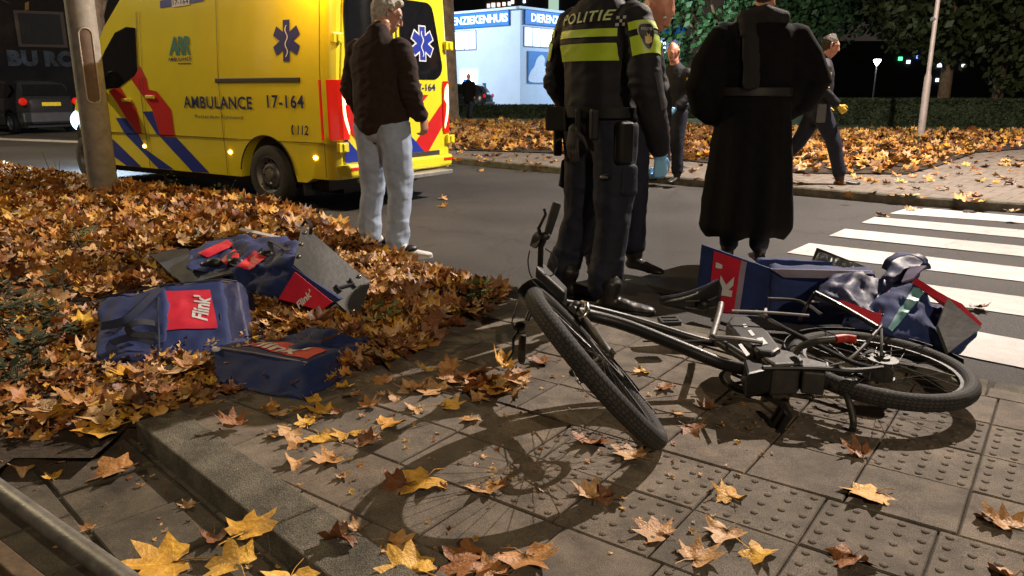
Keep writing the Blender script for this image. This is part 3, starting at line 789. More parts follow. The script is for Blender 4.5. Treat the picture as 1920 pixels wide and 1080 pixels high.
# ------------------------------------------------------------ parked cars
def make_car(label, paint, loc, rz, plate=True, lit=True):
    t = thing('parked_car', label, 'car', loc, rz)
    L0, Wd = 4.3, 1.8
    prof = [(0.0, .30, .88), (.03, .30, 1.0), (.25, .28, 1.12), (.45, .25, 1.44), (.7, .25, 1.52), (1.6, .25, 1.55), (2.3, .25, 1.48), (3.05, .25, 1.05), (3.3, .25, .98), (4.0, .27, .86), (4.22, .30, .72), (4.3, .34, .55)]
    ss_ = sorted(set([p[0] for p in prof] + [round(.35 + .06*i, 3) for i in range(15)] + [round(2.95 + .06*i, 3) for i in range(15)]))
    def itp(s, k):
        for a, b in zip(prof, prof[1:]):
            if s <= b[0]: return a[k] + (b[k]-a[k])*(s-a[0])/(b[0]-a[0])
        return prof[-1][k]
    mb = MB(); rg = []
    for s in ss_:
        b = itp(s, 1); tz = itp(s, 2)
        for c in (.78, 3.38):
            d = abs(s - c)
            if d < .38: b = max(b, .31 + math.sqrt(.38**2 - d*d))
        e = .5 * (1 - ((s - 2.15)/2.15)**6 * .35) * Wd
        zz = [b, max(b, .5), max(b, .8), max(min(.98, tz - .02), b), max(tz - .04, b), max(tz, b)]
        yy = [e*.97, e, e*1.0, e*.96, e*.96 - max(0, tz - 1.0)*.30, e*.96 - max(0, tz - 1.0)*.30 - .09]
        h = [(s, y, z) for y, z in zip(yy, zz)]
        rg.append(h + [(s, -y, z) for _, y, z in reversed(h)])
    mb.rings(rg); b_ = mb.build('body', paint, t, smooth=True, auto=30)
    mb = MB(); mb.box((.2, -.75, .18), (4.1, .75, .6)); mb.build('underbody', M_black, t)
    for sy in (1, -1):
        mb = MB(); mb.add([(x, sy*(y), z) for x, y, z in ((.75, .865, 1.05), (2.85, .865, 1.06), (2.35, .775, 1.40), (1.6, .745, 1.47), (.85, .76, 1.42), (.58, .80, 1.25))], [tuple(range(6))]); mb.build('side_window', M_glass, t)
    mb = MB(); mb.add([(x, y, z) for x, y, z in ((.17, -.66, 1.10), (.17, .66, 1.10), (.42, .56, 1.42), (.42, -.56, 1.42))], [(0, 1, 2, 3)]); mb.build('rear_window', M_glass, t)
    for sy in (1, -1):
        mb = MB(); mb.ell((.06, sy*.74, .93), (.07, .12, .11)); mb.build('tail_lamp', M_lampred, t, smooth=True)
        mb = MB(); mb.box((-.015, sy*.6 - .09, .42), (.02, sy*.6 + .09, .47)); mb.build('reflector', mat('reflector_red', (.7, .01, .02), .3, emit=(1, .02, .05), estr=.8), t)
    if plate:
        mb = MB(); mb.box((-.03, -.26, .80), (.0, .26, .91)); mb.build('number_plate', mat('plate_yellow', (.75, .55, .02), .4), t)
    mb = MB(); mb.box((-.05, -.82, .33), (.1, .82, .62)); mb.build('bumper', mat('car_bumper_dark', (.07, .075, .09), .35, .3), t, bevel=.03)
    for s in (.78, 3.38):
        for sy in (1, -1):
            wheel(t, (s, sy*.79, .31), (0, sy, 0), .31, .2, mt=mat('alloy_rim', (.5, .55, .62), .3, .8))
    return t
M_darkcar = car_paint('dark_car_paint', (.02, .022, .028), .2)
cb = G(104, 250); 
make_car('dark hatchback with yellow number plate parked beyond the white ambulance nose at left', M_darkcar, (cb.x, cb.y, 0), R(143))['label'] = 'dark hatchback with a yellow number plate parked at far left behind the pole'
make_car('dark car parked in front of the white animal hospital', M_darkcar, (-1.2, 42.5, 0.02), R(164), plate=False)

# ------------------------------------------------------------ animal hospital
bc = Vector((.55, 55, 0)); dR = Vector((.661, .750, 0)); dL = Vector((-.75, .661, 0))
HB = 7.25; BZ = .12
M_wall = mat('hospital_wall', (.62, .68, .76), .7, var=.06, vscale=.6)
M_wallb = mat('hospital_wall_shaded_render', (.50, .58, .70), .7, var=.06, vscale=.6)
M_band = mat('sign_band_blue', (.02, .19, .60), .5, var=.05)
M_litwin = mat('lit_window', (.8, .85, .9), .4, emit=(.82, .93, 1), estr=1.7)
M_frame = mat('window_frame_grey', (.25, .28, .33), .5)
hosp = thing('animal_hospital', 'white two storey building with blue sign band and lit windows', 'building', (bc.x, bc.y, 0))
LL, LR = 16., 22.
mb = MB(); c = [bc, bc + dR*LR, bc + dR*LR + dL*LL, bc + dL*LL]
mb.hexa([(p.x, p.y, BZ - .3) for p in c] + [(p.x, p.y, HB - .05) for p in c]); mb.build('wall', M_wall, hosp, world=True)
def fac(d0_, n_):
    def f(a, z, o=0.): p = bc + d0_*a + n_*o; return Vector((p.x, p.y, z))
    return f
nL = Vector((-.661, -.75, 0)); nR = Vector((.75, -.661, 0))
FL = fac(dL, nL); FR = fac(dR, nR)
def fbox(F, a0, a1, z0, z1, o0, o1, m, name, par=hosp):
    mb = MB(); mb.hexa([F(a0, z0, o0), F(a1, z0, o0), F(a1, z0, o1), F(a0, z0, o1), F(a0, z1, o0), F(a1, z1, o0), F(a1, z1, o1), F(a0, z1, o1)])
    return mb.build(name, m, par, world=True)
hz = lambda py: CAMH + (165 - py) / 1450 * 55 * .985
bandz0, bandz1 = 6.12, 7.2
bl_ = fbox(FL, .9, LL, bandz0, bandz1, .0, .18, M_band, 'sign_band'); br_ = fbox(FR, .35, LR, bandz0 + .05, bandz1, .0, .18, M_band, 'sign_band')
fbox(FL, -.2, LL + .2, 7.2, 7.38, -.1, .3, mat('coping_white', (.6, .65, .7), .5), 'coping'); fbox(FR, -.3, LR + .2, 7.2, 7.38, -.1, .3, MATS['coping_white'], 'coping')
M_letters = mat('sign_letters_white', (.8, .85, .9), .5, emit=(.9, .96, 1), estr=.8)
mb = MB(); text_on(mb, 'DIERENZIEKENHUIS', lambda u, v: FL(8.0 - 7.05*u, 6.36 + .62*v, .2), bold=.03); mb.build('sign_lettering', M_letters, bl_, world=False).location = tuple(-x for x in parent_origin(bl_))
mb = MB(); text_on(mb, 'DIERENZIEKENHUIS', lambda u, v: FR(.95 + 6.6*u, 6.36 + .62*v, .2), bold=.03); mb.build('sign_lettering', M_letters, br_).location = tuple(-x for x in parent_origin(br_))
def windowrow(F, a0, a1, z0, z1, n):
    for i in range(n):
        w = (a1 - a0) / n
        f = fbox(F, a0 + w*i, a0 + w*(i+1), z0, z1, 0, .07, M_frame, 'window')
        fbox(F, a0 + w*i + .07, a0 + w*(i+1) - .07, z0 + .08, z1 - .08, .07, .085, M_litwin, 'pane', f)
windowrow(FL, 4.1, 7.6, 4.45, 5.95, 3); windowrow(FL, 8.4, 12, 4.45, 5.95, 3)
windowrow(FR, .35, 3.9, 4.55, 6.0, 4); windowrow(FR, 4.5, 8.1, 4.55, 6.0, 4); windowrow(FR, 15.2, 19.0, 4.2, 5.9, 4)
windowrow(FL, 7.0, 8.6, 1.8, 3.05, 1)
dr = fbox(FL, 4.1, 5.75, BZ, 2.95, .0, .06, M_litwin, 'door'); fbox(FL, 4.9, 5.4, 1.2, 2.2, .06, .09, M_band, 'door_panel', dr)
fbox(FL, 3.2, 3.5, 1.45, 1.9, .0, .05, mat('green_sign', (.02, .10, .10), .5), 'wall_sign')
pb = fbox(FR, .75, 5.2, 1.9, 4.25, .0, .12, mat('billboard_blue', (.10, .26, .55), .5), 'billboard')
# billboard: a pale dog and cat drawn as plain rounded silhouettes
M_bw = mat('billboard_white', (.75, .78, .85), .5); mb = MB()
def blob(F, pts, o, m, name, par): 
    mb = MB(); mb.add([F(a, z, o) for a, z in pts], [tuple(range(len(pts)))]); return mb.build(name, m, par, world=True)
def smoothpoly(pts, n=6):
    out = []; k = len(pts)
    for i in range(k):
        p0, p1, p2, p3 = [Vector(pts[(i + j - 1) % k]) for j in range(4)]
        for j in range(n):
            t = j/n; out.append(tuple(.5*((2*p1) + (p2-p0)*t + (2*p0-5*p1+4*p2-p3)*t*t + (3*p1-p0-3*p2+p3)*t**3)))
    return out
blob(FR, smoothpoly([(.9, 2.0), (.95, 2.7), (1.35, 3.1), (1.7, 3.75), (2.2, 4.0), (2.55, 3.7), (2.5, 3.2), (2.9, 3.0), (3.1, 2.4), (3.0, 2.0)]), .125, M_bw, 'animal_picture', pb)
blob(FR, smoothpoly([(3.0, 2.0), (2.75, 3.1), (3.0, 3.65), (3.5, 3.8), (4.0, 3.4), (4.2, 2.6), (4.1, 2.0)]), .128, M_bw, 'animal_picture', pb)
blob(FR, smoothpoly([(2.75, 2.9), (2.7, 3.2), (2.95, 3.25), (2.98, 2.8)]), .132, mat('ink_blue', (.05, .06, .2), .5), 'animal_nose', pb)
for i in range(2):
    for j in range(2): blob(FR, [(3.25 + .35*i, 2.35 + .35*j), (3.5 + .35*i, 2.35 + .35*j), (3.5 + .35*i, 2.6 + .35*j), (3.25 + .35*i, 2.6 + .35*j)], .134, MATS['ink_blue'], 'picture_mark', pb)
hosp.scale = (1, 1, .905)
# forecourt
fc = MB(); q = [bc + nL*14 + dR*-2 - dR*10, bc + nR*9 - nL*-6 + dR*LR, bc + dR*LR, bc, bc + dL*LL, bc + dL*LL + nL*8]
fc.add([(p.x, p.y, .115) for p in [bc + nL*9 + dL*LL, bc + nL*9 + nR*9, bc + nR*9 + dR*LR, bc + dR*LR, bc, bc + dL*LL]], [(0, 1, 2, 3, 4, 5)])
tag(fc.build('forecourt', mat('forecourt_paving', (.3, .31, .33), .8)), kind='structure')
lamp('AREA', 'facade_floodlight', bc + nL*9 + dL*5 + Vector((0, 0, 9.5)), 1500, (.66, .82, 1), (4, 1), target=bc + dL*5 + Vector((0, 0, 3)), parent=hosp)
lamp('AREA', 'facade_floodlight', bc + nR*9 + dR*9 + Vector((0, 0, 9.5)), 1700, (.5, .72, 1), (5, 1), target=bc + dR*8 + Vector((0, 0, 3)), parent=hosp)

# ------------------------------------------------------------ dark building with painted letters at far left
gb = thing('shop_building', 'dark brick building with pale painted letters behind the parked hatchback', 'building', (-22, 38, 0), R(28))
mb = MB(); mb.box((-14, 0, -.1), (16, 8, 9)); mb.build('wall', mat('dark_brick', (.022, .015, .012), .85, var=.4, vscale=6), gb)
for i in range(7):
    for z in (3.2, 6.0):
        f = MB().box((-13 + 4*i, -.08, z), (-11 + 4*i, .02, z + 1.6)).build('window', mat('brown_frame', (.11, .075, .06), .6), gb); MB().box((-12.85 + 4*i, -.1, z + .12), (-11.15 + 4*i, -.078, z + 1.48)).build('pane', mat('dull_pane', (.01, .01, .012), .6), f)
pn = MB().box((-13.5, -.14, .2), (15.5, -.01, 2.9)).build('shutter', mat('dark_shutter', (.008, .008, .010), .8), gb)
go = Vector((-22, 38, 0)); gd = Vector((math.cos(R(28)), math.sin(R(28)), 0)); gn = Vector((-gd.y, gd.x, 0))
def gw(px, py):
    d = ray(px, py); o = Vector((0, 0, CAMH)); t = ((go - gn*.16) - o).dot(gn) / d.dot(gn); q = o + d*t; return ((q - go).dot(gd), q.z)
ga, gb = gw(16, 124), gw(134, 96)
for wd, q0, q1 in (('BU', 0, .46), ('RC', .56, 1)):
    mb = MB(); text_on(mb, wd, lambda u, v: (ga[0] + (gb[0] - ga[0])*(q0 + (q1 - q0)*u), -.16, ga[1] + (gb[1] - ga[1])*v), bold=.07, space=1.1); mb.build('painted_letters', mat('faded_white_paint', (.13, .17, .24), .8, color2=(.02, .022, .03), vscale=1.6), pn)

# ------------------------------------------------------------ bicycle lying on its right side
def unit(v): return Vector(v).normalized()
M_frame_p = mat('bike_frame_black', (.007, .007, .008), .45, spec=.35, var=.3, vscale=14, coat=.1, rvar=.08)
M_alu = mat('bike_alloy', (.16, .155, .15), .5, .6, var=.25, vscale=30)
M_darkalu = mat('bike_grey_casing', (.040, .039, .036), .5, .3, var=.3, vscale=20, bump=.15, bscale=60)
M_saddle = mat('saddle_vinyl', (.012, .012, .013), .3, var=.2, vscale=30, bump=.1, bscale=80)
M_grip = mat('grip_rubber', (.018, .018, .018), .7, var=.2, bump=.5, bscale=200)
M_spoke = mat('spoke_steel', (.10, .10, .10), .35, .9, var=.1)
M_redtip = mat('red_rubber', (.45, .03, .02), .5, var=.15)
bike = thing('bicycle', 'black bicycle lying on its side on the pavement, front wheel turned up', 'bicycle', (.95, 3.0, PZ))
fB = Vector((.52, 2.45, .085)); fT = Vector((.06, 2.6, .60)); fC = (fB + fT) / 2; fa = unit(fB - fT)
fv = unit(fC - Vector((0, 0, 1.27))); fn0 = unit(fa.cross(fv))
if fn0.z < 0: fn0 = -fn0
fn = unit(fn0 * math.cos(R(5)) - fv * math.sin(R(5))); fb = unit(fn.cross(fa))
if fb.y < 0: fb = -fb
fa = unit(fb.cross(fn))
def F(x, y, z=0.): return fC + fa * x + fb * y + fn * z
def bike_wheel(C, n, e1, r, w, hubr, hubw, par):
    n = unit(n); e1 = unit(e1 - n * e1.dot(n)); e2 = n.cross(e1)
    t = thing('wheel', None, None, C - parent_origin(par)); del_keys(t); t.parent = par
    def pt(rad, ang, ax): return e1*(rad*math.cos(ang)) + e2*(rad*math.sin(ang)) + n*ax
    N = 216; K = 16; rt = r - w*.48; rgs_ = []
    mb = MB()
    for j in range(N):
        ang = 2*PI*j/N; ring = []
        for k in range(K):
            ph = 2*PI*k/K        # 0 = outward
            lift = 0
            kk = k if k < K/2 else k - K
            ring.append(pt(rt + (w*.48 + lift)*math.cos(ph), ang, (w*.5 + lift)*math.sin(ph)))
        rgs_.append(ring)
    rgs_.append(rgs_[0]); mb.rings(rgs_, cap=False)
    ty = mb.build('tyre', M_tread, t, smooth=True, auto=80)
    uvl = ty.data.uv_layers.new(name='tread')
    for p in ty.data.polygons:
        ids_ = [ty.data.loops[li].vertex_index for li in p.loop_indices]; ks_ = [i % K for i in ids_]; wrap = max(ks_) - min(ks_) > 2
        for li, i in zip(p.loop_indices, ids_):
            j_, k_ = i // K, i % K
            if wrap and k_ == 0: k_ = K
            if k_ > K//2 and not (k_ == K and False): k_ = k_ - K
            if not wrap and 0 in ks_ and min(ks_) == 0 and False: pass
            uvl.data[li].uv = (j_*.5 + abs(k_)*.35, k_*1.0 + .5)
    mb = MB(); prof = [(r - w*.86, -.013), (r - w*.80, -.014), (r - w*.80, .014), (r - w*.86, .013), (r - w*1.10, .009), (r - w*1.14, 0), (r - w*1.10, -.009)]
    mb.rings([[pt(a, 2*PI*j/64, b) for a, b in prof] for j in list(range(64)) + [0]], cap=False); mb.build('rim', M_frame_p, t, smooth=True)
    mb = MB(); m_ = 20
    for rr, h0, h1 in ((hubr, -hubw*.32, hubw*.32), (hubr*1.12, -hubw*.36, -hubw*.30), (hubr*1.12, hubw*.30, hubw*.36), (.008, -hubw*.62, hubw*.62), (hubr*.55, -hubw*.44, hubw*.44)):
        mb.rings([[pt(rr, 2*PI*j/m_, h) for j in range(m_)] for h in (h0, h1)])
    mb.build('hub', M_darkalu if hubr > .03 else M_alu, t, smooth=True)
    for k in range(32):
        sd = 1 if k % 2 else -1; a0 = 2*PI*k/32; a1 = a0 + (.42 if (k//2) % 2 else -.42)
        MB().tube([pt(hubr*1.08, a1, sd*hubw*.33), pt(r - w*1.12, a0, sd*.003)], .0013, 5).build('spoke', M_spoke, t)
    return t, pt
fw, fpt = bike_wheel(fC, fn, fa, .354, .068, .022, .10, bike)
MB().rings([[fpt(a, 2*PI*j/40, .05) for j in range(40)] for a in (.06, .088)], closed=True, cap=False).build('brake_disc', M_alu, fw)
def W_(mb, name, m, par=bike, **kw): return mb.build(name, m, par, world=True, **kw)
e1 = unit(fa * -.17 + fb * .37); ang0 = math.atan2(.37, -.17)
def arcmb(C, a, b, n, r, w, a0, a1, k=30, th=.003, crown=.010):
    rg = []
    for i in range(k + 1):
        t = a0 + (a1 - a0) * i / k; d = a*math.cos(t) + b*math.sin(t)
        rg.append([C + d*(r + crown*(1 - (s/1.0)**2)) + n*(w/2*s) for s in (-1, -.6, 0, .6, 1)] + [C + d*(r - th + crown*(1 - (s/1.0)**2)) + n*(w/2*s) for s in (1, .6, 0, -.6, -1)])
    return MB().rings(rg)
W_(arcmb(fC, fa, fb, fn, 0.372, .082, ang0 - 1.05, ang0 + 1.25), 'mudguard', M_frame_p, smooth=True)
for a0 in (ang0 - .95, ang0 + 1.15):
    for s in (-1, 1):
        W_(MB().tube([F(.37*math.cos(a0), .37*math.sin(a0), s*.03), F(0, 0, s*.055)], .0022, 6), 'mudguard_stay', M_spoke)
crown = fC + e1*.425
for s in (-1, 1):
    mb = MB(); q0 = F(0, 0, s*.062); q1 = fC + e1*.20 + fn*(s*.062); q2 = fC + e1*.39 + fn*(s*.058); q3 = crown + fn*(s*.03)
    mb.tube([q0 - e1*.02, q0, q1, q1 + e1*.005, q2, q3], [.011, .017, .0185, .0145, .0145, .014], 12); W_(mb, 'fork_leg', M_darkalu if s > 0 else M_frame_p, smooth=True)
    W_(MB().disc(F(0, 0, s*.055), fn*s, .013, .03, 10), 'axle_nut', M_alu)
W_(MB().ell(crown, (.05, .03, .03)), 'fork_crown', M_frame_p, smooth=True)
h1 = fC + e1*.45; h2 = fC + e1*.60
W_(MB().tube([h1, h1 + e1*.005, h1 + e1*.02, h2 - e1*.02, h2 - e1*.005, h2], [.026, .027, .022, .022, .027, .025], 14), 'head_tube', M_frame_p, smooth=True)
# curved chrome lamp bracket by the crown
q = [P(1083, 575, 2.94), P(1092, 566, 2.92), P(1100, 570, 2.88), P(1101, 583, 2.84), P(1094, 594, 2.83), P(1085, 596, 2.83)]
W_(MB().tube(q, [.007, .008, .011, .012, .011, .008], 10), 'lamp_bracket', M_chrome, smooth=True)
W_(MB().ell(P(1080, 576, 2.95), (.03, .035, .025)), 'front_lamp', M_black, smooth=True)
# stem and handlebar (knocked out of line)
st = P(1036, 532, 3.17)
W_(MB().tube([h2, h2 + e1*.04, st], [.018, .019, .017], 12), 'steerer', M_frame_p, smooth=True)
mb = MB(); mb.hexa([P(1003, 520, 3.10), P(1058, 570, 3.08), P(1062, 560, 3.22), P(1015, 512, 3.24), P(1005, 498, 3.10), P(1060, 548, 3.08), P(1064, 540, 3.22), P(1018, 492, 3.24)]); W_(mb, 'display_mount', M_black, bevel=.008)
bar = [P(1040, 392, 3.12), P(1030, 428, 3.12), P(1021, 446, 3.11), P(1014, 462, 3.12), P(1013, 500, 3.16), P(1018, 525, 3.18), P(1010, 555, 3.2), P(998, 575, 3.2), P(988, 600, 3.17), P(981, 630, 3.18), P(979, 670, 3.2)]
W_(MB().tube(bar[2:9], .0125, 12), 'handlebar', M_alu if False else M_frame_p, smooth=True)
W_(MB().tube([P(1045, 380, 3.12), P(1044, 383, 3.12), P(1037, 405, 3.12), P(1028, 435, 3.12), P(1027, 439, 3.12)], [.015, .0185, .0185, .016, .014], 14), 'grip', M_grip, smooth=True)
W_(MB().tube([G(978, 677, .10), P(978, 672, 3.19), P(979, 650, 3.18), P(980, 632, 3.18), P(981, 628, 3.18)], [.015, .0175, .017, .0165, .014], 14), 'grip', M_grip, smooth=True)
for pts, nm in (([(1013, 440, 3.1), (1010, 428, 3.09), (1018, 412, 3.07), (1023, 402, 3.06), (1020, 391, 3.06)], 'brake_lever'), ([(972, 622, 3.14), (962, 635, 3.12), (962, 660, 3.10), (957, 668, 3.09), (950, 677, 3.08)], 'brake_lever')):
    W_(MB().tube([P(*p) for p in pts], [.008, .007, .006, .006, .005], 8), nm, M_frame_p, smooth=True)
W_(MB().hexa([P(992, 462, 3.12), P(1005, 468, 3.08), P(1012, 458, 3.14), P(1000, 452, 3.16), P(998, 440, 3.12), P(1016, 448, 3.08), P(1020, 436, 3.14), P(1006, 432, 3.16)]), 'brake_clamp', M_frame_p, bevel=.006)
W_(MB().ell(P(1022, 443, 3.1), (.022, .02, .018)), 'gear_shifter', M_black, smooth=True)
W_(MB().ell(P(974, 612, 3.16), (.028, .022, .022)), 'brake_clamp', M_frame_p, smooth=True)
W_(MB().tube([P(968, 628, 3.12), P(986, 624, 3.12)], .005, 6), 'shifter_lever', M_alu)
def curve_pts(pts, n=8):
    out = []; k = len(pts)
    for i in range(k - 1):
        p0, p1, p2, p3 = pts[max(i-1, 0)], pts[i], pts[i+1], pts[min(i+2, k-1)]
        for j in range(n):
            t = j/n; out.append(.5*((2*p1) + (p2-p0)*t + (2*p0-5*p1+4*p2-p3)*t*t + (3*p1-p0-3*p2+p3)*t**3))
    out.append(pts[-1]); return out
cables = [[(993, 470, 3.1), (990, 492, 3.08), (996, 518, 3.06), (1010, 530, 3.08)], [(1022, 466, 3.12), (1040, 480, 3.14), (1044, 500, 3.16), (1035, 516, 3.14), (1015, 519, 3.1)],
          [(972, 560, 3.15), (966, 585, 3.1), (960, 605, 3.1), (968, 618, 3.12)], [(1112, 655, 2.85), (1160, 690, 2.75), (1200, 740, 2.62), (1232, 776, 2.55)],
          [(1064, 655, 2.7), (1075, 695, 2.52), (1100, 735, 2.4), (1145, 760, 2.3)], [(1075, 575, 3.0), (1120, 590, 2.98), (1200, 620, 3.0), (1290, 640, 3.05), (1380, 668, 3.05)], [(1080, 600, 2.95), (1090, 640, 2.85), (1120, 668, 2.7)]]
for c in cables: W_(MB().tube(curve_pts([P(*p) for p in c]), .0028, 6), 'cable', M_black, smooth=True)
W_(MB().ell(P(1075, 698, 2.55), (.016, .016, .016)), 'bell', M_black, smooth=True)
# frame tubes
def ft(pts, r, name, m=M_frame_p, n=12, **kw): return W_(MB().tube(curve_pts([G(*p) for p in pts], 5), r, n, **kw), name, m, smooth=True)
ft([(1072, 584, .43), (1110, 592, .40), (1180, 612, .36), (1290, 656, .29), (1350, 680, .25), (1405, 694, .24)], .025, 'down_tube')
ft([(1060, 568, .44), (1105, 578, .41), (1190, 600, .35), (1306, 636, .28), (1350, 644, .26)], .017, 'top_tube')
ft([(1335, 634, .28), (1370, 655, .27), (1425, 690, .25)], .019, 'seat_tube')
ft([(1352, 570, .30), (1348, 590, .29), (1335, 634, .28)], .0145, 'seat_post', M_alu)
ft([(1205, 640, .30), (1300, 639, .30), (1400, 636, .30)], .004, 'frame_strut', M_alu, 6)
ft([(1343, 632, .33), (1385, 635, .33), (1430, 642, .32)], .009, 'crank_arm', M_alu, 8)
ft([(1417, 584, .34), (1460, 610, .33), (1513, 637, .30), (1600, 680, .26), (1650, 690, .26)], .010, 'seat_stay', n=8)
ft([(1335, 600, .18), (1460, 640, .17), (1600, 700, .15), (1650, 712, .14)], .010, 'seat_stay', n=8)
ft([(1430, 690, .27), (1520, 690, .27), (1600, 695, .27), (1655, 690, .27)], .011, 'chain_stay', n=8)
ft([(1430, 700, .14), (1520, 706, .14), (1600, 715, .13), (1655, 705, .13)], .011, 'chain_stay', n=8)
# saddle: long axis towards the front, wings up and down
sn = P(1246, 566, 3.62); sr = P(1352, 562, 3.66); sa = unit(sn - sr); sl = Vector((0, -.15, 1)).normalized(); su = sl.cross(sa).normalized()
if su.y < 0: su = -su
mb = MB(); rgs_ = []; Ls = (sn - sr).length * 1.05
for i in range(15):
    u = i/14; wdt = .095*(1-u)**1.5*.95 + .026 + (.0 if u < .95 else -.010); hh = .046 + .026*(1-u)
    if i == 0: wdt *= .55; hh *= .5
    dip = -.014*math.sin(PI*u) + .022*(1-u)**2
    c = sr + sa*(Ls*u) + su*dip
    rgs_.append([c + sl*(wdt*math.cos(t)) + su*(hh*(math.sin(t) if math.sin(t) > 0 else .5*math.sin(t)) - (.018*abs(math.cos(t))**3*(1-u))) for t in [2*PI*k/18 for k in range(18)]])
mb.rings(rgs_); W_(mb, 'saddle', M_saddle, smooth=True)
for s in (-1, 1): W_(MB().tube(curve_pts([sr + sa*.02 + sl*.03*s - su*.01, sr + sa*.08 + sl*.022*s - su*.045, sr + sa*.16 + sl*.02*s - su*.045, sr + sa*.24 + sl*.008*s - su*.012], 4), .0038, 6), 'saddle_rail', M_alu)
W_(MB().ell(sr + sa*.11 - su*.05, (.035, .03, .03)), 'saddle_clamp', M_frame_p, smooth=True)
# motor casing, battery, chain wheel, cranks
def slabz(pts, z0, z1, name, m, bev=.008, par=bike):      # outline given on the upper face (pixels at height z1)
    top = [G(x, y, z1) for x, y in pts]
    mb = MB(); mb.prism(top, (0, 0, z0 - z1)); return W_(mb, name, m, par=par, bevel=bev)
slabz([(1426, 668), (1432, 656), (1462, 653), (1500, 662), (1506, 672), (1500, 680), (1450, 682)], .16, .29, 'motor_housing', M_darkalu, .012)
slabz([(1392, 672), (1440, 664), (1452, 690), (1400, 702)], .17, .27, 'bottom_bracket_shell', M_frame_p, .012)
slabz([(1496, 668), (1520, 672), (1552, 680), (1548, 700), (1505, 696)], .17, .26, 'stand_bracket', M_darkalu, .008)
bt = slabz([(1362, 604), (1372, 592), (1402, 592), (1440, 620), (1464, 652), (1452, 660), (1420, 656), (1385, 632)], .22, .31, 'battery', M_black, .012)
for p_ in ([(1402, 620), (1408, 618), (1416, 628), (1410, 630)], [(1418, 634), (1430, 632), (1440, 644), (1430, 646)], [(1392, 608), (1398, 607), (1402, 613), (1396, 614)]):
    MB().add([G(x, y, .313) for x, y in p_], [(0, 1, 2, 3)]).build('battery_sticker', M_white, bt).location = tuple(-x for x in parent_origin(bt))
for p_ in ([(1384, 646), (1390, 644), (1406, 664), (1400, 668)],):
    W_(MB().add([G(x, y, .32) for x, y in p_], [(0, 1, 2, 3)]), 'frame_sticker', M_white)
cw = G(1404, 716, .155)
cwn = Vector((.08, -.10, 1)).normalized(); ce = cwn.orthogonal().normalized(); cg = cwn.cross(ce)
mb = MB(); NT = 88
def cp(r, t, h): return cw + ce*r*math.cos(t) + cg*r*math.sin(t) + cwn*h
mb.rings([[cp(.114 + (.003 if (j % 2) else 0), 2*PI*j/NT, -.003) for j in range(NT)], [cp(.114 + (.003 if (j % 2) else 0), 2*PI*j/NT, .004) for j in range(NT)], [cp(.098, 2*PI*j/NT, .004) for j in range(NT)], [cp(.098, 2*PI*j/NT, -.003) for j in range(NT)], [cp(.114 + (.003 if (j % 2) else 0), 2*PI*j/NT, -.003) for j in range(NT)]], cap=False); W_(mb, 'chain', M_frame_p)
mb = MB(); mb.rings([[cp(r, 2*PI*j/44, h) for j in range(44)] for r, h in ((.099, .008), (.072, .009), (.072, .005), (.099, .004), (.099, .008))], cap=False); W_(mb, 'chain_guard', mat('guard_grey', (.30, .29, .27), .45, .5, var=.3), smooth=True)
for k in range(5):
    a = 2*PI*k/5 + .3; W_(MB().tube([cp(.02, a, .003), cp(.08, a, .004)], .007, 6), 'chainring_arm', M_darkalu)
W_(MB().tube([G(1404, 716, .13), G(1440, 745, .12), G(1472, 765, .13)], [.012, .010, .009], 8), 'crank_arm', M_darkalu, smooth=True)
def pedal(c, ax, up, name='pedal'):
    ax = unit(ax); up = unit(up - ax*up.dot(ax)); sd = ax.cross(up); mb = MB()
    L_, H_, T_ = .095, .075, .022
    def bx_(x0, x1, y0, y1):
        pts = [c + ax*x + up*y + sd*z for z in (-T_/2, T_/2) for x, y in ((x0, y0), (x1, y0), (x1, y1), (x0, y1))]; mb.hexa(pts)
    bx_(-L_/2, L_/2, H_/2 - .010, H_/2); bx_(-L_/2, L_/2, -H_/2, -H_/2 + .010); bx_(-L_/2, -L_/2 + .012, -H_/2 + .010, H_/2 - .010); bx_(L_/2 - .012, L_/2, -H_/2 + .010, H_/2 - .010); bx_(-L_/2 + .012, L_/2 - .012, -.010, .010)
    return W_(mb, name, M_black, bevel=.002)
pedal(G(1463, 785, .12), Vector((0.3, -.25, .9)), Vector((.1, -.9, -.2)))
pedal(P(1255, 602, 3.45), Vector((1, .1, 0)), Vector((0, 1, .1)))
# double kick stand
ft([(1549, 684, .24), (1555, 710, .22), (1562, 724, .21), (1582, 733, .20), (1592, 755, .17), (1600, 790, .11), (1598, 806, .09)], .0125, 'stand_leg', M_darkalu)
ft([(1490, 664, .30), (1502, 650, .33), (1530, 640, .36), (1565, 636, .37)], .0135, 'stand_leg', M_darkalu)
ft([(1565, 636, .37), (1585, 634, .37), (1605, 637, .37)], [.0155]*11, 'stand_foot', M_redtip)
ft([(1552, 690, .2), (1600, 668, .25), (1652, 612, .33)], .0075, 'rack_strut', M_alu, 8)
ft([(1652, 607, .33), (1653, 640, .3), (1652, 668, .26)], .006, 'rack_strut', M_darkalu, 8)
ft([(1372, 583, .36), (1440, 586, .36), (1517, 592, .36)], .0065, 'rack_rail', M_alu, 8)
ft([(1520, 566, .30), (1600, 570, .30), (1700, 590, .30)], .0065, 'rack_rail', M_frame_p, 8)
ft([(1528, 549, .42), (1580, 576, .38), (1645, 614, .34)], .011, 'rack_rail', M_frame_p, 8)
ft([(1528, 549, .42), (1515, 570, .36), (1500, 600, .3)], .008, 'rack_strut', M_frame_p, 8)
ft([(1440, 560, .3), (1500, 565, .3), (1540, 590, .28)], .008, 'rack_strut', M_frame_p, 8)
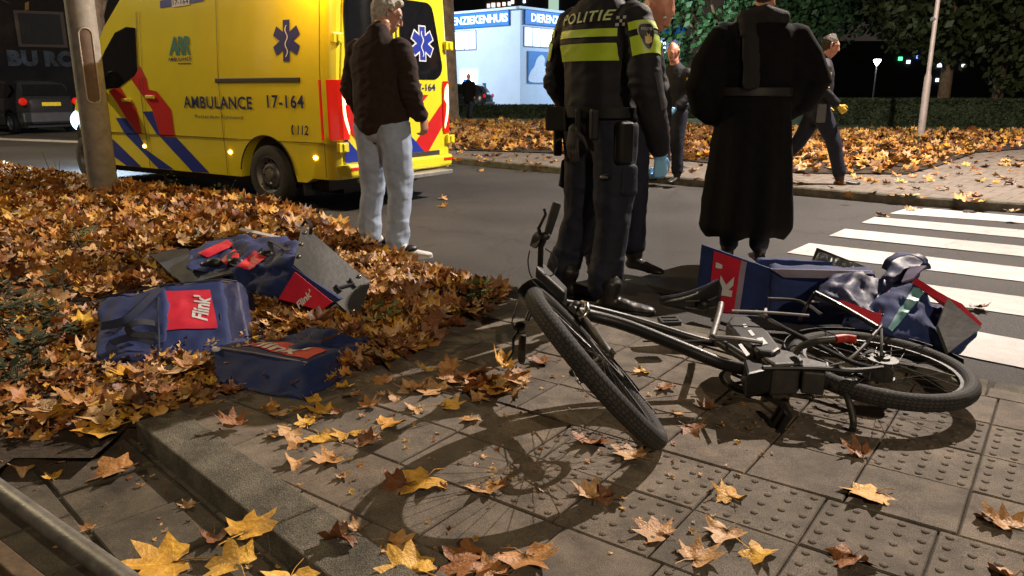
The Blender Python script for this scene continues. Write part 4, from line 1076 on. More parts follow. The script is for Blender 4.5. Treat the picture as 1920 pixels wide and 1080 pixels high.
W_(MB().hexa([P(1646, 612, 3.28), P(1655, 616, 3.28), P(1655, 618, 3.36), P(1646, 614, 3.36), P(1650, 588, 3.28), P(1663, 590, 3.28), P(1663, 590, 3.36), P(1650, 588, 3.36)]), 'rack_bracket', M_frame_p, bevel=.003)
# rear wheel, nearly flat
rC = G(1650, 689, .205)
rn = unit(Vector((.06, -.05, 1)))
rw_, rpt = bike_wheel(rC, rn, Vector((1, 0, 0)), .352, .066, .055, .11, bike)
rE = unit(Vector((1, 0, 0)) - rn*rn.x); rG = rn.cross(rE)
W_(arcmb(rC, rE, rG, rn, .368, .066, R(-2 + 12), R(195)), 'mudguard', M_frame_p, smooth=True)
for a0 in (R(35), R(110)):
    W_(MB().tube([rC + rE*.37*math.cos(a0) + rG*.37*math.sin(a0) + rn*.03, rC + rn*.065], .0025, 6), 'mudguard_stay', M_spoke)

# ------------------------------------------------------------ delivery bags
M_nav = mat('navy_canvas', (.012, .028, .125), .8, var=.35, vscale=7, bump=.5, bscale=420, bdist=.002)
M_vinyl = mat('navy_vinyl', (.012, .018, .075), .56, var=.25, vscale=9, bump=.25, bscale=30)
M_redc = mat('crimson_canvas', (.62, .016, .045), .6, var=.15, vscale=8, bump=.4, bscale=420, bdist=.002)
M_lett = mat('white_print', (.70, .70, .70), .55, var=.06)
M_board = mat('grey_board', (.055, .055, .052), .5, var=.2, vscale=6, bump=.15, bscale=40)
M_strap = mat('black_webbing', (.012, .013, .022), .75, var=.2, bump=.4, bscale=300)
M_foil = mat('silver_foil', (.55, .60, .66), .22, 1., var=.4, vscale=14, bump=1.0, bscale=22, bdist=.02)
M_grey = mat('grey_binding', (.22, .20, .26), .55, var=.2)
M_teal2 = mat('teal_reflex', (.14, .34, .36), .45, var=.1)
def soft_box(front, back, name, m, par, n=16, rr=.12, amp=.012, fs=5., sag=0., seed=0, wr=.006, world=True):
    """closed padded box from 4 front corners (BL, BR, TR, TL) and 4 back corners, rounded and creased"""
    c = [Vector(p) for p in front + back]
    def tri(u, v, w):
        a = (c[0]*(1-u) + c[1]*u)*(1-v) + (c[3]*(1-u) + c[2]*u)*v
        b = (c[4]*(1-u) + c[5]*u)*(1-v) + (c[7]*(1-u) + c[6]*u)*v
        return a*(1-w) + b*w
    bm = bmesh.new(); bmesh.ops.create_cube(bm, size=2); bmesh.ops.subdivide_edges(bm, edges=bm.edges[:], cuts=n, use_grid_fill=True)
    for v in bm.verts:
        q = v.co.copy(); k = Vector([max(-1 + rr, min(1 - rr, x)) for x in q]); d = q - k
        if d.length > 1e-9: q = k + d.normalized() * rr
        p = tri((q.x+1)/2, (q.z+1)/2, (q.y+1)/2)
        v.co = p
    bm.normal_update()
    nm = {v: v.normal.copy() for v in bm.verts}
    for v in bm.verts:
        p = v.co
        a = amp * fbm(p + Vector((seed*3.1, 0, 0)), fs, 3)
        a += wr * (1 - abs(noise.noise(Vector((p.x*9 + p.z*5 + seed, p.y*7, p.z*16 - p.x*6))))*2.2)
        v.co = p + nm[v] * a
        if sag: v.co.z -= sag * max(0, noise.noise(p * 3.3 + Vector((seed, 0, 0))))
    me = bpy.data.meshes.new(name); 
    off = parent_origin(par) if par is not None else Vector((0, 0, 0))
    for v in bm.verts: v.co -= off
    bmesh.ops.recalc_face_normals(bm, faces=bm.faces[:]); bm.to_mesh(me); bm.free(); me.materials.append(m)
    o = bpy.data.objects.new(name, me); COL.objects.link(o)
    if par is not None: o.parent = par
    shade(o, 70)
    return o
from mathutils.bvhtree import BVHTree
def surf(target, cam_dir=None):
    off = parent_origin(target.parent) + target.location if target.parent else target.location
    me = target.data; vs = [v.co + off for v in me.vertices]; fs = [tuple(p.vertices) for p in me.polygons]
    return BVHTree.FromPolygons(vs, fs)
def on_surf(bvh, p, d, off):       # drop p along d on to the surface, lift by off
    hit = bvh.ray_cast(p - d*.6, d, 1.6)
    if hit[0] is not None:
        n = hit[1] if hit[1].dot(d) < 0 else -hit[1]
        return hit[0] + n*off
    hit = bvh.find_nearest(p); return hit[0] + (hit[1] if hit[1].dot(d) < 0 else -hit[1])*off
def decal(target, quad, m, name, off=.003, par=None, nx=14, ny=14, d=None, text=None, tq=None, **kw):
    """a sewn-on patch or print that follows the surface of its bag"""
    bvh = surf(target); q = [Vector(p) for p in quad]; f = quadmap(q)
    d = unit((q[1]-q[0]).cross(q[3]-q[0])) if d is None else unit(d)
    cen = sum(q, Vector())/4
    if d.dot(cen - Vector((0, 0, CAMH))) < 0: d = -d
    par = par or target; org = parent_origin(par)
    if text: mb = text_on(MB(), text, lambda u, v: on_surf(bvh, f(u, v), d, off) - org, subdiv=2, **kw)
    else: mb = grid(nx, ny, lambda u, v: on_surf(bvh, f(u, v), d, off) - org)
    return mb.build(name, m, par, smooth=True)
def flat_quad(q, th, m, name, par, bump_=.006, nx=10, ny=10, seed=0, fq=5):
    """a thin stiff sheet of cloth or board with real thickness"""
    f = quadmap(q); n_ = unit((Vector(q[1])-Vector(q[0])).cross(Vector(q[3])-Vector(q[0]))); org = parent_origin(par)
    g = lambda u, v, s: f(u, v) + n_*(bump_*fbm(f(u, v) + Vector((seed, 0, 0)), fq, 3) + s*th/2) - org
    mb = MB(); grid(nx, ny, lambda u, v: g(u, v, 1), mb=mb); grid(nx, ny, lambda u, v: g(v, u, -1), mb=mb)
    for e in (lambda t: (t, 0), lambda t: (1, t), lambda t: (1 - t, 1), lambda t: (0, 1 - t)):
        grid(nx, 1, lambda u, v: g(*e(u), 1 - 2*v), mb=mb)
    return mb.build(name, m, par, smooth=True, auto=50)
def strap(pts, w, par, name='strap', m=None, th=.004, up=None):
    c = curve_pts([Vector(p) for p in pts], 6); rg = []; org = parent_origin(par)
    for i, p in enumerate(c):
        t = unit(c[min(i+1, len(c)-1)] - c[max(i-1, 0)]); u = up or Vector((0, 0, 1)); s = t.cross(u)
        if s.length < .1: s = t.cross(Vector((0, 1, 0)))
        s.normalize(); n_ = s.cross(t)
        rg.append([p + s*w/2 + n_*th/2 - org, p - s*w/2 + n_*th/2 - org, p - s*w/2 - n_*th/2 - org, p + s*w/2 - n_*th/2 - org])
    return MB().rings(rg).build(name, m or M_strap, par, smooth=True, auto=50)
# bag A : lying on its side in the leaves, printed patch facing us, padded bottom to the right
bA = thing('delivery_bag', 'leftmost navy delivery bag lying flat in the leaves with a large red patch', 'bag', G(320, 660, .1), group='insulated delivery bags')
A0 = [P(183, 684, 3.22), P(312, 672, 3.29), P(312, 538, 3.72), P(186, 560, 3.70)]
off_ = Vector((-.02, .20, -.10))
sA = soft_box(A0, [p + off_ for p in A0], 'bag_top', M_nav, bA, rr=.10, amp=.02, wr=.012, seed=1)
A1 = [P(300, 672, 3.28), P(432, 655, 3.40), P(415, 524, 3.85), P(298, 536, 3.74)]
sB = soft_box(A1, [p + Vector((0, .22, -.12)) for p in A1], 'bag_body', M_nav, bA, rr=.08, amp=.010, wr=.006, seed=2)
A2 = [P(420, 655, 3.40), P(466, 640, 3.50), P(445, 528, 3.90), P(408, 524, 3.86)]
sC = soft_box(A2, [p + Vector((0, .22, -.12)) for p in A2], 'bag_base', M_vinyl, bA, rr=.10, amp=.006, wr=.006, seed=3)
pq = [P(315, 636, 3.5), P(413, 628, 3.55), P(393, 541, 3.75), P(310, 546, 3.7)]
decal(sB, pq, M_redc, 'patch', .004)
lq = [P(398, 613, 3.6), P(394, 551, 3.7), P(363, 554, 3.7), P(367, 610, 3.6)]
decal(sB, lq, M_lett, 'word_print', .007, text="Flink'", bold=.03, shear=.25)
strap([P(300, 540, 3.70), P(270, 570, 3.55), P(235, 600, 3.44), P(190, 612, 3.44)], .04, bA, m=mat('navy_webbing', (.02, .03, .07), .7, var=.2), up=Vector((0, -.8, .6)))
strap([P(290, 606, 3.42), P(262, 604, 3.36), P(240, 612, 3.33), P(250, 626, 3.33), P(292, 628, 3.36)], .03, bA, name='handle', up=Vector((0, -.8, .6)))
for aa, bb in ((A1[3], A1[2]), (A1[2], A2[2]), (A1[0], A1[1]), (A0[3], A1[3]), (A1[0], A1[3]), (A2[3], A2[0])):
    mid_ = (aa + bb)/2 + Vector((0, -.008, .004)); MB().tube(curve_pts([aa + Vector((0, -.006, .002)), mid_, bb + Vector((0, -.006, .002))], 5), .0045, 6).build('piping', mat('navy_webbing', (.02, .03, .07), .7, var=.2), bA, world=True, smooth=True)
strap([P(192, 650, 3.36), P(245, 632, 3.33), P(285, 640, 3.34)], .035, bA, m=MATS['navy_webbing'], up=Vector((0, -.8, .6)))
# bag B : in front, boxy base towards us, patch on its upper side
bBt = thing('delivery_bag', 'navy delivery bag nearest the camera, its plain boxy base facing us', 'bag', G(500, 745, .08), group='insulated delivery bags')
fr = [G(402, 724, .09), G(572, 752, .085), P(578, 678, 3.05), P(398, 648, 3.24)]
bk_ = [G(520, 660, .10), G(668, 690, .10), P(690, 640, 3.55), P(500, 622, 3.75)]
s1 = soft_box(fr, bk_, 'bag_body', M_nav, bBt, rr=.07, amp=.014, wr=.006, seed=5)
decal(s1, [P(577, 680, 3.07), P(615, 664, 3.25), P(487, 637, 3.45), P(452, 645, 3.3)], M_redc, 'patch', .004, d=Vector((0, .3, -1)))
decal(s1, [P(460, 650, 3.28), P(562, 668, 3.12), P(585, 660, 3.25), P(480, 643, 3.42)], M_lett, 'word_print', .007, text="Flink'", bold=.03, shear=.25, d=Vector((0, .3, -1)))
s2 = soft_box([P(560, 662, 3.2), P(655, 678, 3.4), P(693, 636, 3.5), P(600, 625, 3.5)], [P(500, 640, 3.5), P(640, 650, 3.75), P(680, 630, 3.85), P(520, 622, 3.8)], 'bag_top', M_nav, bBt, rr=.12, amp=.03, wr=.014, seed=6)
strap([P(592, 622, 3.55), P(600, 610, 3.55), P(604, 628, 3.45), P(602, 648, 3.38)], .022, bBt, name='handle')
strap([P(398, 650, 3.22), P(480, 662, 3.14), P(576, 680, 3.04)], .008, bBt, name='piping', m=M_grey)
W2 = lambda mb, n_, m, par, **kw: mb.build(n_, m, par, world=True, **kw)
for p in ((405, 655, 3.2), (570, 688, 3.03)): W2(MB().ell(P(*p), (.02, .012, .012)), 'worn_corner', M_lett, bBt)
# bag C : burst open behind, grey board leaning at its right
bCt = thing('delivery_bag', 'burst open navy delivery bag with a stiff grey board standing at its right', 'bag', G(560, 590, .1), group='insulated delivery bags')
flat_quad([P(277, 476, 5.05), P(347, 535, 4.35), P(452, 508, 4.35), P(352, 470, 5.0)], .012, mat('slate_canvas', (.035, .045, .075), .7, var=.3, bump=.4, bscale=300), 'flap', bCt, .03, seed=1)
s3 = soft_box([P(440, 545, 4.30), P(555, 565, 4.05), P(552, 490, 4.15), P(430, 505, 4.42)], [P(420, 500, 4.9), P(560, 470, 4.8), P(555, 450, 4.8), P(450, 445, 4.9)], 'bag_body', M_nav, bCt, rr=.10, amp=.035, wr=.02, seed=8)
s4 = soft_box([P(350, 505, 4.45), P(440, 520, 4.45), P(445, 488, 4.5), P(352, 474, 4.75)], [P(380, 470, 5.1), P(470, 470, 5.1), P(470, 436, 5.1), P(430, 440, 5.15)], 'bag_top', M_nav, bCt, rr=.12, amp=.03, wr=.015, seed=9)
decal(s4, [P(372, 476, 4.7), P(390, 484, 4.7), P(440, 462, 4.7), P(428, 450, 4.7)], M_redc, 'inner_patch', .008, d=ray(405, 468))
decal(s3, [P(446, 500, 4.6), P(470, 506, 4.6), P(500, 484, 4.6), P(478, 472, 4.6)], M_redc, 'inner_patch', .008, d=ray(470, 490)); decal(s4, [P(412, 492, 4.6), P(440, 500, 4.6), P(452, 484, 4.6), P(440, 468, 4.6)], M_redc, 'inner_patch', .008, d=ray(435, 484))
flat_quad([P(448, 431, 5.1), P(524, 448, 4.95), P(527, 444, 4.97), P(452, 427, 5.12)], .006, M_lett, 'white_edge', bCt, .0)
q = [P(527, 560, 4.02), P(606, 582, 3.93), P(627, 566, 3.93), P(557, 510, 4.02)]
flat_quad([q[0], q[1], P(640, 560, 3.93), P(553, 500, 4.03)], .05, M_nav, 'side_panel', bCt, .01)
pt_ = flat_quad([q[0] + Vector((0, -.04, .01)), q[1] + Vector((0, -.04, .01)), q[2] + Vector((0, -.04, .01)), q[3] + Vector((0, -.04, .01))], .004, M_redc, 'patch', bCt, .004)
fq_ = quadmap([P(557, 576, 3.93), P(574, 579, 3.92), P(585, 540, 3.93), P(570, 535, 3.94)])
fq_ = quadmap([P(552, 574, 3.93), P(581, 545, 3.92), P(590, 553, 3.92), P(563, 582, 3.93)][:4])
fq_ = quadmap([P(561, 580, 3.925), P(588, 552, 3.92), P(580, 541, 3.92), P(553, 569, 3.925)])
tm_ = MB(); org = parent_origin(bCt); text_on(tm_, "Flink'", lambda u, v: fq_(u, v) - org, bold=.03, shear=.2); tm_.build('word_print', M_lett, pt_).location = (0, 0, 0)
bpy.data.objects[tm_ and 'word_print'].location = (0, 0, 0)
pan = [P(550, 498, 4.02), P(672, 604, 3.85), P(694, 530, 4.15), P(566, 422, 4.30)]
bdq = flat_quad(pan, .012, M_board, 'stiff_board', bCt, .004)
f = quadmap(pan)
nb = unit((pan[1]-pan[0]).cross(pan[3]-pan[0])); nb = nb if nb.y < 0 else -nb
for u, v in ((.06, .85), (.05, .55), (.05, .25), (.9, .1), (.85, .9)): W2(MB().ell(f(u, v) + nb*.008, (.012, .006, .012)), 'rivet', M_chrome, bCt, smooth=True)
for a, b in (((.62, .25), (.80, .62)), ((.60, .30), (.68, .26)), ((.75, .68), (.84, .60))): W2(MB().tube([f(*a) + nb*.012, f(*b) + nb*.012], .008, 6), 'webbing_handle', M_strap, bCt)
strap([P(566, 424, 4.28), P(575, 413, 4.25), P(583, 425, 4.2), P(582, 440, 4.18)], .02, bCt, name='buckle_strap')
strap([P(540, 470, 4.3), P(505, 452, 4.6), P(520, 490, 4.3), P(480, 512, 4.28)], .03, bCt)
strap([P(450, 470, 4.6), P(430, 478, 4.5), P(440, 498, 4.4), P(470, 500, 4.36)], .025, bCt)
for p in ((500, 478, 4.5), (442, 492, 4.45), (402, 493, 4.5), (390, 498, 4.55)): W2(MB().ell(P(*p), (.05, .035, .03)), 'buckle', M_black, bCt, smooth=True)
flat_quad([P(497, 500, 4.25), P(512, 505, 4.2), P(541, 460, 4.4), P(535, 455, 4.42)], .006, M_vinyl, 'vinyl_fold', bCt, .02)

# crate bag standing open behind the bicycle
cr = thing('delivery_crate_bag', 'large open navy insulated box standing behind the bicycle saddle', 'bag', G(1440, 590, .02))
lp = [P(1305, 584, 4.22), P(1430, 592, 3.96), P(1447, 504, 3.98), P(1317, 458, 4.28)]
flap = flat_quad(lp, .02, M_nav, 'side_wall', cr, .008)
def onq(q, ins, o=.015):
    f = quadmap(q); n_ = unit((q[1]-q[0]).cross(q[3]-q[0])); n_ = n_ if n_.y < 0 else -n_
    return lambda u, v: f(ins[0] + (ins[1]-ins[0])*u, v*(ins[3]-ins[2]) + ins[2]) + n_*(o + .008*fbm(f(ins[0] + (ins[1]-ins[0])*u, v*(ins[3]-ins[2]) + ins[2]), 5, 3)*(-1 if False else -1 if n_.dot(unit((q[1]-q[0]).cross(q[3]-q[0]))) < 0 else 1))
og = parent_origin(cr)
g_ = onq(lp, (.20, .60, .02, .97)); grid(8, 10, lambda u, v: g_(u, v) - og).build('red_stripe', M_redc, cr, smooth=True)
g_ = onq(lp, (.60, .68, .02, .97)); grid(4, 10, lambda u, v: g_(u, v) - og).build('pale_stripe', mat('pale_lilac', (.32, .27, .36), .6), cr, smooth=True)
g2_ = onq(lp, (.24, .56, .30, .84), .021); mbk = MB()
text_on(mbk, "k", lambda u, v: g2_(.95 - .9*v, .0 + .66*u) - og, bold=.05); text_on(mbk, "'", lambda u, v: g2_(.35 - .3*v, .78 + .16*u) - og, bold=.05); mbk.build('word_print', M_lett, cr)
body4 = [P(1440, 604, 3.93), P(1650, 612, 3.80), P(1640, 514, 3.84), P(1447, 506, 3.98)]
soft_box(body4, [p + Vector((.03, .13, .0)) for p in body4], 'front_wall', M_nav, cr, rr=.06, amp=.012, wr=.008, seed=11)
bk4 = [p + Vector((.05, .42, -.02)) for p in body4]
soft_box([p + Vector((0, -.06, 0)) for p in bk4], bk4, 'rear_wall', M_nav, cr, rr=.1, amp=.006, wr=.004, seed=12)
flat_quad([P(1446, 504, 3.965), P(1636, 508, 3.80), P(1606, 522, 3.78), P(1470, 520, 3.94)], .012, M_grey, 'rim_binding', cr, .004)
lidq = [P(1516, 508, 4.3), P(1640, 512, 4.1), P(1634, 505, 4.12), P(1532, 465, 4.34)]
flat_quad(lidq, .02, M_black, 'lid', cr, .004); g_ = onq(lidq, (.05, .93, .04, .88), .014); grid(16, 12, lambda u, v: g_(u, v) + Vector((0, -.008*abs(fbm((u*6, v*4, 2), 1, 2)), 0)) - og).build('foil_lining', M_foil, cr, smooth=True)
# bag over the rear wheel
rb = thing('delivery_bag', 'crumpled navy delivery bag with teal stripe slumped over the rear bicycle wheel', 'bag', G(1720, 640, .1), group='insulated delivery bags')
q = [P(1658, 622, 3.18), P(1768, 682, 3.05), P(1832, 620, 3.18), P(1712, 532, 3.42)]
s5 = soft_box(q, [p + Vector((-.06, .26, -.05)) for p in q], 'bag_body', M_nav, rb, rr=.09, amp=.035, wr=.022, seed=14)
qq = [P(1757, 612, 3.12), P(1776, 664, 3.0), P(1838, 616, 3.14), P(1775, 562, 3.25)]
flat_quad(qq, .02, M_board, 'bag_base', rb, .004)
decal(s5, [P(1664, 616, 3.2), P(1672, 622, 3.2), P(1738, 545, 3.4), P(1712, 540, 3.4)], M_teal2, 'reflective_stripe', .006, d=fv*0 + Vector((.45, .85, -.25)), nx=4)
flat_quad([P(1714, 526, 3.42), P(1726, 534, 3.40), P(1836, 614, 3.16), P(1800, 576, 3.22)], .03, M_redc, 'red_edge', rb, .01)
s6 = soft_box([P(1640, 600, 3.28), P(1662, 612, 3.22), P(1716, 543, 3.42), P(1668, 545, 3.45)], [P(1640, 590, 3.5), P(1670, 600, 3.5), P(1716, 530, 3.6), P(1668, 535, 3.65)], 'red_side', M_redc, rb, n=10, rr=.1, amp=.012, seed=15)
s7 = soft_box([P(1548, 560, 3.5), P(1650, 592, 3.3), P(1662, 545, 3.45), P(1560, 528, 3.6)], [P(1548, 555, 3.8), P(1650, 580, 3.6), P(1662, 535, 3.7), P(1560, 520, 3.8)], 'bag_top', M_vinyl, rb, n=14, rr=.15, amp=.06, wr=.02, seed=16)
flat_quad([P(1562, 566, 3.42), P(1648, 614, 3.22), P(1654, 592, 3.24), P(1580, 564, 3.4)], .012, M_redc, 'red_piping', rb, .006)
s8 = soft_box([P(1662, 530, 3.55), P(1700, 532, 3.5), P(1738, 500, 3.6), P(1670, 488, 3.7)], [P(1662, 520, 3.75), P(1700, 525, 3.75), P(1730, 490, 3.75), P(1680, 478, 3.8)], 'folded_cover', M_vinyl, rb, n=12, rr=.25, amp=.03, wr=.02, seed=17)
strap([P(1658, 505, 3.6), P(1668, 486, 3.6), P(1700, 476, 3.6), P(1730, 488, 3.6), P(1736, 505, 3.58)], .05, rb, name='shoulder_strap', m=M_nav)
flat_quad([P(1690, 528, 3.46), P(1712, 522, 3.44), P(1738, 500, 3.5), P(1705, 502, 3.54)], .008, mat('shiny_lilac_lining', (.22, .2, .3), .25, var=.2), 'lining', rb, .015)

# ------------------------------------------------------------ people
M_skin = mat('skin', (.52, .27, .18), .5, var=.12, vscale=18, bump=.15, bscale=160, bdist=.002)
M_skin2 = mat('skin_ruddy', (.55, .24, .16), .5, var=.12, vscale=18, bump=.15, bscale=160, bdist=.002)
M_hairgrey = mat('grey_hair', (.42, .39, .34), .7, var=.35, vscale=60, bump=.8, bscale=130)
M_hairdark = mat('short_dark_hair', (.03, .018, .011), .7, var=.35, vscale=60, bump=.6, bscale=150)
M_jacket = mat('dark_brown_fleece', (.026, .0135, .010), .95, var=.3, vscale=30, bump=.5, bscale=300, bdist=.003)
M_jeans = mat('washed_denim', (.34, .42, .56), .85, var=.22, vscale=7, bump=.45, bscale=380, bdist=.002)
M_coat = mat('black_wool', (.0055, .005, .0055), .97, spec=.15, var=.3, vscale=30, bump=.4, bscale=280, bdist=.003)
M_police = mat('police_black_navy', (.011, .012, .017), .72, spec=.3, var=.3, vscale=9, bump=.35, bscale=320, bdist=.002, rvar=.08)
M_trous = mat('police_trousers', (.011, .013, .026), .75, spec=.3, var=.3, vscale=9, bump=.4, bscale=320, bdist=.002)
M_boot = mat('polished_boot', (.012, .010, .009), .42, var=.3, vscale=20, bump=.15, bscale=60, rvar=.12)
M_sneak = mat('white_trainer', (.62, .60, .58), .6, var=.15)
M_glove = mat('blue_nitrile_glove', (.22, .50, .78), .45, var=.12, bump=.2, bscale=60)
M_gloveY = mat('yellow_glove', (.65, .42, .04), .5, var=.15)
M_belt = mat('belt_leather', (.010, .010, .010), .6, spec=.3, var=.2)
M_silver = mat('retro_reflective_print', (.42, .42, .38), .4, var=.1)
M_lime = mat('hi_vis_lime', (.44, .62, .03), .5, var=.07, vscale=14, bump=.3, bscale=300, bdist=.001)
M_hivisy = mat('hi_vis_yellow', (.72, .50, .01), .5, var=.07)

def tubemesh(bm, ch, n=14):
    """ch: list of (point, half width a, half depth b); ch.side: direction of the half width"""
    pts, side = ch
    side = Vector(side)
    P_s = [Vector(p[0]) for p in pts]; k = len(pts); rg = []
    ext = []
    for i in range(k):
        t = unit(P_s[min(i+1, k-1)] - P_s[max(i-1, 0)]); s = side - t*side.dot(t)
        if s.length < 1e-4: s = t.orthogonal()
        s.normalize(); d = t.cross(s)
        ext.append((P_s[i], t, s, d, pts[i][1], pts[i][2] if len(pts[i]) > 2 else pts[i][1]))
    def ring(c, s, d, a, b): return [bm.verts.new(c + s*(a*math.cos(2*PI*j/n)) + d*(b*math.sin(2*PI*j/n))) for j in range(n)]
    c, t, s, d, a, b = ext[0]; m = min(a, b)
    rings_ = []
    for q in (.95, .7): rings_.append(ring(c - t*m*math.sin(math.acos(1-q) if False else q*PI/2)*.8, s, d, a*math.cos(q*PI/2), b*math.cos(q*PI/2)))
    for c, t, s, d, a, b in ext: rings_.append(ring(c, s, d, a, b))
    m = min(a, b)
    for q in (.7, .95): rings_.append(ring(c + t*m*math.sin(q*PI/2)*.8, s, d, a*math.cos(q*PI/2), b*math.cos(q*PI/2)))
    for r0, r1 in zip(rings_, rings_[1:]):
        for j in range(n): bm.faces.new((r0[j], r0[(j+1) % n], r1[(j+1) % n], r1[j]))
    bm.faces.new(rings_[0][::-1]); bm.faces.new(rings_[-1])

def fuse(name, chains, m, par, voxel=.012, smooth=4, fold=None, ells=(), cut=None):
    """overlapping tapered limbs fused into ONE continuous skin, then creased like cloth"""
    bm = bmesh.new()
    for ch in chains: tubemesh(bm, ch)
    for c, r in ells:
        g = bmesh.ops.create_uvsphere(bm, u_segments=18, v_segments=12, radius=1)
        for v in g['verts']: v.co = Vector((v.co.x*r[0], v.co.y*r[1], v.co.z*r[2])) + Vector(c)
    bmesh.ops.recalc_face_normals(bm, faces=bm.faces[:])
    me = bpy.data.meshes.new(name); bm.to_mesh(me); bm.free()
    o = bpy.data.objects.new(name, me); COL.objects.link(o)
    md = o.modifiers.new('r', 'REMESH'); md.mode = 'VOXEL'; md.voxel_size = voxel
    ms = o.modifiers.new('s', 'SMOOTH'); ms.factor = .5; ms.iterations = smooth
    applymods(o); me = o.data
    if cut:
        bm = bmesh.new(); bm.from_mesh(me)
        for co, no in cut:
            bmesh.ops.bisect_plane(bm, geom=bm.verts[:] + bm.edges[:] + bm.faces[:], plane_co=co, plane_no=no, clear_outer=True)
        bm.to_mesh(me); bm.free()
    if fold:
        nv = [v.normal.copy() for v in me.vertices]
        for v, nn in zip(me.vertices, nv): v.co += nn * fold(v.co)
    me.materials.clear(); me.materials.append(m)
    me.polygons.foreach_set('use_smooth', [True]*len(me.polygons))
    if par is not None: o.parent = par
    return o

def jacket_fold(amp=.010, zc=1.0):
    def f(p):
        w = noise.noise(Vector((p.x*5 + 3, p.y*5, p.z*11 + p.x*4)))
        w2 = noise.noise(Vector((p.x*10, p.y*10 + 7, p.z*20 - p.x*8)))
        el = math.exp(-((p.z - 1.14)/.12)**2) * min(1, max(0, (abs(p.x) - .2)/.05))
        return amp*(.9*w + .5*(1 - abs(w2)*2) + el*1.1*(1 - 2.2*abs(noise.noise(Vector((p.x*6, p.y*6, p.z*26 + p.y*12))))))
    return f
def leg_fold(amp=.011):
    def f(p):
        k = 1.6 if p.z < .28 else (1.1 if .42 < p.z < .62 else .6)
        w = noise.noise(Vector((p.x*6, p.y*6 + 2, p.z*13 + p.x*16 - p.y*8)))
        w2 = noise.noise(Vector((p.x*9 + 5, p.y*9, p.z*9 + p.y*4)))
        return amp*k*((1 - abs(w)*2.4)*.35 + .8*w2 + .25*noise.noise(Vector((p.x*16 + p.z*18, p.y*14, p.z*22 - p.x*20))))
    return f
def head_chain(c, f, r, u, s=1.):
    """head ellipsoids: c centre, f facing, r right, u up"""
    c = Vector(c); f = unit(f); u = unit(Vector(u) - f*f.dot(Vector(u))); r = f.cross(u)
    q = lambda x, y, z: c + (r*x + f*y + u*z)*s
    ch = []
    ch.append(([(q(0, -.012, -.075), .050, .060), (q(0, -.012, -.03), .070, .086), (q(0, -.012, .02), .077, .096), (q(0, -.012, .065), .068, .086), (q(0, -.012, .095), .045, .06)], r))
    ch.append(([(q(0, .055, .045), .050, .035), (q(0, .066, -.005), .046, .028), (q(0, .062, -.06), .036, .028), (q(0, .060, -.100), .026, .022)], r))      # face, jaw, chin
    ch.append(([(q(-.050, .010, -.078), .018), (q(0, .058, -.103), .020), (q(.050, .010, -.078), .018)], u))
    ch.append(([(q(0, .090, .022), .008), (q(0, .104, -.004), .010), (q(0, .113, -.026), .0125, .011)], r))       # nose
    ch.append(([(q(-.015, .096, -.031), .008), (q(.015, .096, -.031), .008)], u))
    ch.append(([(q(-.042, .076, .030), .009), (q(0, .090, .033), .008), (q(.042, .076, .030), .009)], u))          # brow
    ch.append(([(q(-.022, .087, -.056), .006), (q(0, .094, -.053), .008, .006), (q(.022, .087, -.056), .006)], u))   # lips
    ch.append(([(q(-.020, .085, -.068), .007), (q(0, .092, -.070), .009, .006), (q(.020, .085, -.068), .007)], u))
    for e in (-1, 1):
        ch.append(([(q(e*.078, -.006, .018), .006, .012), (q(e*.086, -.012, .020), .005, .016)], f))
        ch.append(([(q(e*.080, .0, -.018), .007), (q(e*.086, -.012, .005), .007), (q(e*.087, -.016, .028), .007), (q(e*.082, -.004, .036), .006)], r))
    return ch, q
def hair_cap(name, q, m, par, vx=.007, full=True, length=.012, back=True):
    ch = [([(q(0, -.035, -.055 if back else -.02), .060, .055), (q(0, -.028, -.01), .080, .088), (q(0, -.022, .04), .082, .096), (q(0, -.018, .078), .070, .086), (q(0, -.018, .105), .045, .060)], (q(1, 0, 0) - q(0, 0, 0)))]
    if full:
        ch.append(([(q(-.045, .045, .088), .022), (q(0, .058, .096), .026), (q(.045, .045, .088), .022)], Vector((0, 0, 1))))
        for e in (-1, 1): ch.append(([(q(e*.074, .012, .055), .016), (q(e*.078, .008, .02), .010)], Vector((0, 0, 1))))
    def fd(p): return .005*noise.noise(p*38) + .003*noise.noise(Vector((p.x*110, p.y*110, p.z*30)))
    return fuse(name, ch, m, par, vx, 2, fd)
def eyes(q, par, s=.011):
    for e in (-1, 1):
        mb = MB(); mb.ell(q(e*.031, .083, .010), (s, s, s)); mb.ell(q(e*.031, .0905, .010), (s*.45, s*.45, s*.45), 1); mb.build('eye', [mat('eye_white', (.7, .68, .65), .2), mat('iris', (.03, .02, .015), .1)], par, smooth=True)
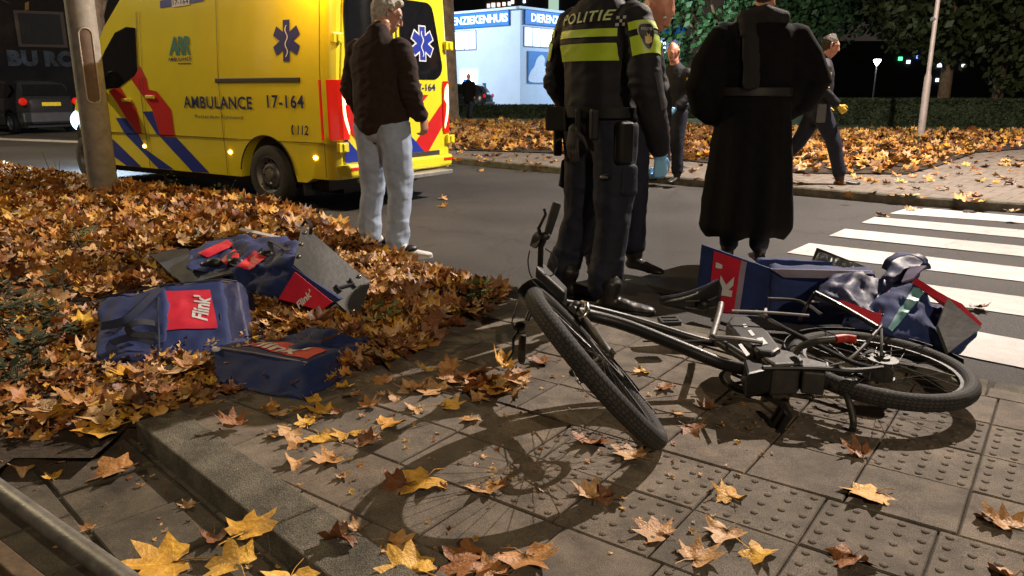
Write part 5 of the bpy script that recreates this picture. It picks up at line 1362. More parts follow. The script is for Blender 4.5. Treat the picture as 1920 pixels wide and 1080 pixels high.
def hand_chain(w, d, palm, th, s=1., curl=.5):
    """w wrist, d finger direction, palm: direction the palm faces, th: side of the thumb"""
    w = Vector(w); d = unit(d); palm = unit(Vector(palm) - d*d.dot(Vector(palm))); sd = unit(Vector(th) - d*d.dot(Vector(th)) - palm*palm.dot(Vector(th)))
    ch = [([(w, .026*s, .020*s), (w + d*.03*s, .034*s, .017*s), (w + d*.07*s, .041*s, .015*s), (w + d*.088*s, .040*s, .013*s)], sd)]
    for i, (o, L_) in enumerate(((.030, .070), (.010, .078), (-.011, .073), (-.030, .058))):
        a = w + d*.085*s + sd*o*s; c1 = curl*(.7 + .15*i); 
        p1 = a + (d*math.cos(c1) + palm*math.sin(c1))*L_*.45*s; c2 = c1 + curl*1.1
        p2 = p1 + (d*math.cos(c2) + palm*math.sin(c2))*L_*.33*s; c3 = c2 + curl*.8
        p3 = p2 + (d*math.cos(c3) + palm*math.sin(c3))*L_*.26*s
        ch.append(([(a - d*.01, .0092*s), (p1, .0088*s), (p2, .0080*s), (p3, .0070*s)], sd))
    a = w + d*.028*s + sd*.028*s; p1 = a + (d*.6 + sd*.65 + palm*.35)*.035*s; p2 = p1 + (d*.85 + sd*.25 + palm*.4)*.032*s; p3 = p2 + (d*.9 + palm*.4)*.022*s
    ch.append(([(a, .014*s), (p1, .012*s), (p2, .0100*s), (p3, .008*s)], palm))
    return ch
def shoe(name, heel, toe, m, par, w=.047, h=.05, boot=0., sole=None, ankle=None):
    heel = Vector(heel); toe = Vector(toe); d = unit(toe - heel); L_ = (toe - heel).length; s = Vector((d.y, -d.x, 0)); up = Vector((0, 0, 1))
    z = lambda x, hh: heel + d*(L_*x) + up*hh
    ch = [([(z(0.08, .045), w*.72, .035), (z(.25, .048), w*.75, .040), (z(.45, .045), w*.88, .036), (z(.68, .034), w*1.02, .027), (z(.88, .028), w*.92, .021), (z(.97, .026), w*.65, .017)], s)]
    a = ankle or (heel + d*.06 + up*.1)
    ch.append(([(z(.2, .05), w*.8, .05), (heel + d*.065 + up*.10, w*.9, .05)] + ([(a + up*.0, w*1.05, .058), (a + up*boot, w*1.15, .062)] if boot else []), s))
    t = fuse(name, ch, m, par, .009, 3, lambda p: .0025*noise.noise(p*30))
    if sole:
        mb = MB(); out = []
        for j in range(20):
            a_ = 2*PI*j/20; x = .5 + .52*math.cos(a_); ww = w*(.80 + .25*x)*math.sin(a_)*1.04
            out.append(heel + d*(L_*x) + s*ww)
        mb.prism([p + up*.002 for p in out], (0, 0, .022)); mb.build('sole', sole, t, bevel=.004)
    return t
def person(label, loc, heading, scale, group=None):
    """heading: direction (x,y) the body faces; local +y is forward"""
    t = thing('person', label, 'person', loc, math.atan2(-heading[0], heading[1]), group)
    t.scale = (scale,)*3
    return t
def tobody(chains, k=.82):
    return [([(p[0],) + tuple(x*k for x in p[1:]) for p in pts], s) for pts, s in chains]
XR = (1, 0, 0)

# ---- 1. man in brown jacket and light jeans
mn = person('grey haired man in dark brown jacket and pale jeans behind the ambulance', (-.975, 5.90, .03), (.52, .85), 1.06)
LFt, RFt = Vector((-.15, .06, 0)), Vector((.17, -.06, 0))
legs = [([((-.095, 0, .93), .128, .135), ((-.105, .015, .75), .112, .116), ((-.125, .02, .50), .086, .090), ((-.14, .0, .30), .078, .082), ((-.15, -.01, .13), .074, .078), ((-.15, 0, .075), .078, .085)], XR),
        ([((.095, 0, .93), .128, .135), ((.115, .01, .75), .114, .118), ((.145, .0, .50), .088, .092), ((.16, -.04, .30), .080, .084), ((.17, -.08, .13), .076, .080), ((.17, -.08, .075), .080, .088)], XR),
        ([((0, 0, .86), .15, .12), ((0, -.01, .95), .185, .14), ((0, 0, 1.06), .175, .13)], XR)]
fuse('jeans', legs, M_jeans, mn, .009, 4, leg_fold(.012))
tors = [([((0, 0, .915), .212, .160), ((0, 0, .98), .215, .160), ((0, 0, 1.08), .215, .160), ((0, .0, 1.22), .215, .158), ((0, -.01, 1.36), .220, .150), ((0, -.012, 1.46), .190, .118), ((0, .0, 1.53), .095, .085), ((0, .01, 1.57), .072, .075)], XR),
        ([((-.19, 0, 1.45), .075), ((-.245, .0, 1.32), .070), ((-.27, -.01, 1.17), .066), ((-.25, .07, 1.02), .060), ((-.22, .14, .97), .050)], XR),
        ([((.19, 0, 1.45), .078), ((.245, .0, 1.32), .072), ((.275, -.015, 1.17), .068), ((.265, .05, 1.04), .062), ((.245, .13, .99), .052)], XR)]
fuse('jacket', tors, M_jacket, mn, .010, 4, jacket_fold(.010))
hc, hq = head_chain((0.01, .085, 1.675), Vector((.62, .70, -.42)), XR, (0, 0, 1), 1.1)
bd_ = hc + [([((0, .0, 1.45), .07), ((0, .02, 1.54), .062), ((.01, .05, 1.62), .060)], XR)] + tobody(tors[1:], .6) + tobody([tors[0]], .8) + tobody(legs, .75) + hand_chain((.25, .15, .985), (.0, .25, -1), (-1, 0, 0), (0, 1, .2), 1.05, .6) + hand_chain((-.22, .15, .97), (0, .3, -1), (1, 0, 0), (0, 1, 0), 1.05, .6)
fuse('body', bd_, M_skin, mn, .0065, 2)
hair_cap('hair', hq, M_hairgrey, mn)
eyes(hq, mn)
mb = MB()
for e in (-1, 1): mb.tube([hq(e*.031 + .021*math.cos(a), .099, .010 + .016*math.sin(a)) for a in [2*PI*i/14 for i in range(15)]], .0018, 5); mb.tube([hq(e*.053, .097, .014), hq(e*.084, .04, .018), hq(e*.088, -.01, .02)], .0018, 5)
mb.tube([hq(-.010, .1, .014), hq(0, .103, .017), hq(.010, .1, .014)], .0015, 5); mb.build('glasses', M_black, mn, smooth=True)
for Fp, a in ((LFt, .62), (RFt, .78)):
    d = Vector((math.sin(a), math.cos(a), 0)); h = Vector((Fp.x, Fp.y - .075, 0))
    s_ = shoe('shoe', h, h + d*.28, M_sneak, mn, .046, sole=M_white)
    mb = MB(); c = h + d*.12 + Vector((0, 0, .075)); mb.ell(c, (.045, .06, .03), rot=Matrix.Rotation(-a, 3, 'Z')); mb.build('shoe_tongue', M_black, s_, smooth=True)

# ---- 2. police officer with POLITIE on the back
of = person('police officer in hi-vis striped black jacket and blue glove, back turned, beside the bicycle', (.49, 4.42, .06), (.766, .643), 1.09)
legs = [([((-.10, 0, .93), .125, .130), ((-.11, .01, .74), .108, .112), ((-.125, .0, .50), .086, .092), ((-.15, -.03, .30), .080, .086), ((-.175, -.07, .17), .080, .086), ((-.178, -.075, .10), .078, .086)], XR),
        ([((.10, 0, .93), .125, .130), ((.12, -.01, .74), .110, .114), ((.14, -.03, .50), .090, .096), ((.15, -.06, .30), .083, .088), ((.16, -.095, .17), .082, .088), ((.16, -.10, .10), .080, .088)], XR),
        ([((0, 0, .86), .16, .13), ((0, 0, .97), .205, .155), ((0, 0, 1.08), .19, .14)], XR)]
fuse('trousers', legs, M_trous, of, .009, 4, leg_fold(.012))
for sx in (-1, 1): fuse('cargo_pocket', [([((sx*.215, 0, .74), .02, .06), ((sx*.218, -.01, .60), .022, .065)], XR)], M_trous, of, .010, 2, leg_fold(.006))
tors = [([((0, 0, 1.00), .205, .155), ((0, 0, 1.10), .205, .160), ((0, 0, 1.22), .215, .165), ((0, -.01, 1.34), .235, .165), ((0, -.015, 1.44), .225, .140), ((0, -.005, 1.52), .130, .105), ((0, .01, 1.58), .085, .085)], XR),
        ([((-.20, 0, 1.45), .085), ((-.27, .0, 1.32), .080), ((-.31, -.01, 1.15), .074), ((-.27, .08, .98), .066), ((-.20, .17, .92), .052)], XR),
        ([((.20, 0, 1.45), .088), ((.27, -.01, 1.32), .083), ((.315, -.03, 1.15), .077), ((.33, .03, .97), .068), ((.32, .10, .82), .055)], XR)]
jk = fuse('jacket', tors, M_police, of, .010, 4, jacket_fold(.007))
# hi-vis bands, dark gaps and arm bands as sewn-on cloth following the jacket
def skin_patch(target, f, m, name, par, nx=24, ny=6, off=.005, cen=None, thick=0):
    me = target.data; bv = BVHTree.FromPolygons([v.co.copy() for v in me.vertices], [tuple(p.vertices) for p in me.polygons])
    def g(u, v):
        o_, d_ = f(u, v); hit = bv.ray_cast(o_, d_, 1.0)
        if hit[0] is None:
            h2 = bv.find_nearest(o_); return h2[0] + h2[1]*off
        return hit[0] - unit(d_)*off
    return grid(nx, ny, g).build(name, m, par, smooth=True, auto=80)
def back_band(z0, z1, x0, x1, slope=.0):
    return lambda u, v: (Vector((x0 + (x1-x0)*u, -.6, z0 + (z1-z0)*v + slope*u)), Vector((0, 1, 0)))
def arm_band(a, b, r0, r1, t0, t1, c0=None):
    a = Vector(a); b = Vector(b); t = unit(b - a); s = unit(Vector((1, 0, 0)) - t*t.x); d = t.cross(s)
    def f(u, v):
        ang = r0 + (r1 - r0)*u; c = a + (b-a)*(t0 + (t1-t0)*v); o_ = s*math.cos(ang) + d*math.sin(ang)
        return c + o_*.4, -o_
    return f
skin_patch(jk, back_band(1.355, 1.392, -.185, .195), M_lime, 'hi_vis_band', of)
skin_patch(jk, back_band(1.245, 1.325, -.185, .195), M_lime, 'hi_vis_band', of)
RS, RE_ = (.20, 0, 1.45), (.27, -.01, 1.32); LS, LE = (-.20, 0, 1.45), (-.27, 0, 1.32)
for (a, b, q0, q1) in (((.235, -.004, 1.42), (.292, -.02, 1.235), -1.55, 1.45), ((-.235, 0, 1.42), (-.288, -.004, 1.235), PI - 1.45, PI + 1.45)):
    skin_patch(jk, arm_band(a, b, q0, q1, .30, .10), M_lime, 'hi_vis_sleeve_band', of, 26, 4)
    skin_patch(jk, arm_band(a, b, q0, q1, .92, .46), M_lime, 'hi_vis_sleeve_band', of, 26, 5)
for p_ in (((.30, -.025, 1.20), (.30, -.03, 1.17)),): pass
def skin_text(target, txt, f, m, name, par, off=.007, **kw):
    me = target.data; bv = BVHTree.FromPolygons([v.co.copy() for v in me.vertices], [tuple(p.vertices) for p in me.polygons])
    def g(u, v):
        o_, d_ = f(u, v); hit = bv.ray_cast(o_, d_, 1.0); 
        return (hit[0] - unit(d_)*off) if hit[0] is not None else bv.find_nearest(o_)[0]
    return text_on(MB(), txt, g, subdiv=1, **kw).build(name, m, par)
skin_text(jk, 'POLITIE', back_band(1.418, 1.470, -.135, .165, .01), mat('pale_lime_print', (.50, .58, .26), .5), 'back_lettering', of, bold=.02, space=1.15)
for i in range(3):
    for j in range(3):
        if (i + j) % 2 == 0: skin_patch(jk, back_band(1.400 + .016*j, 1.414 + .016*j, .185 + .018*i, .201 + .018*i), M_silver, 'check_mark', of, 1, 1, .006)
sh = smoothpoly([(0, 1.0), (.42, .92), (.5, .45), (.25, -.35), (0, -.62), (-.25, -.35), (-.5, .45), (-.42, .92)], 4)
def arm_pt(x, z):      # outer face of the right sleeve
    return (Vector((.75, -.22 + x, z - .0)), Vector((-1, .35, 0)))
def badge(target, par, poly, m, name, off, sc_, ang=-.35, z0=1.33):
    me = target.data; bv = BVHTree.FromPolygons([v.co.copy() for v in me.vertices], [tuple(p.vertices) for p in me.polygons])
    base_n = Vector((math.cos(ang), math.sin(ang), .1)).normalized(); sdv = Vector((-math.sin(ang), math.cos(ang), 0))
    c = Vector((.28, -.03, z0)); out = []
    for x, y in [(0, .15)] + list(poly):
        o_ = c + base_n*.4 + sdv*(x*sc_) + Vector((0, 0, y*sc_)); h = bv.ray_cast(o_, -base_n, .8)
        out.append((h[0] if h[0] is not None else o_ - base_n*.3) + base_n*off)
    k = len(poly); mb = MB(); mb.add(out, [(0, 1 + i, 1 + (i+1) % k) for i in range(k)]); return mb.build(name, m, par)
badge(jk, of, [(x*1.12, y*1.1) for x, y in sh], M_silver, 'badge_edge', .006, .072); badge(jk, of, sh, mat('badge_black', (.02, .018, .016), .5), 'badge', .009, .072)
badge(jk, of, [(-.22, -.25), (-.05, -.32), (.22, -.2), (.25, .15), (.1, .1), (.12, .38), (0, .25), (-.05, .45), (-.1, .15), (-.22, .2)], mat('badge_gold', (.55, .40, .14), .5), 'badge_flame', .012, .072)
_bv = None
def badge_text():
    me = jk.data; bv = BVHTree.FromPolygons([v.co.copy() for v in me.vertices], [tuple(p.vertices) for p in me.polygons]); ang = -.35
    bn_ = Vector((math.cos(ang), math.sin(ang), .1)).normalized(); sdv = Vector((-math.sin(ang), math.cos(ang), 0)); c = Vector((.28, -.03, 1.33))
    def g(u, v):
        o_ = c + bn_*.4 + sdv*((u-.5)*.052) + Vector((0, 0, .042 + .013*v)); h = bv.ray_cast(o_, -bn_, .8); return (h[0] if h[0] is not None else o_) + bn_*.012
    text_on(MB(), 'POLITIE', g, bold=.01).build('badge_lettering', M_silver, of)
badge_text()
# elbow panels, belt and kit
skin_patch(jk, arm_band((.30, -.04, 1.20), (.325, .02, 1.00), -1.9, .2, .1, .95), mat('elbow_panel', (.05, .052, .058), .45, var=.2, bump=.3, bscale=200), 'elbow_panel', of, 10, 10, .004)
mb = MB(); rgb = []
for i in range(36):
    a = 2*PI*i/36; c = Vector((.215*math.cos(a), .165*math.sin(a), 0)); n_ = c.normalized()
    rgb.append([c + n_*.0 + Vector((0, 0, 1.025)), c + n_*.012 + Vector((0, 0, 1.025)), c + n_*.012 + Vector((0, 0, .975)), c + Vector((0, 0, .975))])
rgb.append(rgb[0]); mb.rings(rgb, cap=False); mb.build('duty_belt', M_belt, of, smooth=True)
def kit(c, r, m, name, rz=0, bev=.012, rx=0):
    mb = MB(); mb.box((-r[0], -r[1], -r[2]), (r[0], r[1], r[2])); o = mb.build(name, m, of, bevel=bev, seg=3); o.location = c; o.rotation_euler = (rx, 0, rz); return o
kit((-.145, -.165, .965), (.055, .03, .06), M_belt, 'belt_pouch', .55); kit((-.205, -.10, .90), (.022, .03, .13), M_belt, 'holster', .9)
kit((.03, -.185, .93), (.014, .014, .09), M_belt, 'baton_holder', 0); kit((.13, -.175, .945), (.028, .02, .075), M_belt, 'radio_pouch', -.5)
kit((.225, -.06, .86), (.03, .045, .10), M_belt, 'thigh_holster', -.2, .02); kit((-.23, -.02, .93), (.02, .04, .07), M_belt, 'magazine_pouch', .1)
# gloves tucked in the belt, hanging fingers
fuse('spare_gloves', hand_chain((.015, -.20, .93), (.05, -.1, -1), (0, 1, 0), (1, 0, 0), 1.1, .15), mat('black_glove_cloth', (.02, .02, .021), .6, bump=.3, bscale=120), of, .007, 2)
skin_text(fuse('pocket_flap', [([((.16, -.115, .70), .05, .010), ((.165, -.12, .68), .05, .010)], XR)], M_trous, of, .008, 2), '<=>', lambda u, v: (Vector((.14 + .05*u, -.4, .685 + .012*v)), Vector((0, 1, 0))), M_silver, 'pocket_print', of)
hc, hq2 = head_chain((.03, .075, 1.675), Vector((.72, .62, -.38)), XR, (0, 0, 1))
bd_ = hc + [([((0, .0, 1.47), .07), ((0, .02, 1.56), .062), ((.02, .045, 1.63), .060)], XR)] + tobody(tors[1:], .6) + tobody([tors[0]], .8) + tobody(legs, .72)
fuse('body', bd_, M_skin, of, .0068, 2); hair_cap('hair', hq2, M_hairdark, of); eyes(hq2, of)
fuse('blue_glove', hand_chain((.318, .105, .80), (-.02, .15, -1), (-1, .1, 0), (0, 1, .1), 1.2, 1.15) + [([((.32, .10, .83), .042), ((.318, .105, .79), .037)], XR)], M_glove, of, .006, 2)
fuse('blue_glove', hand_chain((-.195, .18, .90), (.3, .2, -1), (1, .1, 0), (0, 1, .1), 1.12, .8), M_glove, of, .006, 2)
for (x, y, a) in ((-.185, -.12, .95), (.155, -.15, .98)):
    d = Vector((math.sin(a), math.cos(a), 0)); shoe('boot', (x, y, 0), Vector((x, y, 0)) + d*.30, M_boot, of, .052, boot=.03, sole=M_black, ankle=Vector((x, y, 0)) + d*.07 + Vector((0, 0, .13)))

# ---- 3. second officer facing the first one, mostly hidden
o2 = person('bald officer bending forward, mostly hidden behind the striped jacket of the officer nearest us', (.72, 5.25, .03), (.55, -.83), 1.07)
legs2 = [([((-.10, 0, .93), .12, .125), ((-.12, .02, .50), .085, .09), ((-.14, 0, .16), .08, .085)], XR), ([((.10, 0, .93), .12, .125), ((.14, .04, .50), .085, .09), ((.21, .05, .16), .08, .085)], XR), ([((0, 0, .88), .17, .13), ((0, 0, 1.05), .19, .14)], XR)]
fuse('trousers', legs2, M_trous, o2, .014, 4, leg_fold(.010))
tr2 = [([((0, 0, 1.0), .19, .14), ((0, .01, 1.2), .20, .15), ((0, .08, 1.38), .215, .15), ((0, .14, 1.49), .12, .10)], XR), ([((-.19, .03, 1.42), .078), ((-.25, .04, 1.2), .07), ((-.22, .14, 1.0), .06)], XR), ([((.19, .03, 1.42), .078), ((.24, .04, 1.2), .07), ((.16, .16, 1.02), .06)], XR)]
fuse('jacket', tr2, M_police, o2, .014, 4, jacket_fold(.008))
hc, hq3 = head_chain((-.02, .27, 1.60), Vector((-.15, .75, -.65)), XR, (0, 0, 1))
fuse('body', hc + [([((0, .13, 1.44), .07), ((0, .22, 1.54), .058)], XR)] + tobody(tr2, .65) + tobody(legs2, .7) + hand_chain((-.21, .16, .97), (0, .2, -1), (1, 0, 0), (0, 1, 0), 1., .6) + hand_chain((.15, .18, .99), (0, .2, -1), (-1, 0, 0), (0, 1, 0), 1., .6), M_skin2, o2, .008, 2); eyes(hq3, o2)
for (x, y) in ((-.14, -.05), (.21, 0)): shoe('boot', (x, y, 0), (x + (-.05 if x < 0 else .08), y + .29, 0), M_boot, o2, .052, boot=.08)

# ---- 4. person in long black coat
ct = person('person in long black belted coat with a hanging scarf, back turned, hands in pockets', (1.70, 5.58, .03), (.06, 1), 1.12)
rings_c = []
prof = [(.22, .285, .215, 0), (.25, .30, .23, 0), (.45, .285, .22, 0), (.70, .262, .205, 0), (.90, .242, .19, 0), (1.04, .225, .170, 0), (1.10, .205, .150, 0), (1.16, .215, .155, -.0), (1.28, .235, .165, -.005), (1.38, .242, .160, -.01), (1.45, .225, .135, -.01), (1.50, .165, .115, 0), (1.55, .105, .095, .01)]
coat = [([((0, c, z), a, b) for z, a, b, c in prof], XR),
        ([((-.215, 0, 1.43), .092), ((-.30, -.015, 1.28), .092), ((-.355, -.02, 1.12), .086), ((-.31, .03, .99), .078), ((-.24, .08, .93), .06)], XR),
        ([((.215, 0, 1.43), .092), ((.305, -.01, 1.30), .092), ((.375, -.015, 1.16), .088), ((.315, .04, 1.03), .080), ((.23, .09, .96), .06)], XR),
        ([((-.20, 0, 1.36), .11, .09), ((-.255, -.005, 1.18), .085, .08), ((-.22, .02, 1.02), .07)], XR), ([((.20, 0, 1.36), .11, .09), ((.265, -.005, 1.20), .085, .08), ((.22, .02, 1.04), .07)], XR)]
def coat_fold(p):
    w = noise.noise(Vector((p.x*8 + 2, p.y*8, p.z*1.1))); w2 = noise.noise(Vector((p.x*5, p.y*5, p.z*9 + p.x*5)))
    k = min(1, max(0, (1.05 - p.z)/.5)); ang = math.atan2(p.x, p.y)
    return k*(.020*w + .010*math.sin(ang*7 + 1)) + .013*w2*(1 - k*.6)
fuse('coat', coat, M_coat, ct, .013, 4, coat_fold, cut=[((0, 0, .185), (0, 0, -1))])
mb = MB(); rgb = []
for i in range(40):
    a = 2*PI*i/40; c = Vector((.222*math.cos(a), .165*math.sin(a), 0)); n_ = c.normalized()
    rgb.append([c + Vector((0, 0, 1.122)), c + n_*.008 + Vector((0, 0, 1.118)), c + n_*.008 + Vector((0, 0, 1.072)), c + Vector((0, 0, 1.068))])
rgb.append(rgb[0]); mb.rings(rgb, cap=False); mb.build('coat_belt', mat('belt_sheen_black', (.018, .017, .016), .4, var=.2), ct, smooth=True)
fuse('scarf', [([((-.09, -.155, 1.42), .05, .016), ((-.075, -.175, 1.25), .055, .016), ((-.07, -.185, 1.12), .052, .014)], XR), ([((-.12, -.06, 1.52), .05, .045), ((0, -.11, 1.545), .055, .045), ((.12, -.06, 1.52), .05, .045), ((.13, .05, 1.5), .05, .045)], (0, 0, 1)), ([((-.10, -.10, 1.5), .05, .03), ((-.10, -.16, 1.42), .05, .02)], XR)], mat('charcoal_scarf', (.009, .008, .008), .9, bump=.4, bscale=200), ct, .010, 3, jacket_fold(.006))
fuse('trousers', [([((-.085, .02, .75), .09, .09), ((-.09, .02, .42), .068, .072), ((-.095, .0, .12), .060, .064)], XR), ([((.085, 0, .75), .09, .09), ((.09, -.01, .42), .068, .072), ((.095, -.03, .12), .060, .064)], XR)], M_trous, ct, .012, 3, leg_fold(.006))
for (x, y) in ((-.095, -.06), (.095, -.09)): shoe('boot', (x, y, 0), (x + (.02 if x > 0 else -.02), y + .28, 0), M_boot, ct, .046, boot=.12)
hc, hq4 = head_chain((.03, .03, 1.69), Vector((.55, .8, -.2)), XR, (0, 0, 1))
fuse('body', hc + [([((0, 0, 1.45), .07), ((.01, .01, 1.6), .058)], XR)] + tobody(coat[1:3], .55) + [([((0, 0, 1.45), .14, .10), ((0, 0, 1.0), .15, .11), ((0, 0, .8), .15, .11)], XR)] + [([((-.085, .02, .8), .07), ((-.095, .0, .12), .045)], XR), ([((.085, 0, .8), .07), ((.095, -.03, .12), .045)], XR)] + hand_chain((-.23, .09, .92), (.3, .2, -1), (1, 0, 0), (0, 1, 0), 1., .4) + hand_chain((.22, .1, .95), (-.3, .2, -1), (-1, 0, 0), (0, 1, 0), 1., .4), M_skin, ct, .009, 2)
hair_cap('hair', hq4, M_hairdark, ct)

# ---- 5. background officers
def officer_bg(label, loc, head, sc_, legs_, arms, headpos, look, hairm=None, glove=M_gloveY, bands=M_hivisy, vest=False):
    t = person(label, loc, head, sc_)
    fuse('trousers', legs_ + [([((0, 0, .86), .15, .12), ((0, 0, 1.04), .18, .135)], XR)], M_trous, t, .016, 3, leg_fold(.008))
    tr = [([((0, 0, .99), .185, .135), ((0, 0, 1.2), .20, .145), ((0, 0, 1.36), .215, .14), ((0, 0, 1.46), .17, .11), ((0, .01, 1.54), .07, .07)], XR)] + arms
    j = fuse('jacket', tr, M_police, t, .016, 3, jacket_fold(.006))
    for a_ in arms:
        p0, p1 = Vector(a_[0][0][0]), Vector(a_[0][1][0])
        rc = 0 if p0.x > 0 else PI; skin_patch(j, arm_band(p0, p1, rc - 1.3, rc + 1.3, .45, .25), bands, 'hi_vis_sleeve_band', t, 16, 2, .012); skin_patch(j, arm_band(p0, p1, rc - 1.3, rc + 1.3, .95, .6), bands, 'hi_vis_sleeve_band', t, 16, 3, .012)
    skin_patch(j, lambda u, v: (Vector((.5*math.cos(2*PI*u), .5*math.sin(2*PI*u), 1.26 + .06*v)), Vector((-math.cos(2*PI*u), -math.sin(2*PI*u), 0))), bands, 'hi_vis_band', t, 40, 2, .01) if not vest else None
    hc, hq_ = head_chain(headpos, Vector(look), XR, (0, 0, 1))
    hands = []
    for a_ in arms:
        w = Vector(a_[0][-1][0]); d = unit(w - Vector(a_[0][-2][0])); sx = 1 if w.x > 0 else -1; hands += hand_chain(w + d*.04, d, (-sx, 0, 0), (0, 1, 0), 1.05, .8)
    fuse('body', hc + [([((0, 0, 1.45), .07), (Vector(headpos) + Vector((0, -.02, -.08)), .057)], XR)] + tobody(tr, .68) + tobody(legs_, .7), M_skin2, t, .009, 2)
    fuse('gloves' if glove else 'hands', hands, glove or M_skin2, t, .008, 2)
    if hairm: hair_cap('hair', hq_, hairm, t, .009, full=False)
    mb = MB(); rgb = []
    for i in range(25):
        a = 2*PI*i/24; c = Vector((.20*math.cos(a), .155*math.sin(a), 0)); rgb.append([c*.9 + Vector((0, 0, 1.02)), c + Vector((0, 0, 1.02)), c + Vector((0, 0, .97)), c*.9 + Vector((0, 0, .97))])
    mb.rings(rgb, cap=False); mb.build('duty_belt', M_belt, t, smooth=True)
    mb = MB(); mb.box((.19, -.05, .78), (.24, .05, 1.0)); mb.build('thigh_holster', mat('holster_grey', (.10, .10, .11), .5), t, bevel=.015)
    return t
A_ = lambda s, e, w: ([(s, .078), (e, .068), (w, .052)], XR)
wk = officer_bg('police officer walking right beyond the coat, yellow gloves, short dark hair', (3.88, 10.05, .06), (.98, -.18), 1.04,
    [([((-.09, 0, .93), .12, .125), ((-.10, -.16, .56), .088, .09), ((-.10, -.42, .22), .072, .075)], XR), ([((.09, 0, .93), .12, .125), ((.10, .20, .54), .088, .09), ((.10, .30, .15), .070, .074)], XR)],
    [A_((-.19, 0, 1.42), (-.24, -.08, 1.18), (-.22, .08, .98)), A_((.19, 0, 1.42), (.24, -.04, 1.18), (.20, .16, 1.0))], (0, .07, 1.67), (0, .95, -.3), M_hairdark, M_gloveY, vest=True)
shoe('boot', (.10, .24, .0), (.10, .55, .03), M_boot, wk, .05, boot=.08); shoe('boot', (-.10, -.50, .09), (-.10, -.24, .0), M_boot, wk, .05, boot=.06)
kk_ = officer_bg('bald police officer with yellow sleeve bands standing between the striped jacket and the coat', (2.14, 10.5, .06), (-.55, -.5), 1.0,
    [([((-.09, 0, .93), .12, .125), ((-.10, .02, .54), .088, .09), ((-.11, 0, .14), .072, .075)], XR), ([((.09, 0, .93), .12, .125), ((.11, 0, .54), .088, .09), ((.13, -.02, .14), .070, .074)], XR)],
    [A_((-.19, 0, 1.42), (-.25, -.02, 1.16), (-.18, .16, 1.0)), A_((.19, 0, 1.42), (.25, -.02, 1.16), (.20, .12, .95))], (0, .07, 1.67), (-.1, .9, -.4), None, M_glove, vest=True)
for x in (-.11, .13): shoe('boot', (x, -.05, 0), (x*1.3, .24, 0), M_boot, kk_, .05, boot=.08)
# ---- 6. far pedestrian near the hospital
fpn = person('distant pedestrian in dark coat on the path in front of the animal hospital', (-1.75, 32.2, .11), (.3, 1), 1.0)
fuse('coat', [([((0, 0, .72), .22, .17), ((0, 0, 1.1), .20, .15), ((0, 0, 1.4), .21, .14), ((0, 0, 1.52), .09, .08)], XR), A_((-.2, 0, 1.42), (-.25, 0, 1.15), (-.22, .05, .9)), A_((.2, 0, 1.42), (.25, 0, 1.15), (.22, .05, .9))], M_coat, fpn, .02, 3)
hc, hq_ = head_chain((0, .02, 1.66), (.1, 1, -.2), XR, (0, 0, 1))
lg = [([((-.09, 0, .9), .11), ((-.1, .08, .5), .08), ((-.1, .12, .1), .06), ((-.1, .22, .05), .05)], XR), ([((.09, 0, .9), .11), ((.1, -.05, .5), .08), ((.1, -.16, .1), .06), ((.1, -.06, .05), .05)], XR)]
fuse('body', hc + [([((0, 0, 1.4), .07), ((0, 0, 1.6), .055)], XR), ([((-.2, 0, 1.42), .05), ((-.25, 0, 1.15), .045), ((-.22, .06, .82), .035)], XR), ([((.2, 0, 1.42), .05), ((.25, 0, 1.15), .045), ((.22, .06, .82), .035)], XR), ([((0, 0, .8), .10), ((0, 0, 1.4), .10)], XR), ([((-.2, 0, 1.42), .05), ((.2, 0, 1.42), .05)], (0, 0, 1))] + tobody(lg, .6), M_skin, fpn, .014, 2)
fuse('trousers', lg, M_trous, fpn, .018, 2)

# ------------------------------------------------------------ poles
pl = thing('lamp_post', 'thick grey lamp post with an oval service opening in the leaf bed', 'lamp post', (0, 0, 0))
b0 = G(197, 372, .1); pl.location = (b0.x, b0.y, .05)
mb = MB(); mb.tube([(0, 0, 0), (0, 0, 2.6), (0, 0, 2.75), (0, 0, 7.8)], [.148, .142, .135, .08], 32)
post = mb.build('pole', mat('pole_concrete_grey', (.26, .25, .235), .8, var=.25, vscale=9, bump=.4, bscale=120), pl, smooth=True)
vd = (Vector((0, 0, 0)) - Vector((b0.x, b0.y, 0))).normalized(); ang_ = math.atan2(vd.y, vd.x) + .12
def slot(hw, z0, z1, rr, off):
    out = []
    for i in range(40):
        t = 2*PI*i/40; x = hw*math.cos(t); zc = z1 - hw if math.sin(t) > 0 else z0 + hw
        z = zc + hw*math.sin(t); a = ang_ + x/.143
        out.append(Vector(((rr + off)*math.cos(a), (rr + off)*math.sin(a), z)))
    return out
mb = MB(); s_ = slot(.062, 1.08, 1.84, .143, .008); mb.tube(s_, .007, 6, closed=True); mb.build('hatch_rim', mat('pale_rim', (.42, .38, .33), .6), pl, smooth=True)
def hatch_pt(u, v):
    z = 1.085 + .75*v; e = .06; k = min(z - 1.085, 1.835 - z); hw_ = e if k > e else math.sqrt(max(0, e*e - (e - k)**2)); a = ang_ + hw_*(2*u - 1)/.143
    return (.1455*math.cos(a), .1455*math.sin(a), z)
grid(8, 36, hatch_pt).build('hatch', mat('hatch_brown_grey', (.13, .09, .07), .75, var=.25), pl, smooth=True)
rp_ = G(1725, 262, .1); t = thing('steel_post', 'slim grey steel post in the far leaf verge at right', 'post', (rp_.x, rp_.y, .1))
MB().tube([(0, 0, 0), (0, 0, 1.45), (0, 0, 1.55), (0, 0, 6.5)], [.085, .08, .052, .045], 14).build('pole', mat('post_pinkish_grey', (.34, .29, .27), .6, .2, var=.15), t, smooth=True)
MB().disc((-.1, 0, 2.75), (1, 0, 0), .05, .09, 10).build('bracket', M_galv, t)
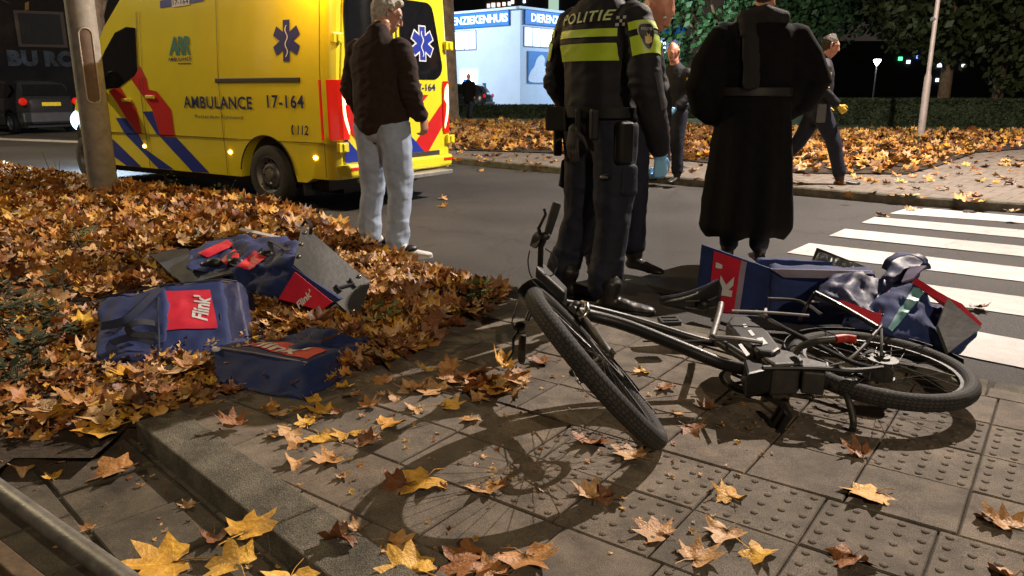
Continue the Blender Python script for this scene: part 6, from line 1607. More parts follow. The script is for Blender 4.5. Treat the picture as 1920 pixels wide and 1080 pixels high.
t = thing('park_lamp', 'lit park lamp on a thin post among the dark trees', 'park lamp', (27.2, 60, .1))
MB().tube([(0, 0, 0), (0, 0, 3.0)], [.06, .045], 8).build('pole', M_galv, t, smooth=True)
MB().rings([[(r*math.cos(a), r*math.sin(a), z) for a in [2*PI*i/12 for i in range(12)]] for r, z in ((.08, 2.95), (.26, 3.25), (.24, 3.35))]).build('lantern', mat('lantern_lit', (1, 1, 1), .4, emit=(.9, .95, 1), estr=14), t, smooth=True)
lamp('POINT', 'lamp_light', (27.2, 59.7, 3.2), 60, (.9, .95, 1), .2, parent=t)

# ------------------------------------------------------------ leaves
def leaf_outline(rs, big=1.):
    pts = []
    spec = [(-90, .10), (-66, .44), (-42, .70), (-24, .62), (-5, .98), (6, .76), (18, .60), (31, .76), (45, 1.02), (56, .78), (68, .60), (79, .84), (90, 1.12), (101, .84), (112, .60), (124, .78), (135, 1.02), (149, .76), (162, .60), (174, .76), (185, .98), (204, .62), (222, .70), (246, .44)]
    for a, r in spec:
        r *= 1 + rs.uniform(-.09, .09); a += rs.uniform(-3, 3)
        pts.append((r*math.cos(R(a)), r*math.sin(R(a)) + .12))
    return pts
def leaf_mesh(seed, curl, res=2, stem=True):
    rs = random.Random(seed); out = leaf_outline(rs); n = len(out)
    cen = (0, -.02); vs = [(cen[0], cen[1])]
    rad = [.5, 1.] if res == 1 else [.33, .66, 1.]
    if res == 0: out = out[::2] if False else [o for i, o in enumerate(out) if i % 2 == 0]; n = len(out); rad = [1.]
    for f in rad: vs += [(cen[0] + (x-cen[0])*f, cen[1] + (y-cen[1])*f) for x, y in out]
    fs = [(0, 1 + i, 1 + (i+1) % n) for i in range(n)]
    for k in range(len(rad) - 1):
        for i in range(n): a = 1 + k*n; fs.append((a + i, a + n + i, a + n + (i+1) % n, a + (i+1) % n))
    ax = rs.uniform(0, PI); ca, sa_ = math.cos(ax), math.sin(ax); k1 = curl*rs.uniform(.5, 1.0); k2 = curl*rs.uniform(.05, .4)*rs.choice((-1, 1)); sd = rs.uniform(0, 50)
    V = []
    for x, y in vs:
        u = x*ca + y*sa_; w = -x*sa_ + y*ca; r = math.hypot(x, y)
        # roll around the w axis
        if abs(k1) > 1e-3: uu = math.sin(u*k1)/k1; z = (1 - math.cos(u*k1))/k1
        else: uu, z = u, 0
        z += k2*w*w*.8
        th = math.atan2(y, x); z += .07*r*r*math.cos(th*5 + .8)*(.4 + curl*.5) + .10*curl*noise.noise(Vector((x*2.4 + sd, y*2.4, sd)))
        X = uu*ca - w*sa_; Y = uu*sa_ + w*ca
        V.append([X, Y, z])
    V = np.array(V)
    if stem and res:
        b = V[1 + (len(rad)-1)*n]; base = np.array([b[0], b[1], b[2]]); L_ = rs.uniform(.6, 1.0); bend = rs.uniform(-.5, .5)
        P0 = base; P1 = base + np.array([bend*.3, -L_*.5, rs.uniform(0, .15)]); P2 = base + np.array([bend, -L_, rs.uniform(-.05, .2)])
        o = len(V); add = []
        for p, r in ((V[0], .020), (P0, .022), (P1, .018), (P2, .026)):
            for a in (0, 2.1, 4.2): add.append([p[0] + r*math.cos(a), p[1], p[2] + .01 + r*math.sin(a)])
        V = np.vstack([V, add])
        for s in range(3):
            for j in range(3): fs.append((o + s*3 + j, o + s*3 + (j+1) % 3, o + (s+1)*3 + (j+1) % 3, o + (s+1)*3 + j))
    V[:, 2] -= np.percentile(V[:, 2], 12)
    return V, fs
def leaf_mat(name, source):
    m = bpy.data.materials.new(name); m.use_nodes = True; nt = m.node_tree; L = nt.links; b = nt.nodes['Principled BSDF']
    b.inputs['Roughness'].default_value = .52; b.inputs['Specular IOR Level'].default_value = .45
    tc = nt.nodes.new('ShaderNodeTexCoord')
    n = nt.nodes.new('ShaderNodeTexNoise'); n.inputs['Scale'].default_value = 26 if source == 'attr' else 3.2; n.inputs['Detail'].default_value = 5
    L.new(tc.outputs['Object'], n.inputs['Vector'])
    if source == 'attr':
        at = nt.nodes.new('ShaderNodeAttribute'); at.attribute_name = 'tint'; col = at.outputs['Color']
    else:
        oi = nt.nodes.new('ShaderNodeObjectInfo'); rp = nt.nodes.new('ShaderNodeValToRGB'); rp.color_ramp.interpolation = 'LINEAR'
        els = rp.color_ramp.elements
        els[0].position = 0; els[0].color = (*source[0], 1); els[1].position = 1; els[1].color = (*source[-1], 1)
        for i, c in enumerate(source[1:-1]):
            e = els.new((i+1)/(len(source)-1)); e.color = (*c, 1)
        L.new(oi.outputs['Random'], rp.inputs['Fac']); col = rp.outputs['Color']
    r2 = nt.nodes.new('ShaderNodeValToRGB'); r2.color_ramp.elements[0].position = .34; r2.color_ramp.elements[1].position = .62
    r2.color_ramp.elements[0].color = (.42, .30, .22, 1); r2.color_ramp.elements[1].color = (1.15, 1.15, 1.12, 1)
    L.new(n.outputs['Fac'], r2.inputs['Fac'])
    mx = nt.nodes.new('ShaderNodeMix'); mx.data_type = 'RGBA'; mx.blend_type = 'MULTIPLY'; mx.inputs[0].default_value = .5
    L.new(col, mx.inputs[6]); L.new(r2.outputs['Color'], mx.inputs[7]); out = mx.outputs[2]
    if source != 'attr':       # radiating veins, a little paler than the blade
        sp = nt.nodes.new('ShaderNodeSeparateXYZ'); L.new(tc.outputs['Object'], sp.inputs[0])
        at2 = nt.nodes.new('ShaderNodeMath'); at2.operation = 'ARCTAN2'; L.new(sp.outputs[1], at2.inputs[0]); L.new(sp.outputs[0], at2.inputs[1])
        mu = nt.nodes.new('ShaderNodeMath'); mu.operation = 'MULTIPLY'; mu.inputs[1].default_value = 4.0; L.new(at2.outputs[0], mu.inputs[0])
        ad = nt.nodes.new('ShaderNodeMath'); ad.operation = 'COSINE'; L.new(mu.outputs[0], ad.inputs[0])
        mr = nt.nodes.new('ShaderNodeMapRange'); mr.inputs['From Min'].default_value = .975; mr.inputs['From Max'].default_value = 1.0; mr.inputs['To Min'].default_value = 1.0; mr.inputs['To Max'].default_value = 1.35
        L.new(ad.outputs[0], mr.inputs['Value'])
        m3 = nt.nodes.new('ShaderNodeMix'); m3.data_type = 'RGBA'; m3.blend_type = 'MULTIPLY'; m3.inputs[0].default_value = 1
        L.new(out, m3.inputs[6]); L.new(mr.outputs[0], m3.inputs[7]); out = m3.outputs[2]
    L.new(out, b.inputs['Base Color'])
    n3 = nt.nodes.new('ShaderNodeTexNoise'); n3.inputs['Scale'].default_value = 90 if source == 'attr' else 9; n3.inputs['Detail'].default_value = 3; L.new(tc.outputs['Object'], n3.inputs['Vector'])
    bp = nt.nodes.new('ShaderNodeBump'); bp.inputs['Strength'].default_value = .25; bp.inputs['Distance'].default_value = .008 if source == 'attr' else .04; L.new(n3.outputs['Fac'], bp.inputs['Height']); L.new(bp.outputs[0], b.inputs['Normal'])
    m.use_backface_culling = False
    return m
YEL = [(.60, .32, .035), (.75, .44, .07), (.62, .30, .05)]
TAN = [(.50, .28, .11), (.60, .38, .19), (.42, .20, .07), (.55, .30, .10)]
BRN = [(.24, .10, .035), (.34, .14, .045), (.18, .07, .028)]
M_ly = leaf_mat('leaf_yellow', YEL); M_lt = leaf_mat('leaf_tan', TAN); M_lb = leaf_mat('leaf_brown', BRN); M_la = leaf_mat('leaf_litter', 'attr')
LV = {}
def leaf_data(kind, var, curl):
    k = (kind, var, curl)
    if k not in LV:
        V, fs = leaf_mesh(var*13 + int(curl*10), curl, 2); me = bpy.data.meshes.new('fallen_leaf'); me.from_pydata(V.tolist(), [], fs)
        me.materials.append({'y': M_ly, 't': M_lt, 'b': M_lb}[kind]); me.polygons.foreach_set('use_smooth', [True]*len(me.polygons)); LV[k] = me
    return LV[k]
def put_leaf(x, y, z, size, kind, var, curl, rz, label, group=None, tilt=0.):
    o = bpy.data.objects.new('fallen_leaf', leaf_data(kind, var, curl)); COL.objects.link(o)
    o.location = (x, y, z); o.scale = (size/2,)*3; o.rotation_euler = (random.uniform(-tilt, tilt), random.uniform(-tilt, tilt), rz)
    tag(o, label, 'leaf', group or 'fallen plane leaves'); return o
# leaves one can point at, measured one by one on the pavement: px, py, size, kind, curl, turn, label
HL = [
 (800, 893, .215, 'y', .7, 2.6, 'large yellow leaf on the left rim of the front wheel shadow'), (757, 905, .15, 'b', 1.1, 1.1, 'brown leaf tucked under the yellow leaf on the wheel shadow'),
 (905, 907, .13, 't', .9, 3.5, 'tan leaf inside the front wheel shadow beside the hub shadow'), (1112, 925, .12, 't', 1.8, .4, 'crumpled tan leaf on the right side of the wheel shadow'), (1148, 930, .12, 'b', 1.6, 2.2, 'dark crumpled leaf at the right rim of the wheel shadow'),
 (1108, 820, .155, 'b', 1.0, 2.8, 'brown leaf left of the front tyre foot'), (1192, 850, .15, 't', 1.0, 1.0, 'tan brown leaf just below the front tyre foot'),
 (655, 812, .15, 'y', 1.2, .4, 'bright yellow folded leaf left of the wheel shadow'), (722, 790, .15, 'y', .8, 5.2, 'bright yellow flat leaf above the wheel shadow at left'), (625, 852, .15, 't', 1.3, 2.4, 'curled tan leaf below the yellow folded leaf'), (700, 808, .09, 't', 1.3, 2.4, 'small tan leaf half under the bright yellow flat leaf'),
 (612, 767, .14, 'y', .9, 1.5, 'yellow leaf below the boxy navy bag'), (575, 790, .10, 'y', 1.1, .3, 'smaller yellow leaf below the boxy navy bag'), (735, 1012, .135, 't', .8, 4.4, 'tan leaf at the lower left of the wheel shadow'),
 (645, 1003, .15, 'b', 2.0, 2.1, 'crumpled reddish leaf on the kerb stone'), (668, 985, .08, 't', 1.6, 2.1, 'small tan scrap beside the crumpled reddish leaf'), (775, 1066, .19, 'y', 1.1, .9, 'orange leaf at the bottom edge left of the brown pair'), (895, 1045, .19, 'b', 1.0, 2.0, 'broad brown leaf below the wheel shadow'), (985, 1035, .19, 't', 1.0, 3.6, 'broad tan leaf overlapping the brown leaf below the wheel shadow'), (925, 1068, .12, 't', 1.3, .6, 'tan leaf at the bottom edge under the broad pair'),
 (838, 757, .13, 'y', .8, 4.8, 'yellow pointed leaf below the small leaf heap on the tiles'), (882, 779, .10, 't', .8, 3.1, 'small tan leaf with long stem above the wheel shadow'), (785, 762, .11, 't', 1.5, 1.6, 'pale curled leaf with a stalk below the small heap'), (820, 728, .19, 't', .7, 1.1, 'broad tan leaf at the left of the small heap'),
 (903, 747, .12, 't', 2.0, .2, 'folded tan leaf like a tent above the wheel shadow'), (1240, 995, .145, 't', .6, .9, 'large flat tan leaf left of the tactile tiles'), (1372, 927, .13, 'y', 1.5, .3, 'folded yellow leaf with stalk on the tactile tiles'), (1362, 988, .15, 't', 1.2, 2.5, 'tan leaf above the pair of leaves on tactile tiles'), (1410, 1027, .14, 'y', 1.1, 3.9, 'yellow leaf at the right of the pair on tactile tiles'), (1302, 1042, .15, 't', 1.5, 5.2, 'curled tan leaf at the left of the pair on tactile tiles'),
 (1643, 920, .19, 'y', .7, 2.0, 'yellow leaf with long stalk lying alone on smooth tiles'), (1617, 848, .13, 'b', 2.0, .7, 'rolled brown leaf below the rear wheel shadow'), (1600, 1040, .15, 'b', 1.6, 2.4, 'narrow rolled leaf on tactile tiles near the bottom'), (1893, 980, .14, 't', 1.4, .4, 'curled pale leaf at the right edge on a smooth tile'), (1905, 1075, .15, 't', 1.1, 2.1, 'pale leaf in the bottom right corner'), (1855, 968, .09, 'b', 1.8, 2.1, 'dark curled scrap left of the pale leaf at the right edge'),
 (205, 802, .19, 'y', 1.0, 1.8, 'orange leaf on the soil behind the kerb stone end'), (222, 876, .20, 't', .8, 1.7, 'pale veined leaf on the old path beside the kerb stone'), (122, 858, .13, 't', 1.3, .6, 'folded tan leaf on the old path near the rail'), (52, 866, .17, 't', 1.6, 1.9, 'long rolled tan leaf at the far end of the rail'), (98, 890, .08, 'y', 1.3, .4, 'small orange leaf between rail and pale veined leaf'),
 (325, 1046, .24, 'y', .7, 2.0, 'biggest yellow leaf on the old path near the bottom left'), (455, 993, .19, 'y', 1.0, 5.6, 'bright yellow leaf leaning on the kerb stone'), (442, 1055, .18, 'y', 1.3, 1.2, 'yellow folded leaf below the one leaning on the kerb'), (545, 1075, .17, 'y', .9, 3.3, 'yellow leaf at the bottom edge near the kerb stone'), (400, 1000, .12, 'b', 1.8, 3.3, 'brown crumpled leaf between the two biggest yellow leaves'), (358, 940, .07, 't', 1.2, 1.9, 'tiny tan leaf beside the kerb stone'), (165, 985, .05, 't', 1.9, .8, 'tiny crumpled scrap in the middle of the old path'),
 (558, 863, .11, 't', 1.9, 1.5, 'pale crumpled leaf on the kerb side tiles'), (545, 802, .13, 't', 1.2, 2.7, 'tan fan shaped leaf beside the kerb stone'), (442, 792, .14, 'b', 1.9, 1.3, 'dark upright leaf behind the kerb stone'), (640, 886, .07, 't', 1.3, 4.1, 'small pale scrap on the tiles right of the kerb stone'),
 (1020, 675, .14, 'b', 1.0, 1.4, 'brown leaf beside the lower handlebar grip'), (1295, 797, .14, 'b', 1.5, 4.0, 'curled brown leaf in the shadow right of the front tyre'), (1208, 692, .10, 'y', 1.2, 2.0, 'small yellow leaf under the bicycle down tube'), (1272, 768, .06, 't', 1.2, 2.6, 'tiny pale scrap at the front tyre shadow'), (1330, 760, .10, 'b', 1.4, 1.0, 'brown leaf in the dark shadow under the bicycle frame'), (1240, 722, .12, 'b', .9, 4.4, 'brown leaf lying in the frame shadow near the front wheel'),
 (936, 905, .07, 'b', 1.8, .3, 'small dark scrap by the hub shadow'), (715, 735, .05, 't', 1.4, .3, 'pale scrap on the tiles below the leaf pile'), (830, 910, .05, 'b', 1.4, .3, 'tiny scrap between yellow leaf and hub shadow'), (510, 757, .10, 'y', 1.1, 3.3, 'yellow leaf under the lower edge of the boxy bag')]
TAKEN = []
for i, (px, py, sz, kd, cu, rz, lb) in enumerate(HL):
    onold = px < 480 and py > 840 and not (px > 250 + (py-800)*1.45)
    z = PZ + .003
    if onold: z = .028
    if px < 470 and py < 830: z = PZ + .02
    if lb.find('on the kerb stone') > 0 or 'leaning' in lb: z = PZ + .016
    p = G(px, py, z + .012); o = put_leaf(p.x, p.y, z, sz*1.0, kd, i % 9, cu, rz, lb, 'single fallen leaves on the pavement', .08); TAKEN.append((p.x, p.y, sz*.5))
# small heap of leaves on the tiles between pile and wheel
hp2 = [(520, 775), (560, 765), (595, 780), (640, 770), (500, 765), (585, 745), (690, 760), (660, 740), (560, 830), (600, 815), (520, 815), (680, 830), (745, 745), (640, 725), (720, 715)]
for i, (px, py) in enumerate(hp2):
    p = G(px, py, PZ + .01); put_leaf(p.x, p.y, PZ + .004, random.uniform(.07, .13), 'tytb'[i % 4], i % 9, random.choice((.9, 1.3, 1.7)), random.uniform(0, 6), 'smaller dry leaf strewn on the tiles below the boxy navy bag', 'small leaves strewn below the boxy bag', .25)
hp = [(905, 702), (940, 715), (965, 700), (920, 725), (880, 715), (860, 700), (975, 715), (945, 690), (890, 690), (870, 728), (840, 712), (930, 735), (960, 725), (985, 705), (850, 690), (800, 700), (780, 715), (900, 718)]
for i, (px, py) in enumerate(hp):
    p = G(px, py, PZ + .03); put_leaf(p.x, p.y, PZ + .004 + .012*(i % 4), random.uniform(.13, .18), 'tbty'[i % 4], i % 9, random.choice((.9, 1.3, 1.7)), random.uniform(0, 6), 'dry leaf in the small heap on the tiles left of the lower handlebar grip', 'leaves in the small heap', .35)
for i, (px, py) in enumerate([(1820, 365), (1800, 372), (1835, 370), (1812, 360), (1845, 375), (1822, 378)]):
    p = G(px, py, FZ + .02); put_leaf(p.x, p.y, FZ + .004 + .01*(i % 3), .20, 'tyb'[i % 3], i % 9, 1.2, random.uniform(0, 6), 'leaf in the loose heap on the far pavement beyond the crossing', 'leaves in the far heap', .3)
for px, py, kd, z, lb in ((1895, 394, 't', FZ, 'single leaf at the far kerb near the right edge'), (1707, 392, 't', 0, 'leaf in the gutter at the far end of the crossing'), (1600, 372, 't', 0, 'leaf in the gutter right of the walking officer'), (1655, 402, 't', 0, 'tan leaf on the corner of the farthest crossing stripe'), (828, 385, 'y', 0, 'small orange leaf on the road right of the jeans'), (828, 371, 't', 0, 'pale scrap on the road right of the jeans'), (1712, 330, 't', FZ, 'leaf on the far pavement below the steel post'), (1880, 300, 't', FZ, 'leaf on the far paving near the right edge'), (1800, 325, 'b', FZ, 'brown leaf on the far paving right of the verge'), (900, 318, 't', 0, 'leaf in the gutter right of the ambulance'), (985, 320, 'b', 0, 'brown leaf in the gutter left of the striped officer'), (1830, 572, 'b', .01, 'brown leaf on a crossing stripe behind the teal striped bag')):
    p = G(px, py, z + .02); put_leaf(p.x, p.y, z + .008, .15, kd, random.randrange(9), 1.3, random.uniform(0, 6), lb, 'single fallen leaves on the pavement', .1)
# pile: the largest (nearest) ones as objects of their own, the rest as one litter object
PAL = [((.50, .23, .045), 5), ((.62, .35, .08), 6), ((.38, .15, .03), 5), ((.20, .075, .028), 4), ((.60, .38, .17), 3.5), ((.70, .42, .05), 1.6), ((.11, .05, .025), 3), ((.42, .24, .12), 3)]
pc = np.array([c for c, w in PAL]); pw = np.array([w for c, w in PAL]); pw = pw/pw.sum()
def scatter(n, poly, xr, yr, zf, smin, smax, lods, tilt, reject=None, dark=None, name='leaf_litter', lift=(.0, .06), label='thick litter of fallen leaves'):
    V_ = []; F_ = []; C_ = []; off = 0; cnt = 0; tries = 0
    while cnt < n and tries < n*30:
        tries += 1
        x = random.uniform(*xr); y = random.uniform(*yr)
        if not inpoly(x, y, poly): continue
        if reject and reject(x, y): continue
        L0 = lods[random.randrange(len(lods))]; V, fs = L0
        s = random.uniform(smin, smax)/2; a = random.uniform(0, 2*PI); tx, ty = random.gauss(0, tilt), random.gauss(0, tilt)
        M = np.array((Matrix.Rotation(a, 3, 'Z') @ Matrix.Rotation(tx, 3, 'X') @ Matrix.Rotation(ty, 3, 'Y')))
        W = (V*s) @ M.T + np.array([x, y, zf(x, y) + random.uniform(*lift)])
        V_.append(W); F_ += [tuple(i + off for i in f) for f in fs]; off += len(W)
        c = pc[rng.choice(len(pc), p=pw)]*random.uniform(.65, 1.2)
        C_ += [c]*len(fs); cnt += 1
    me = bpy.data.meshes.new(name); V_ = np.vstack(V_); me.from_pydata(V_.tolist(), [], F_); me.materials.append(M_la)
    o = bpy.data.objects.new(name, me); COL.objects.link(o); me.polygons.foreach_set('use_smooth', [True]*len(me.polygons))
    setattr_tint(o, [(c[0], c[1], c[2], 1) for c in C_]); tag(o, label, 'leaf litter', kind='stuff'); return o
lod1 = [leaf_mesh(100 + i, c, 1, stem=(i % 3 == 0)) for i, c in enumerate((.5, .9, 1.3, 1.7, 2.2, 1.1, .8, 1.5))]
lod0 = [leaf_mesh(200 + i, c, 0, stem=False) for i, c in enumerate((.5, .9, 1.3, 1.7, 1.1))]
BAGPX = [[(172, 715), (320, 712), (395, 665), (475, 655), (475, 560), (440, 520), (176, 560)], [(388, 765), (575, 785), (690, 705), (705, 645), (480, 610), (390, 650)],
         [(270, 480), (350, 545), (445, 520), (520, 575), (600, 612), (690, 618), (698, 560), (560, 440), (440, 440)]]
BAGP = [[G(*p, .1).xy for p in q] for q in BAGPX]
DARKP = [G(*p, .1).xy for p in ((-60, 470), (90, 500), (175, 560), (185, 720), (60, 790), (-60, 800))]
def nearbag(x, y): return any(inpoly(x, y, q) for q in BAGP)
bx = [p.x for p in bed_poly]; by = [p.y for p in bed_poly]
zb_ = lambda x, y: PZ + bed_h(x, y)
scatter(4600, bed_poly, (-4.2, .1), (2.6, 6.6), zb_, .10, .19, lod1, .34, reject=lambda x, y: (nearbag(x, y) and random.random() < .97) or (y < 3.3 and x < -1.25 and random.random() < .72) or (inpoly(x, y, DARKP) and random.random() < .8) or (noise.noise(Vector((x*2.2, y*2.2, 5))) < -.12 and random.random() < .7) or (x < -2.3 and y < 4.2 and random.random() < .45), name='leaf_pile', lift=(-.015, .035), label='thick pile of fallen plane leaves around the delivery bags')
scatter(5200, bed_poly, (-11, -.5), (5.6, 13), zb_, .12, .20, lod1, .45, name='leaf_pile', lift=(-.01, .08), label='carpet of fallen leaves around the lamp post')
scatter(3200, bed_poly, (-3.8, -.4), (2.5, 4.1), zb_, .03, .10, lod1, .4, name='leaf_fragments', lift=(-.01, .03), label='broken leaf fragments at the near edge of the bed')
# visible top layer as individual leaves
zones = [(( -.95, -.1), (3.1, 4.7), 'dry leaf in the pile right of the stiff grey board', 'leaves right of the bags', 70),
         ((-2.6, -.75), (2.6, 3.35), 'dry leaf in the front of the pile below the leftmost bag', 'leaves in front of the bags', 60),
         ((-4.0, -1.9), (3.2, 5.0), 'dry leaf in the pile left of the leftmost bag', 'leaves left of the bags', 34),
         ((-3.6, -1.2), (4.9, 6.3), 'dry leaf in the pile behind the burst open bag', 'leaves behind the bags', 32)]
for xr, yr, lb, gp_, k in zones:
    c = 0
    for tr in range(4000):
        if c >= k: break
        x = random.uniform(*xr); y = random.uniform(*yr)
        if not inpoly(x, y, bed_poly) or nearbag(x, y) or (inpoly(x, y, DARKP) and random.random() < .7): continue
        put_leaf(x, y, zb_(x, y) + random.uniform(.015, .045), random.uniform(.14, .21), random.choice('yttbbt'), random.randrange(9), random.choice((.7, .9, 1.2, 1.5)), random.uniform(0, 2*PI), lb, gp_, .33); c += 1
fpoly = verge_poly
lodf = lod0
scatter(5200, fpoly, (min(p.x for p in fpoly), max(p.x for p in fpoly)), (min(p.y for p in fpoly), max(p.y for p in fpoly)), lambda x, y: FZ + .03, .16, .26, lodf, .5, name='far_leaf_litter', lift=(0, .08), label='orange leaf litter on the far verge')
fpp = [p.xy for p in (G(700, 292, FZ), G(1000, 312, FZ), G(1250, 335, FZ), G(1500, 360, FZ), G(1700, 378, FZ), G(1900, 390, FZ), G(1935, 300, FZ), G(1830, 286, FZ), G(1700, 330, FZ), G(1500, 328, FZ), G(1150, 294, FZ), G(780, 276, FZ))]
scatter(190, fpp, (-3, 16), (8, 20), lambda x, y: FZ + .005, .10, .2, lodf, .25, name='scattered_leaves', lift=(0, .01), label='scattered leaves along the far pavement edge')
# crumbs and twigs on the near tiles
near_poly = [G(*p, PZ).xy for p in ((240, 800), (560, 745), (950, 640), (1300, 720), (1500, 800), (1300, 1070), (640, 1075), (60, 1070), (30, 900))]
scatter(260, near_poly, (-2.3, 1.2), (1.7, 3.6), lambda x, y: (PZ if (Vector((x, y)) - KS0).dot(KSn) > -kw else .022) + .002, .010, .035, lod0, .3, name='leaf_crumbs', lift=(0, .004), label='tiny leaf crumbs on the tiles')

# ------------------------------------------------------------ low plants at the road side of the bed
M_green = mat('weed_green', (.07, .11, .02), .7, var=.4, vscale=12)
M_dgreen = mat('dark_weed_green', (.022, .036, .010), .75, var=.4, vscale=12)
M_twig = mat('twig_brown', (.07, .045, .03), .8)
def weed(px, py, h, label, n=26, m=M_green, seed=1, name='weed'):
    p = G(px, py, .1); rs = random.Random(seed); t = thing(name, label, 'plant', (p.x, p.y, .09))
    for k in range(3):
        tp = Vector((rs.uniform(-.4, .4)*h, rs.uniform(-.4, .4)*h, h*rs.uniform(.7, 1))); MB().tube([(0, 0, 0), tp*.5 + Vector((rs.uniform(-.03, .03), 0, 0)), tp], [.005, .004, .002], 5).build('stem', M_twig, t)
    mb = MB()
    for k in range(n):
        z = rs.uniform(.15, 1)*h; a = rs.uniform(0, 2*PI); r0 = rs.uniform(0, .35)*h; c = Vector((r0*math.cos(a), r0*math.sin(a), z)); d = Vector((math.cos(a), math.sin(a), rs.uniform(-.2, .8))).normalized(); s = d.cross(Vector((0, 0, 1))).normalized(); L_ = rs.uniform(.03, .07)
        mb.add([c, c + d*L_*.5 + s*L_*.3, c + d*L_, c + d*L_*.5 - s*L_*.3], [(0, 1, 2, 3)])
    mb.build('foliage', m, t)
weed(160, 480, .22, 'yellow green weed growing from the leaf pile left of the bags', 44, seed=3)
weed(330, 372, .30, 'small weed at the road edge of the bed right of the lamp post', seed=4); weed(410, 385, .22, 'small weed in front of the ambulance rear wheel', seed=5); weed(455, 400, .18, 'tiny weed nearest the ambulance rear tyre', seed=6)
weed(900, 570, .14, 'green weed at the tip of the leaf pile by the road', 50, seed=7); weed(720, 620, .16, 'green weed right of the stiff grey board', 30, seed=8); weed(112, 345, .42, 'bare twiggy shrub shoot left of the lamp post', 6, M_twig, 9, 'twig_shoot'); weed(430, 372, .2, 'thin weed stalks below the ambulance sill', 12, seed=10)
weed(1712, 268, .5, 'small bushy weed at the foot of the steel post', 60, seed=11)

# ------------------------------------------------------------ hedges, trees
M_bark = mat('plane_bark', (.16, .11, .07), .85, var=.45, vscale=5, bump=.6, bscale=20, bdist=.03)
M_fol = mat('tree_foliage', (.045, .065, .018), .6, color2=(.02, .03, .008), vscale=.9)
M_folg = mat('tree_foliage_green', (.05, .13, .05), .55, color2=(.02, .06, .02), vscale=1.1)
M_folb = mat('tree_foliage_autumn', (.12, .07, .02), .6, color2=(.04, .03, .01), vscale=1.1)
M_hedge = mat('hedge_green', (.02, .036, .008), .8, color2=(.008, .014, .003), vscale=3)
def leaf_cloud(mb, centers, n, size, rs, squash=1.):
    for k in range(n):
        c, r = centers[rs.randrange(len(centers))]
        d = Vector((rs.gauss(0, 1), rs.gauss(0, 1), rs.gauss(0, 1))).normalized() * (r * rs.uniform(.45, 1.05)); d.z *= squash
        p = Vector(c) + d; n_ = Vector((rs.gauss(0, 1), rs.gauss(0, 1), rs.gauss(0, 1))).normalized(); a = n_.orthogonal().normalized(); b = n_.cross(a); s = size*rs.uniform(.6, 1.3)
        mb.add([p - a*s, p + b*s*.6, p + a*s, p - b*s*.6], [(0, 1, 2, 3)])
def tree(x, y, h, tr, crown_r, crown_z, n, label, fol, seed, name='plane_tree', size=.16, zmin=None):
    rs = random.Random(seed); t = thing(name, label, 'tree', (x, y, .1)); m = MB()
    m.tube([(0, 0, -.1), (0, 0, .3), (rs.uniform(-.1, .1), 0, h*.35), (rs.uniform(-.25, .25), rs.uniform(-.2, .2), h*.65), (rs.uniform(-.4, .4), 0, h*.9)], [tr*1.35, tr, tr*.85, tr*.5, tr*.15], 12)
    cs = []
    for k in range(9):
        a = rs.uniform(0, 2*PI); z0 = h*rs.uniform(.25, .6); e = Vector((math.cos(a)*crown_r*.75, math.sin(a)*crown_r*.75, crown_z + rs.uniform(-.5, .8)*crown_r*.7)); s_ = Vector((0, 0, z0)); m.tube([s_, s_*.5 + e*.5 + Vector((0, 0, .2)), e], [tr*.4, tr*.22, tr*.06], 6)
        cs += [(e, crown_r*rs.uniform(.28, .48)), (s_*.3 + e*.7 + Vector((0, 0, .3)), crown_r*rs.uniform(.2, .4))]
    for k in range(10): cs.append((Vector((rs.uniform(-.8, .8)*crown_r, rs.uniform(-.8, .8)*crown_r, crown_z + rs.uniform(-.8, .8)*crown_r)), crown_r*rs.uniform(.2, .42)))
    m.build('trunk', M_bark, t, smooth=True); mb = MB(); leaf_cloud(mb, cs, n, size, rs); mb.build('crown', fol, t)
    return t
tree(-2.3, 28.2, 12, .42, 4.2, 10.5, 2200, 'thick plane tree trunk just right of the ambulance', M_folb, 21)
tree(-10.6, 20.6, 9, .24, 3.4, 7.6, 2600, 'pale plane tree trunk directly behind the lamp post', M_folb, 22)
tree(-14.7, 21.8, 9, .26, 3.6, 6.6, 3200, 'tree at the far left edge beside the dark hatchback', M_folb, 23)
for i, (x, y, h, r, cz, fol, lb, nn) in enumerate([(10.5, 40, 8, 4.6, 5.2, M_folg, 'bushy green tree lit beside the animal hospital', 9000), (16, 44, 10, 4.4, 5.6, M_folg, 'tree with drooping green crown above the coat', 7000), (19.5, 36, 9, 4.0, 5.0, M_fol, 'dim tree behind the walking officer', 6500), (25, 41, 11, 4.8, 6.0, M_fol, 'dark tree left of the steel post', 6500), (31, 44, 11, 4.6, 6.2, M_fol, 'dark tree with twin lit trunks right of the steel post', 5500), (27.5, 33, 9, 3.8, 5.6, M_folb, 'dark tree at the right edge beyond the verge', 5200), (36, 46, 12, 5.2, 6.5, M_fol, 'dark tree farthest right in the park', 4500)]):
    tree(x, y, h, .28, r, cz, nn, lb, fol, 40 + i, 'park_tree', size=.19)
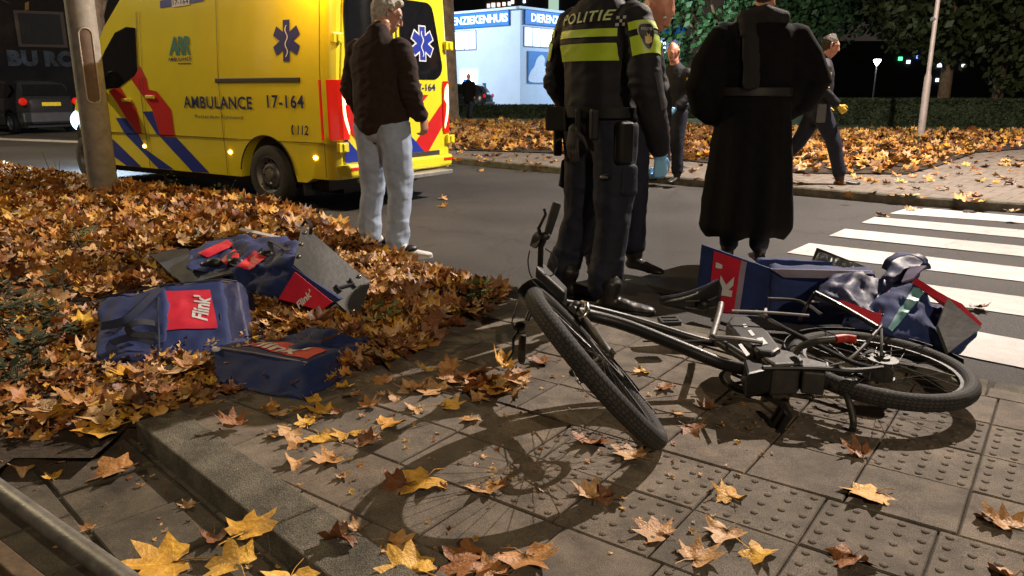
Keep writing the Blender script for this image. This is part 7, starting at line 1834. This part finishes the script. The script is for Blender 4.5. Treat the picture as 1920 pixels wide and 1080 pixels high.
def hedge(a, b, w, h, label, seed, n, size=.06):
    a = Vector(a); b = Vector(b); d = (b - a).normalized(); s = Vector((-d.y, d.x, 0)); L_ = (b - a).length; rs = random.Random(seed); mb = MB()
    k = max(4, int(L_/.5)); rg = []
    for i in range(k + 1):
        c = a + d*(L_*i/k); j = lambda: rs.uniform(-.04, .04)
        rg.append([c + s*(-w/2 + j()) + Vector((0, 0, -.05)), c + s*(-w/2 + j()) + Vector((0, 0, h*.8 + j())), c + s*(-w*.35) + Vector((0, 0, h*.93 + j())), c + s*(w*.35) + Vector((0, 0, h*.93 + j())), c + s*(w/2 + j()) + Vector((0, 0, h*.8)), c + s*(w/2) + Vector((0, 0, -.05))])
    mb.rings(rg)
    for q in range(n):
        u = rs.uniform(0, L_); f = rs.random(); v = rs.uniform(-w/2, w/2)
        p = a + d*u + (s*(-w/2 - rs.uniform(0, .05)) + Vector((0, 0, rs.uniform(0, h))) if f < .5 else s*v + Vector((0, 0, h*.93 + rs.uniform(0, .07))))
        n_ = Vector((rs.gauss(0, 1), rs.gauss(0, 1), rs.gauss(0, 1))).normalized(); e = n_.orthogonal().normalized(); g = n_.cross(e); z = size*rs.uniform(.6, 1.4)
        mb.add([p - e*z, p + g*z*.6, p + e*z, p - g*z*.6], [(0, 1, 2, 3)])
    o = mb.build('hedge', M_hedge, None); tag(o, label, 'hedge'); return o
hedge((-9, 35.2, .1), (11, 33.4, .1), 1.2, .5, 'low clipped dark hedge in front of the animal hospital', 5, 9000)
hedge((10.2, 27.5, .1), (24, 23.0, .1), 1.4, .85, 'taller dark hedge behind the verge at right', 6, 12000, .07)
t = thing('conical_shrub', 'dark clipped upright shrub at the foot of the billboard', 'shrub', (2.35, 34, .1)); mb = MB(); leaf_cloud(mb, [((0, 0, .3 + .25*i), .42) for i in range(6)], 2500, .07, random.Random(3)); mb.build('foliage', M_hedge, t); MB().tube([(0, 0, 0), (0, 0, 1.6)], [.12, .05], 6).build('stem', M_bark, t)
# distant dark blocks of flats with a few lit windows
db = thing('distant_flats', 'distant dark block with scattered lit windows seen through the park trees', 'building', (75, 150, 0))
MB().box((-25, 0, 0), (40, 12, 10)).build('wall', mat('night_wall', (.02, .018, .016), .9), db)
M_lw = mat('distant_window_white', (.8, .85, 1), .5, emit=(.7, .82, 1), estr=2.5)
for px, py, w, h, m_ in ((1688, 110, .7, .6, mat('distant_green', (0, .8, .3), .5, emit=(.1, 1, .35), estr=2.5)), (1703, 116, .6, .6, M_lw), (1721, 107, .5, .5, mat('distant_blue', (.1, .2, 1), .5, emit=(.1, .2, 1), estr=4)), (1762, 122, .9, .7, M_lw), (1774, 137, .9, .5, M_lw), (1757, 150, .5, .6, M_lw), (1780, 112, .6, .4, M_lw), (1806, 123, .5, .5, M_lw), (1772, 110, .8, .3, M_lw)):
    p = P(px, py, 149.9); MB().box((p.x - 75 - w/2, -.25, p.z - h/2), (p.x - 75 + w/2, -.05, p.z + h/2)).build('lit_window', m_, db)
d2 = thing('distant_flats', 'tall distant block with a row of small lights above the animal hospital', 'building', (0, 130, 0))
MB().box((-30, 0, 0), (22, 12, 26)).build('wall', MATS['night_wall'], d2)
M_lw2 = mat('distant_window_pink', (1, .8, .75), .5, emit=(1, .75, .65), estr=1.3)
for px, py, w, m_ in ((916, 11, .5, M_lw2), (925, 10, .6, M_lw2), (935, 9, .5, M_lw2), (945, 8, .5, M_lw2), (955, 7, .5, M_lw2), (961, 4, .5, M_lw2), (1038, 9, 1.6, mat('distant_window_green', (.8, 1, .85), .5, emit=(.5, .7, .55), estr=.6)), (1093, 12, .7, M_lw2), (983, 3, .4, M_lw)):
    p = P(px, py, 129.9); MB().box((p.x - w/2, -.25, p.z - w/2), (p.x + w/2, -.05, p.z + w*.6)).build('lit_window', m_, d2)

# added lamp to brighten the green park trees, kept hidden behind the officers
t = thing('tree_fill_lamp', 'added fill lamp for the park trees, hidden behind the striped officer', 'lamp post', (6.3, 36.5, .1))
MB().tube([(0, 0, 0), (0, 0, 5.2)], [.07, .05], 10).build('pole', M_galv, t, smooth=True); MB().ell((0, 0, 5.3), (.25, .25, .08)).build('lamp_head', MATS['lantern_lit'], t, smooth=True)
lamp('POINT', 'lamp_light', (6.3, 36.5, 4.9), 1500, (.75, 1, .88), .15, parent=t)

weed(25, 640, .2, 'dark green ground cover clump at the left edge of the bed', 60, M_dgreen, seed=31, name='ground_cover_plant'); weed(60, 700, .16, 'dark green clump below the one at the left edge', 60, M_dgreen, seed=32, name='ground_cover_plant'); weed(110, 560, .16, 'dark green clump between the yellow green weed and the left edge', 40, M_dgreen, seed=33, name='ground_cover_plant')

for i, (px, py, h) in enumerate(((10, 580, .16), (45, 600, .14), (80, 660, .14), (20, 730, .12), (130, 640, .1), (95, 610, .12))):
    weed(px, py, h, ['dark leafy sprig nearest the left edge of the bed', 'dark leafy sprig right of the leftmost sprig', 'dark leafy sprig on the bare soil between clump and bag', 'dark leafy sprig above the far end of the steel rail', 'dark leafy sprig just left of the leftmost bag', 'dark leafy sprig above the clump below the left edge'][i], 45, M_dgreen, seed=50 + i, name='ground_cover_plant')
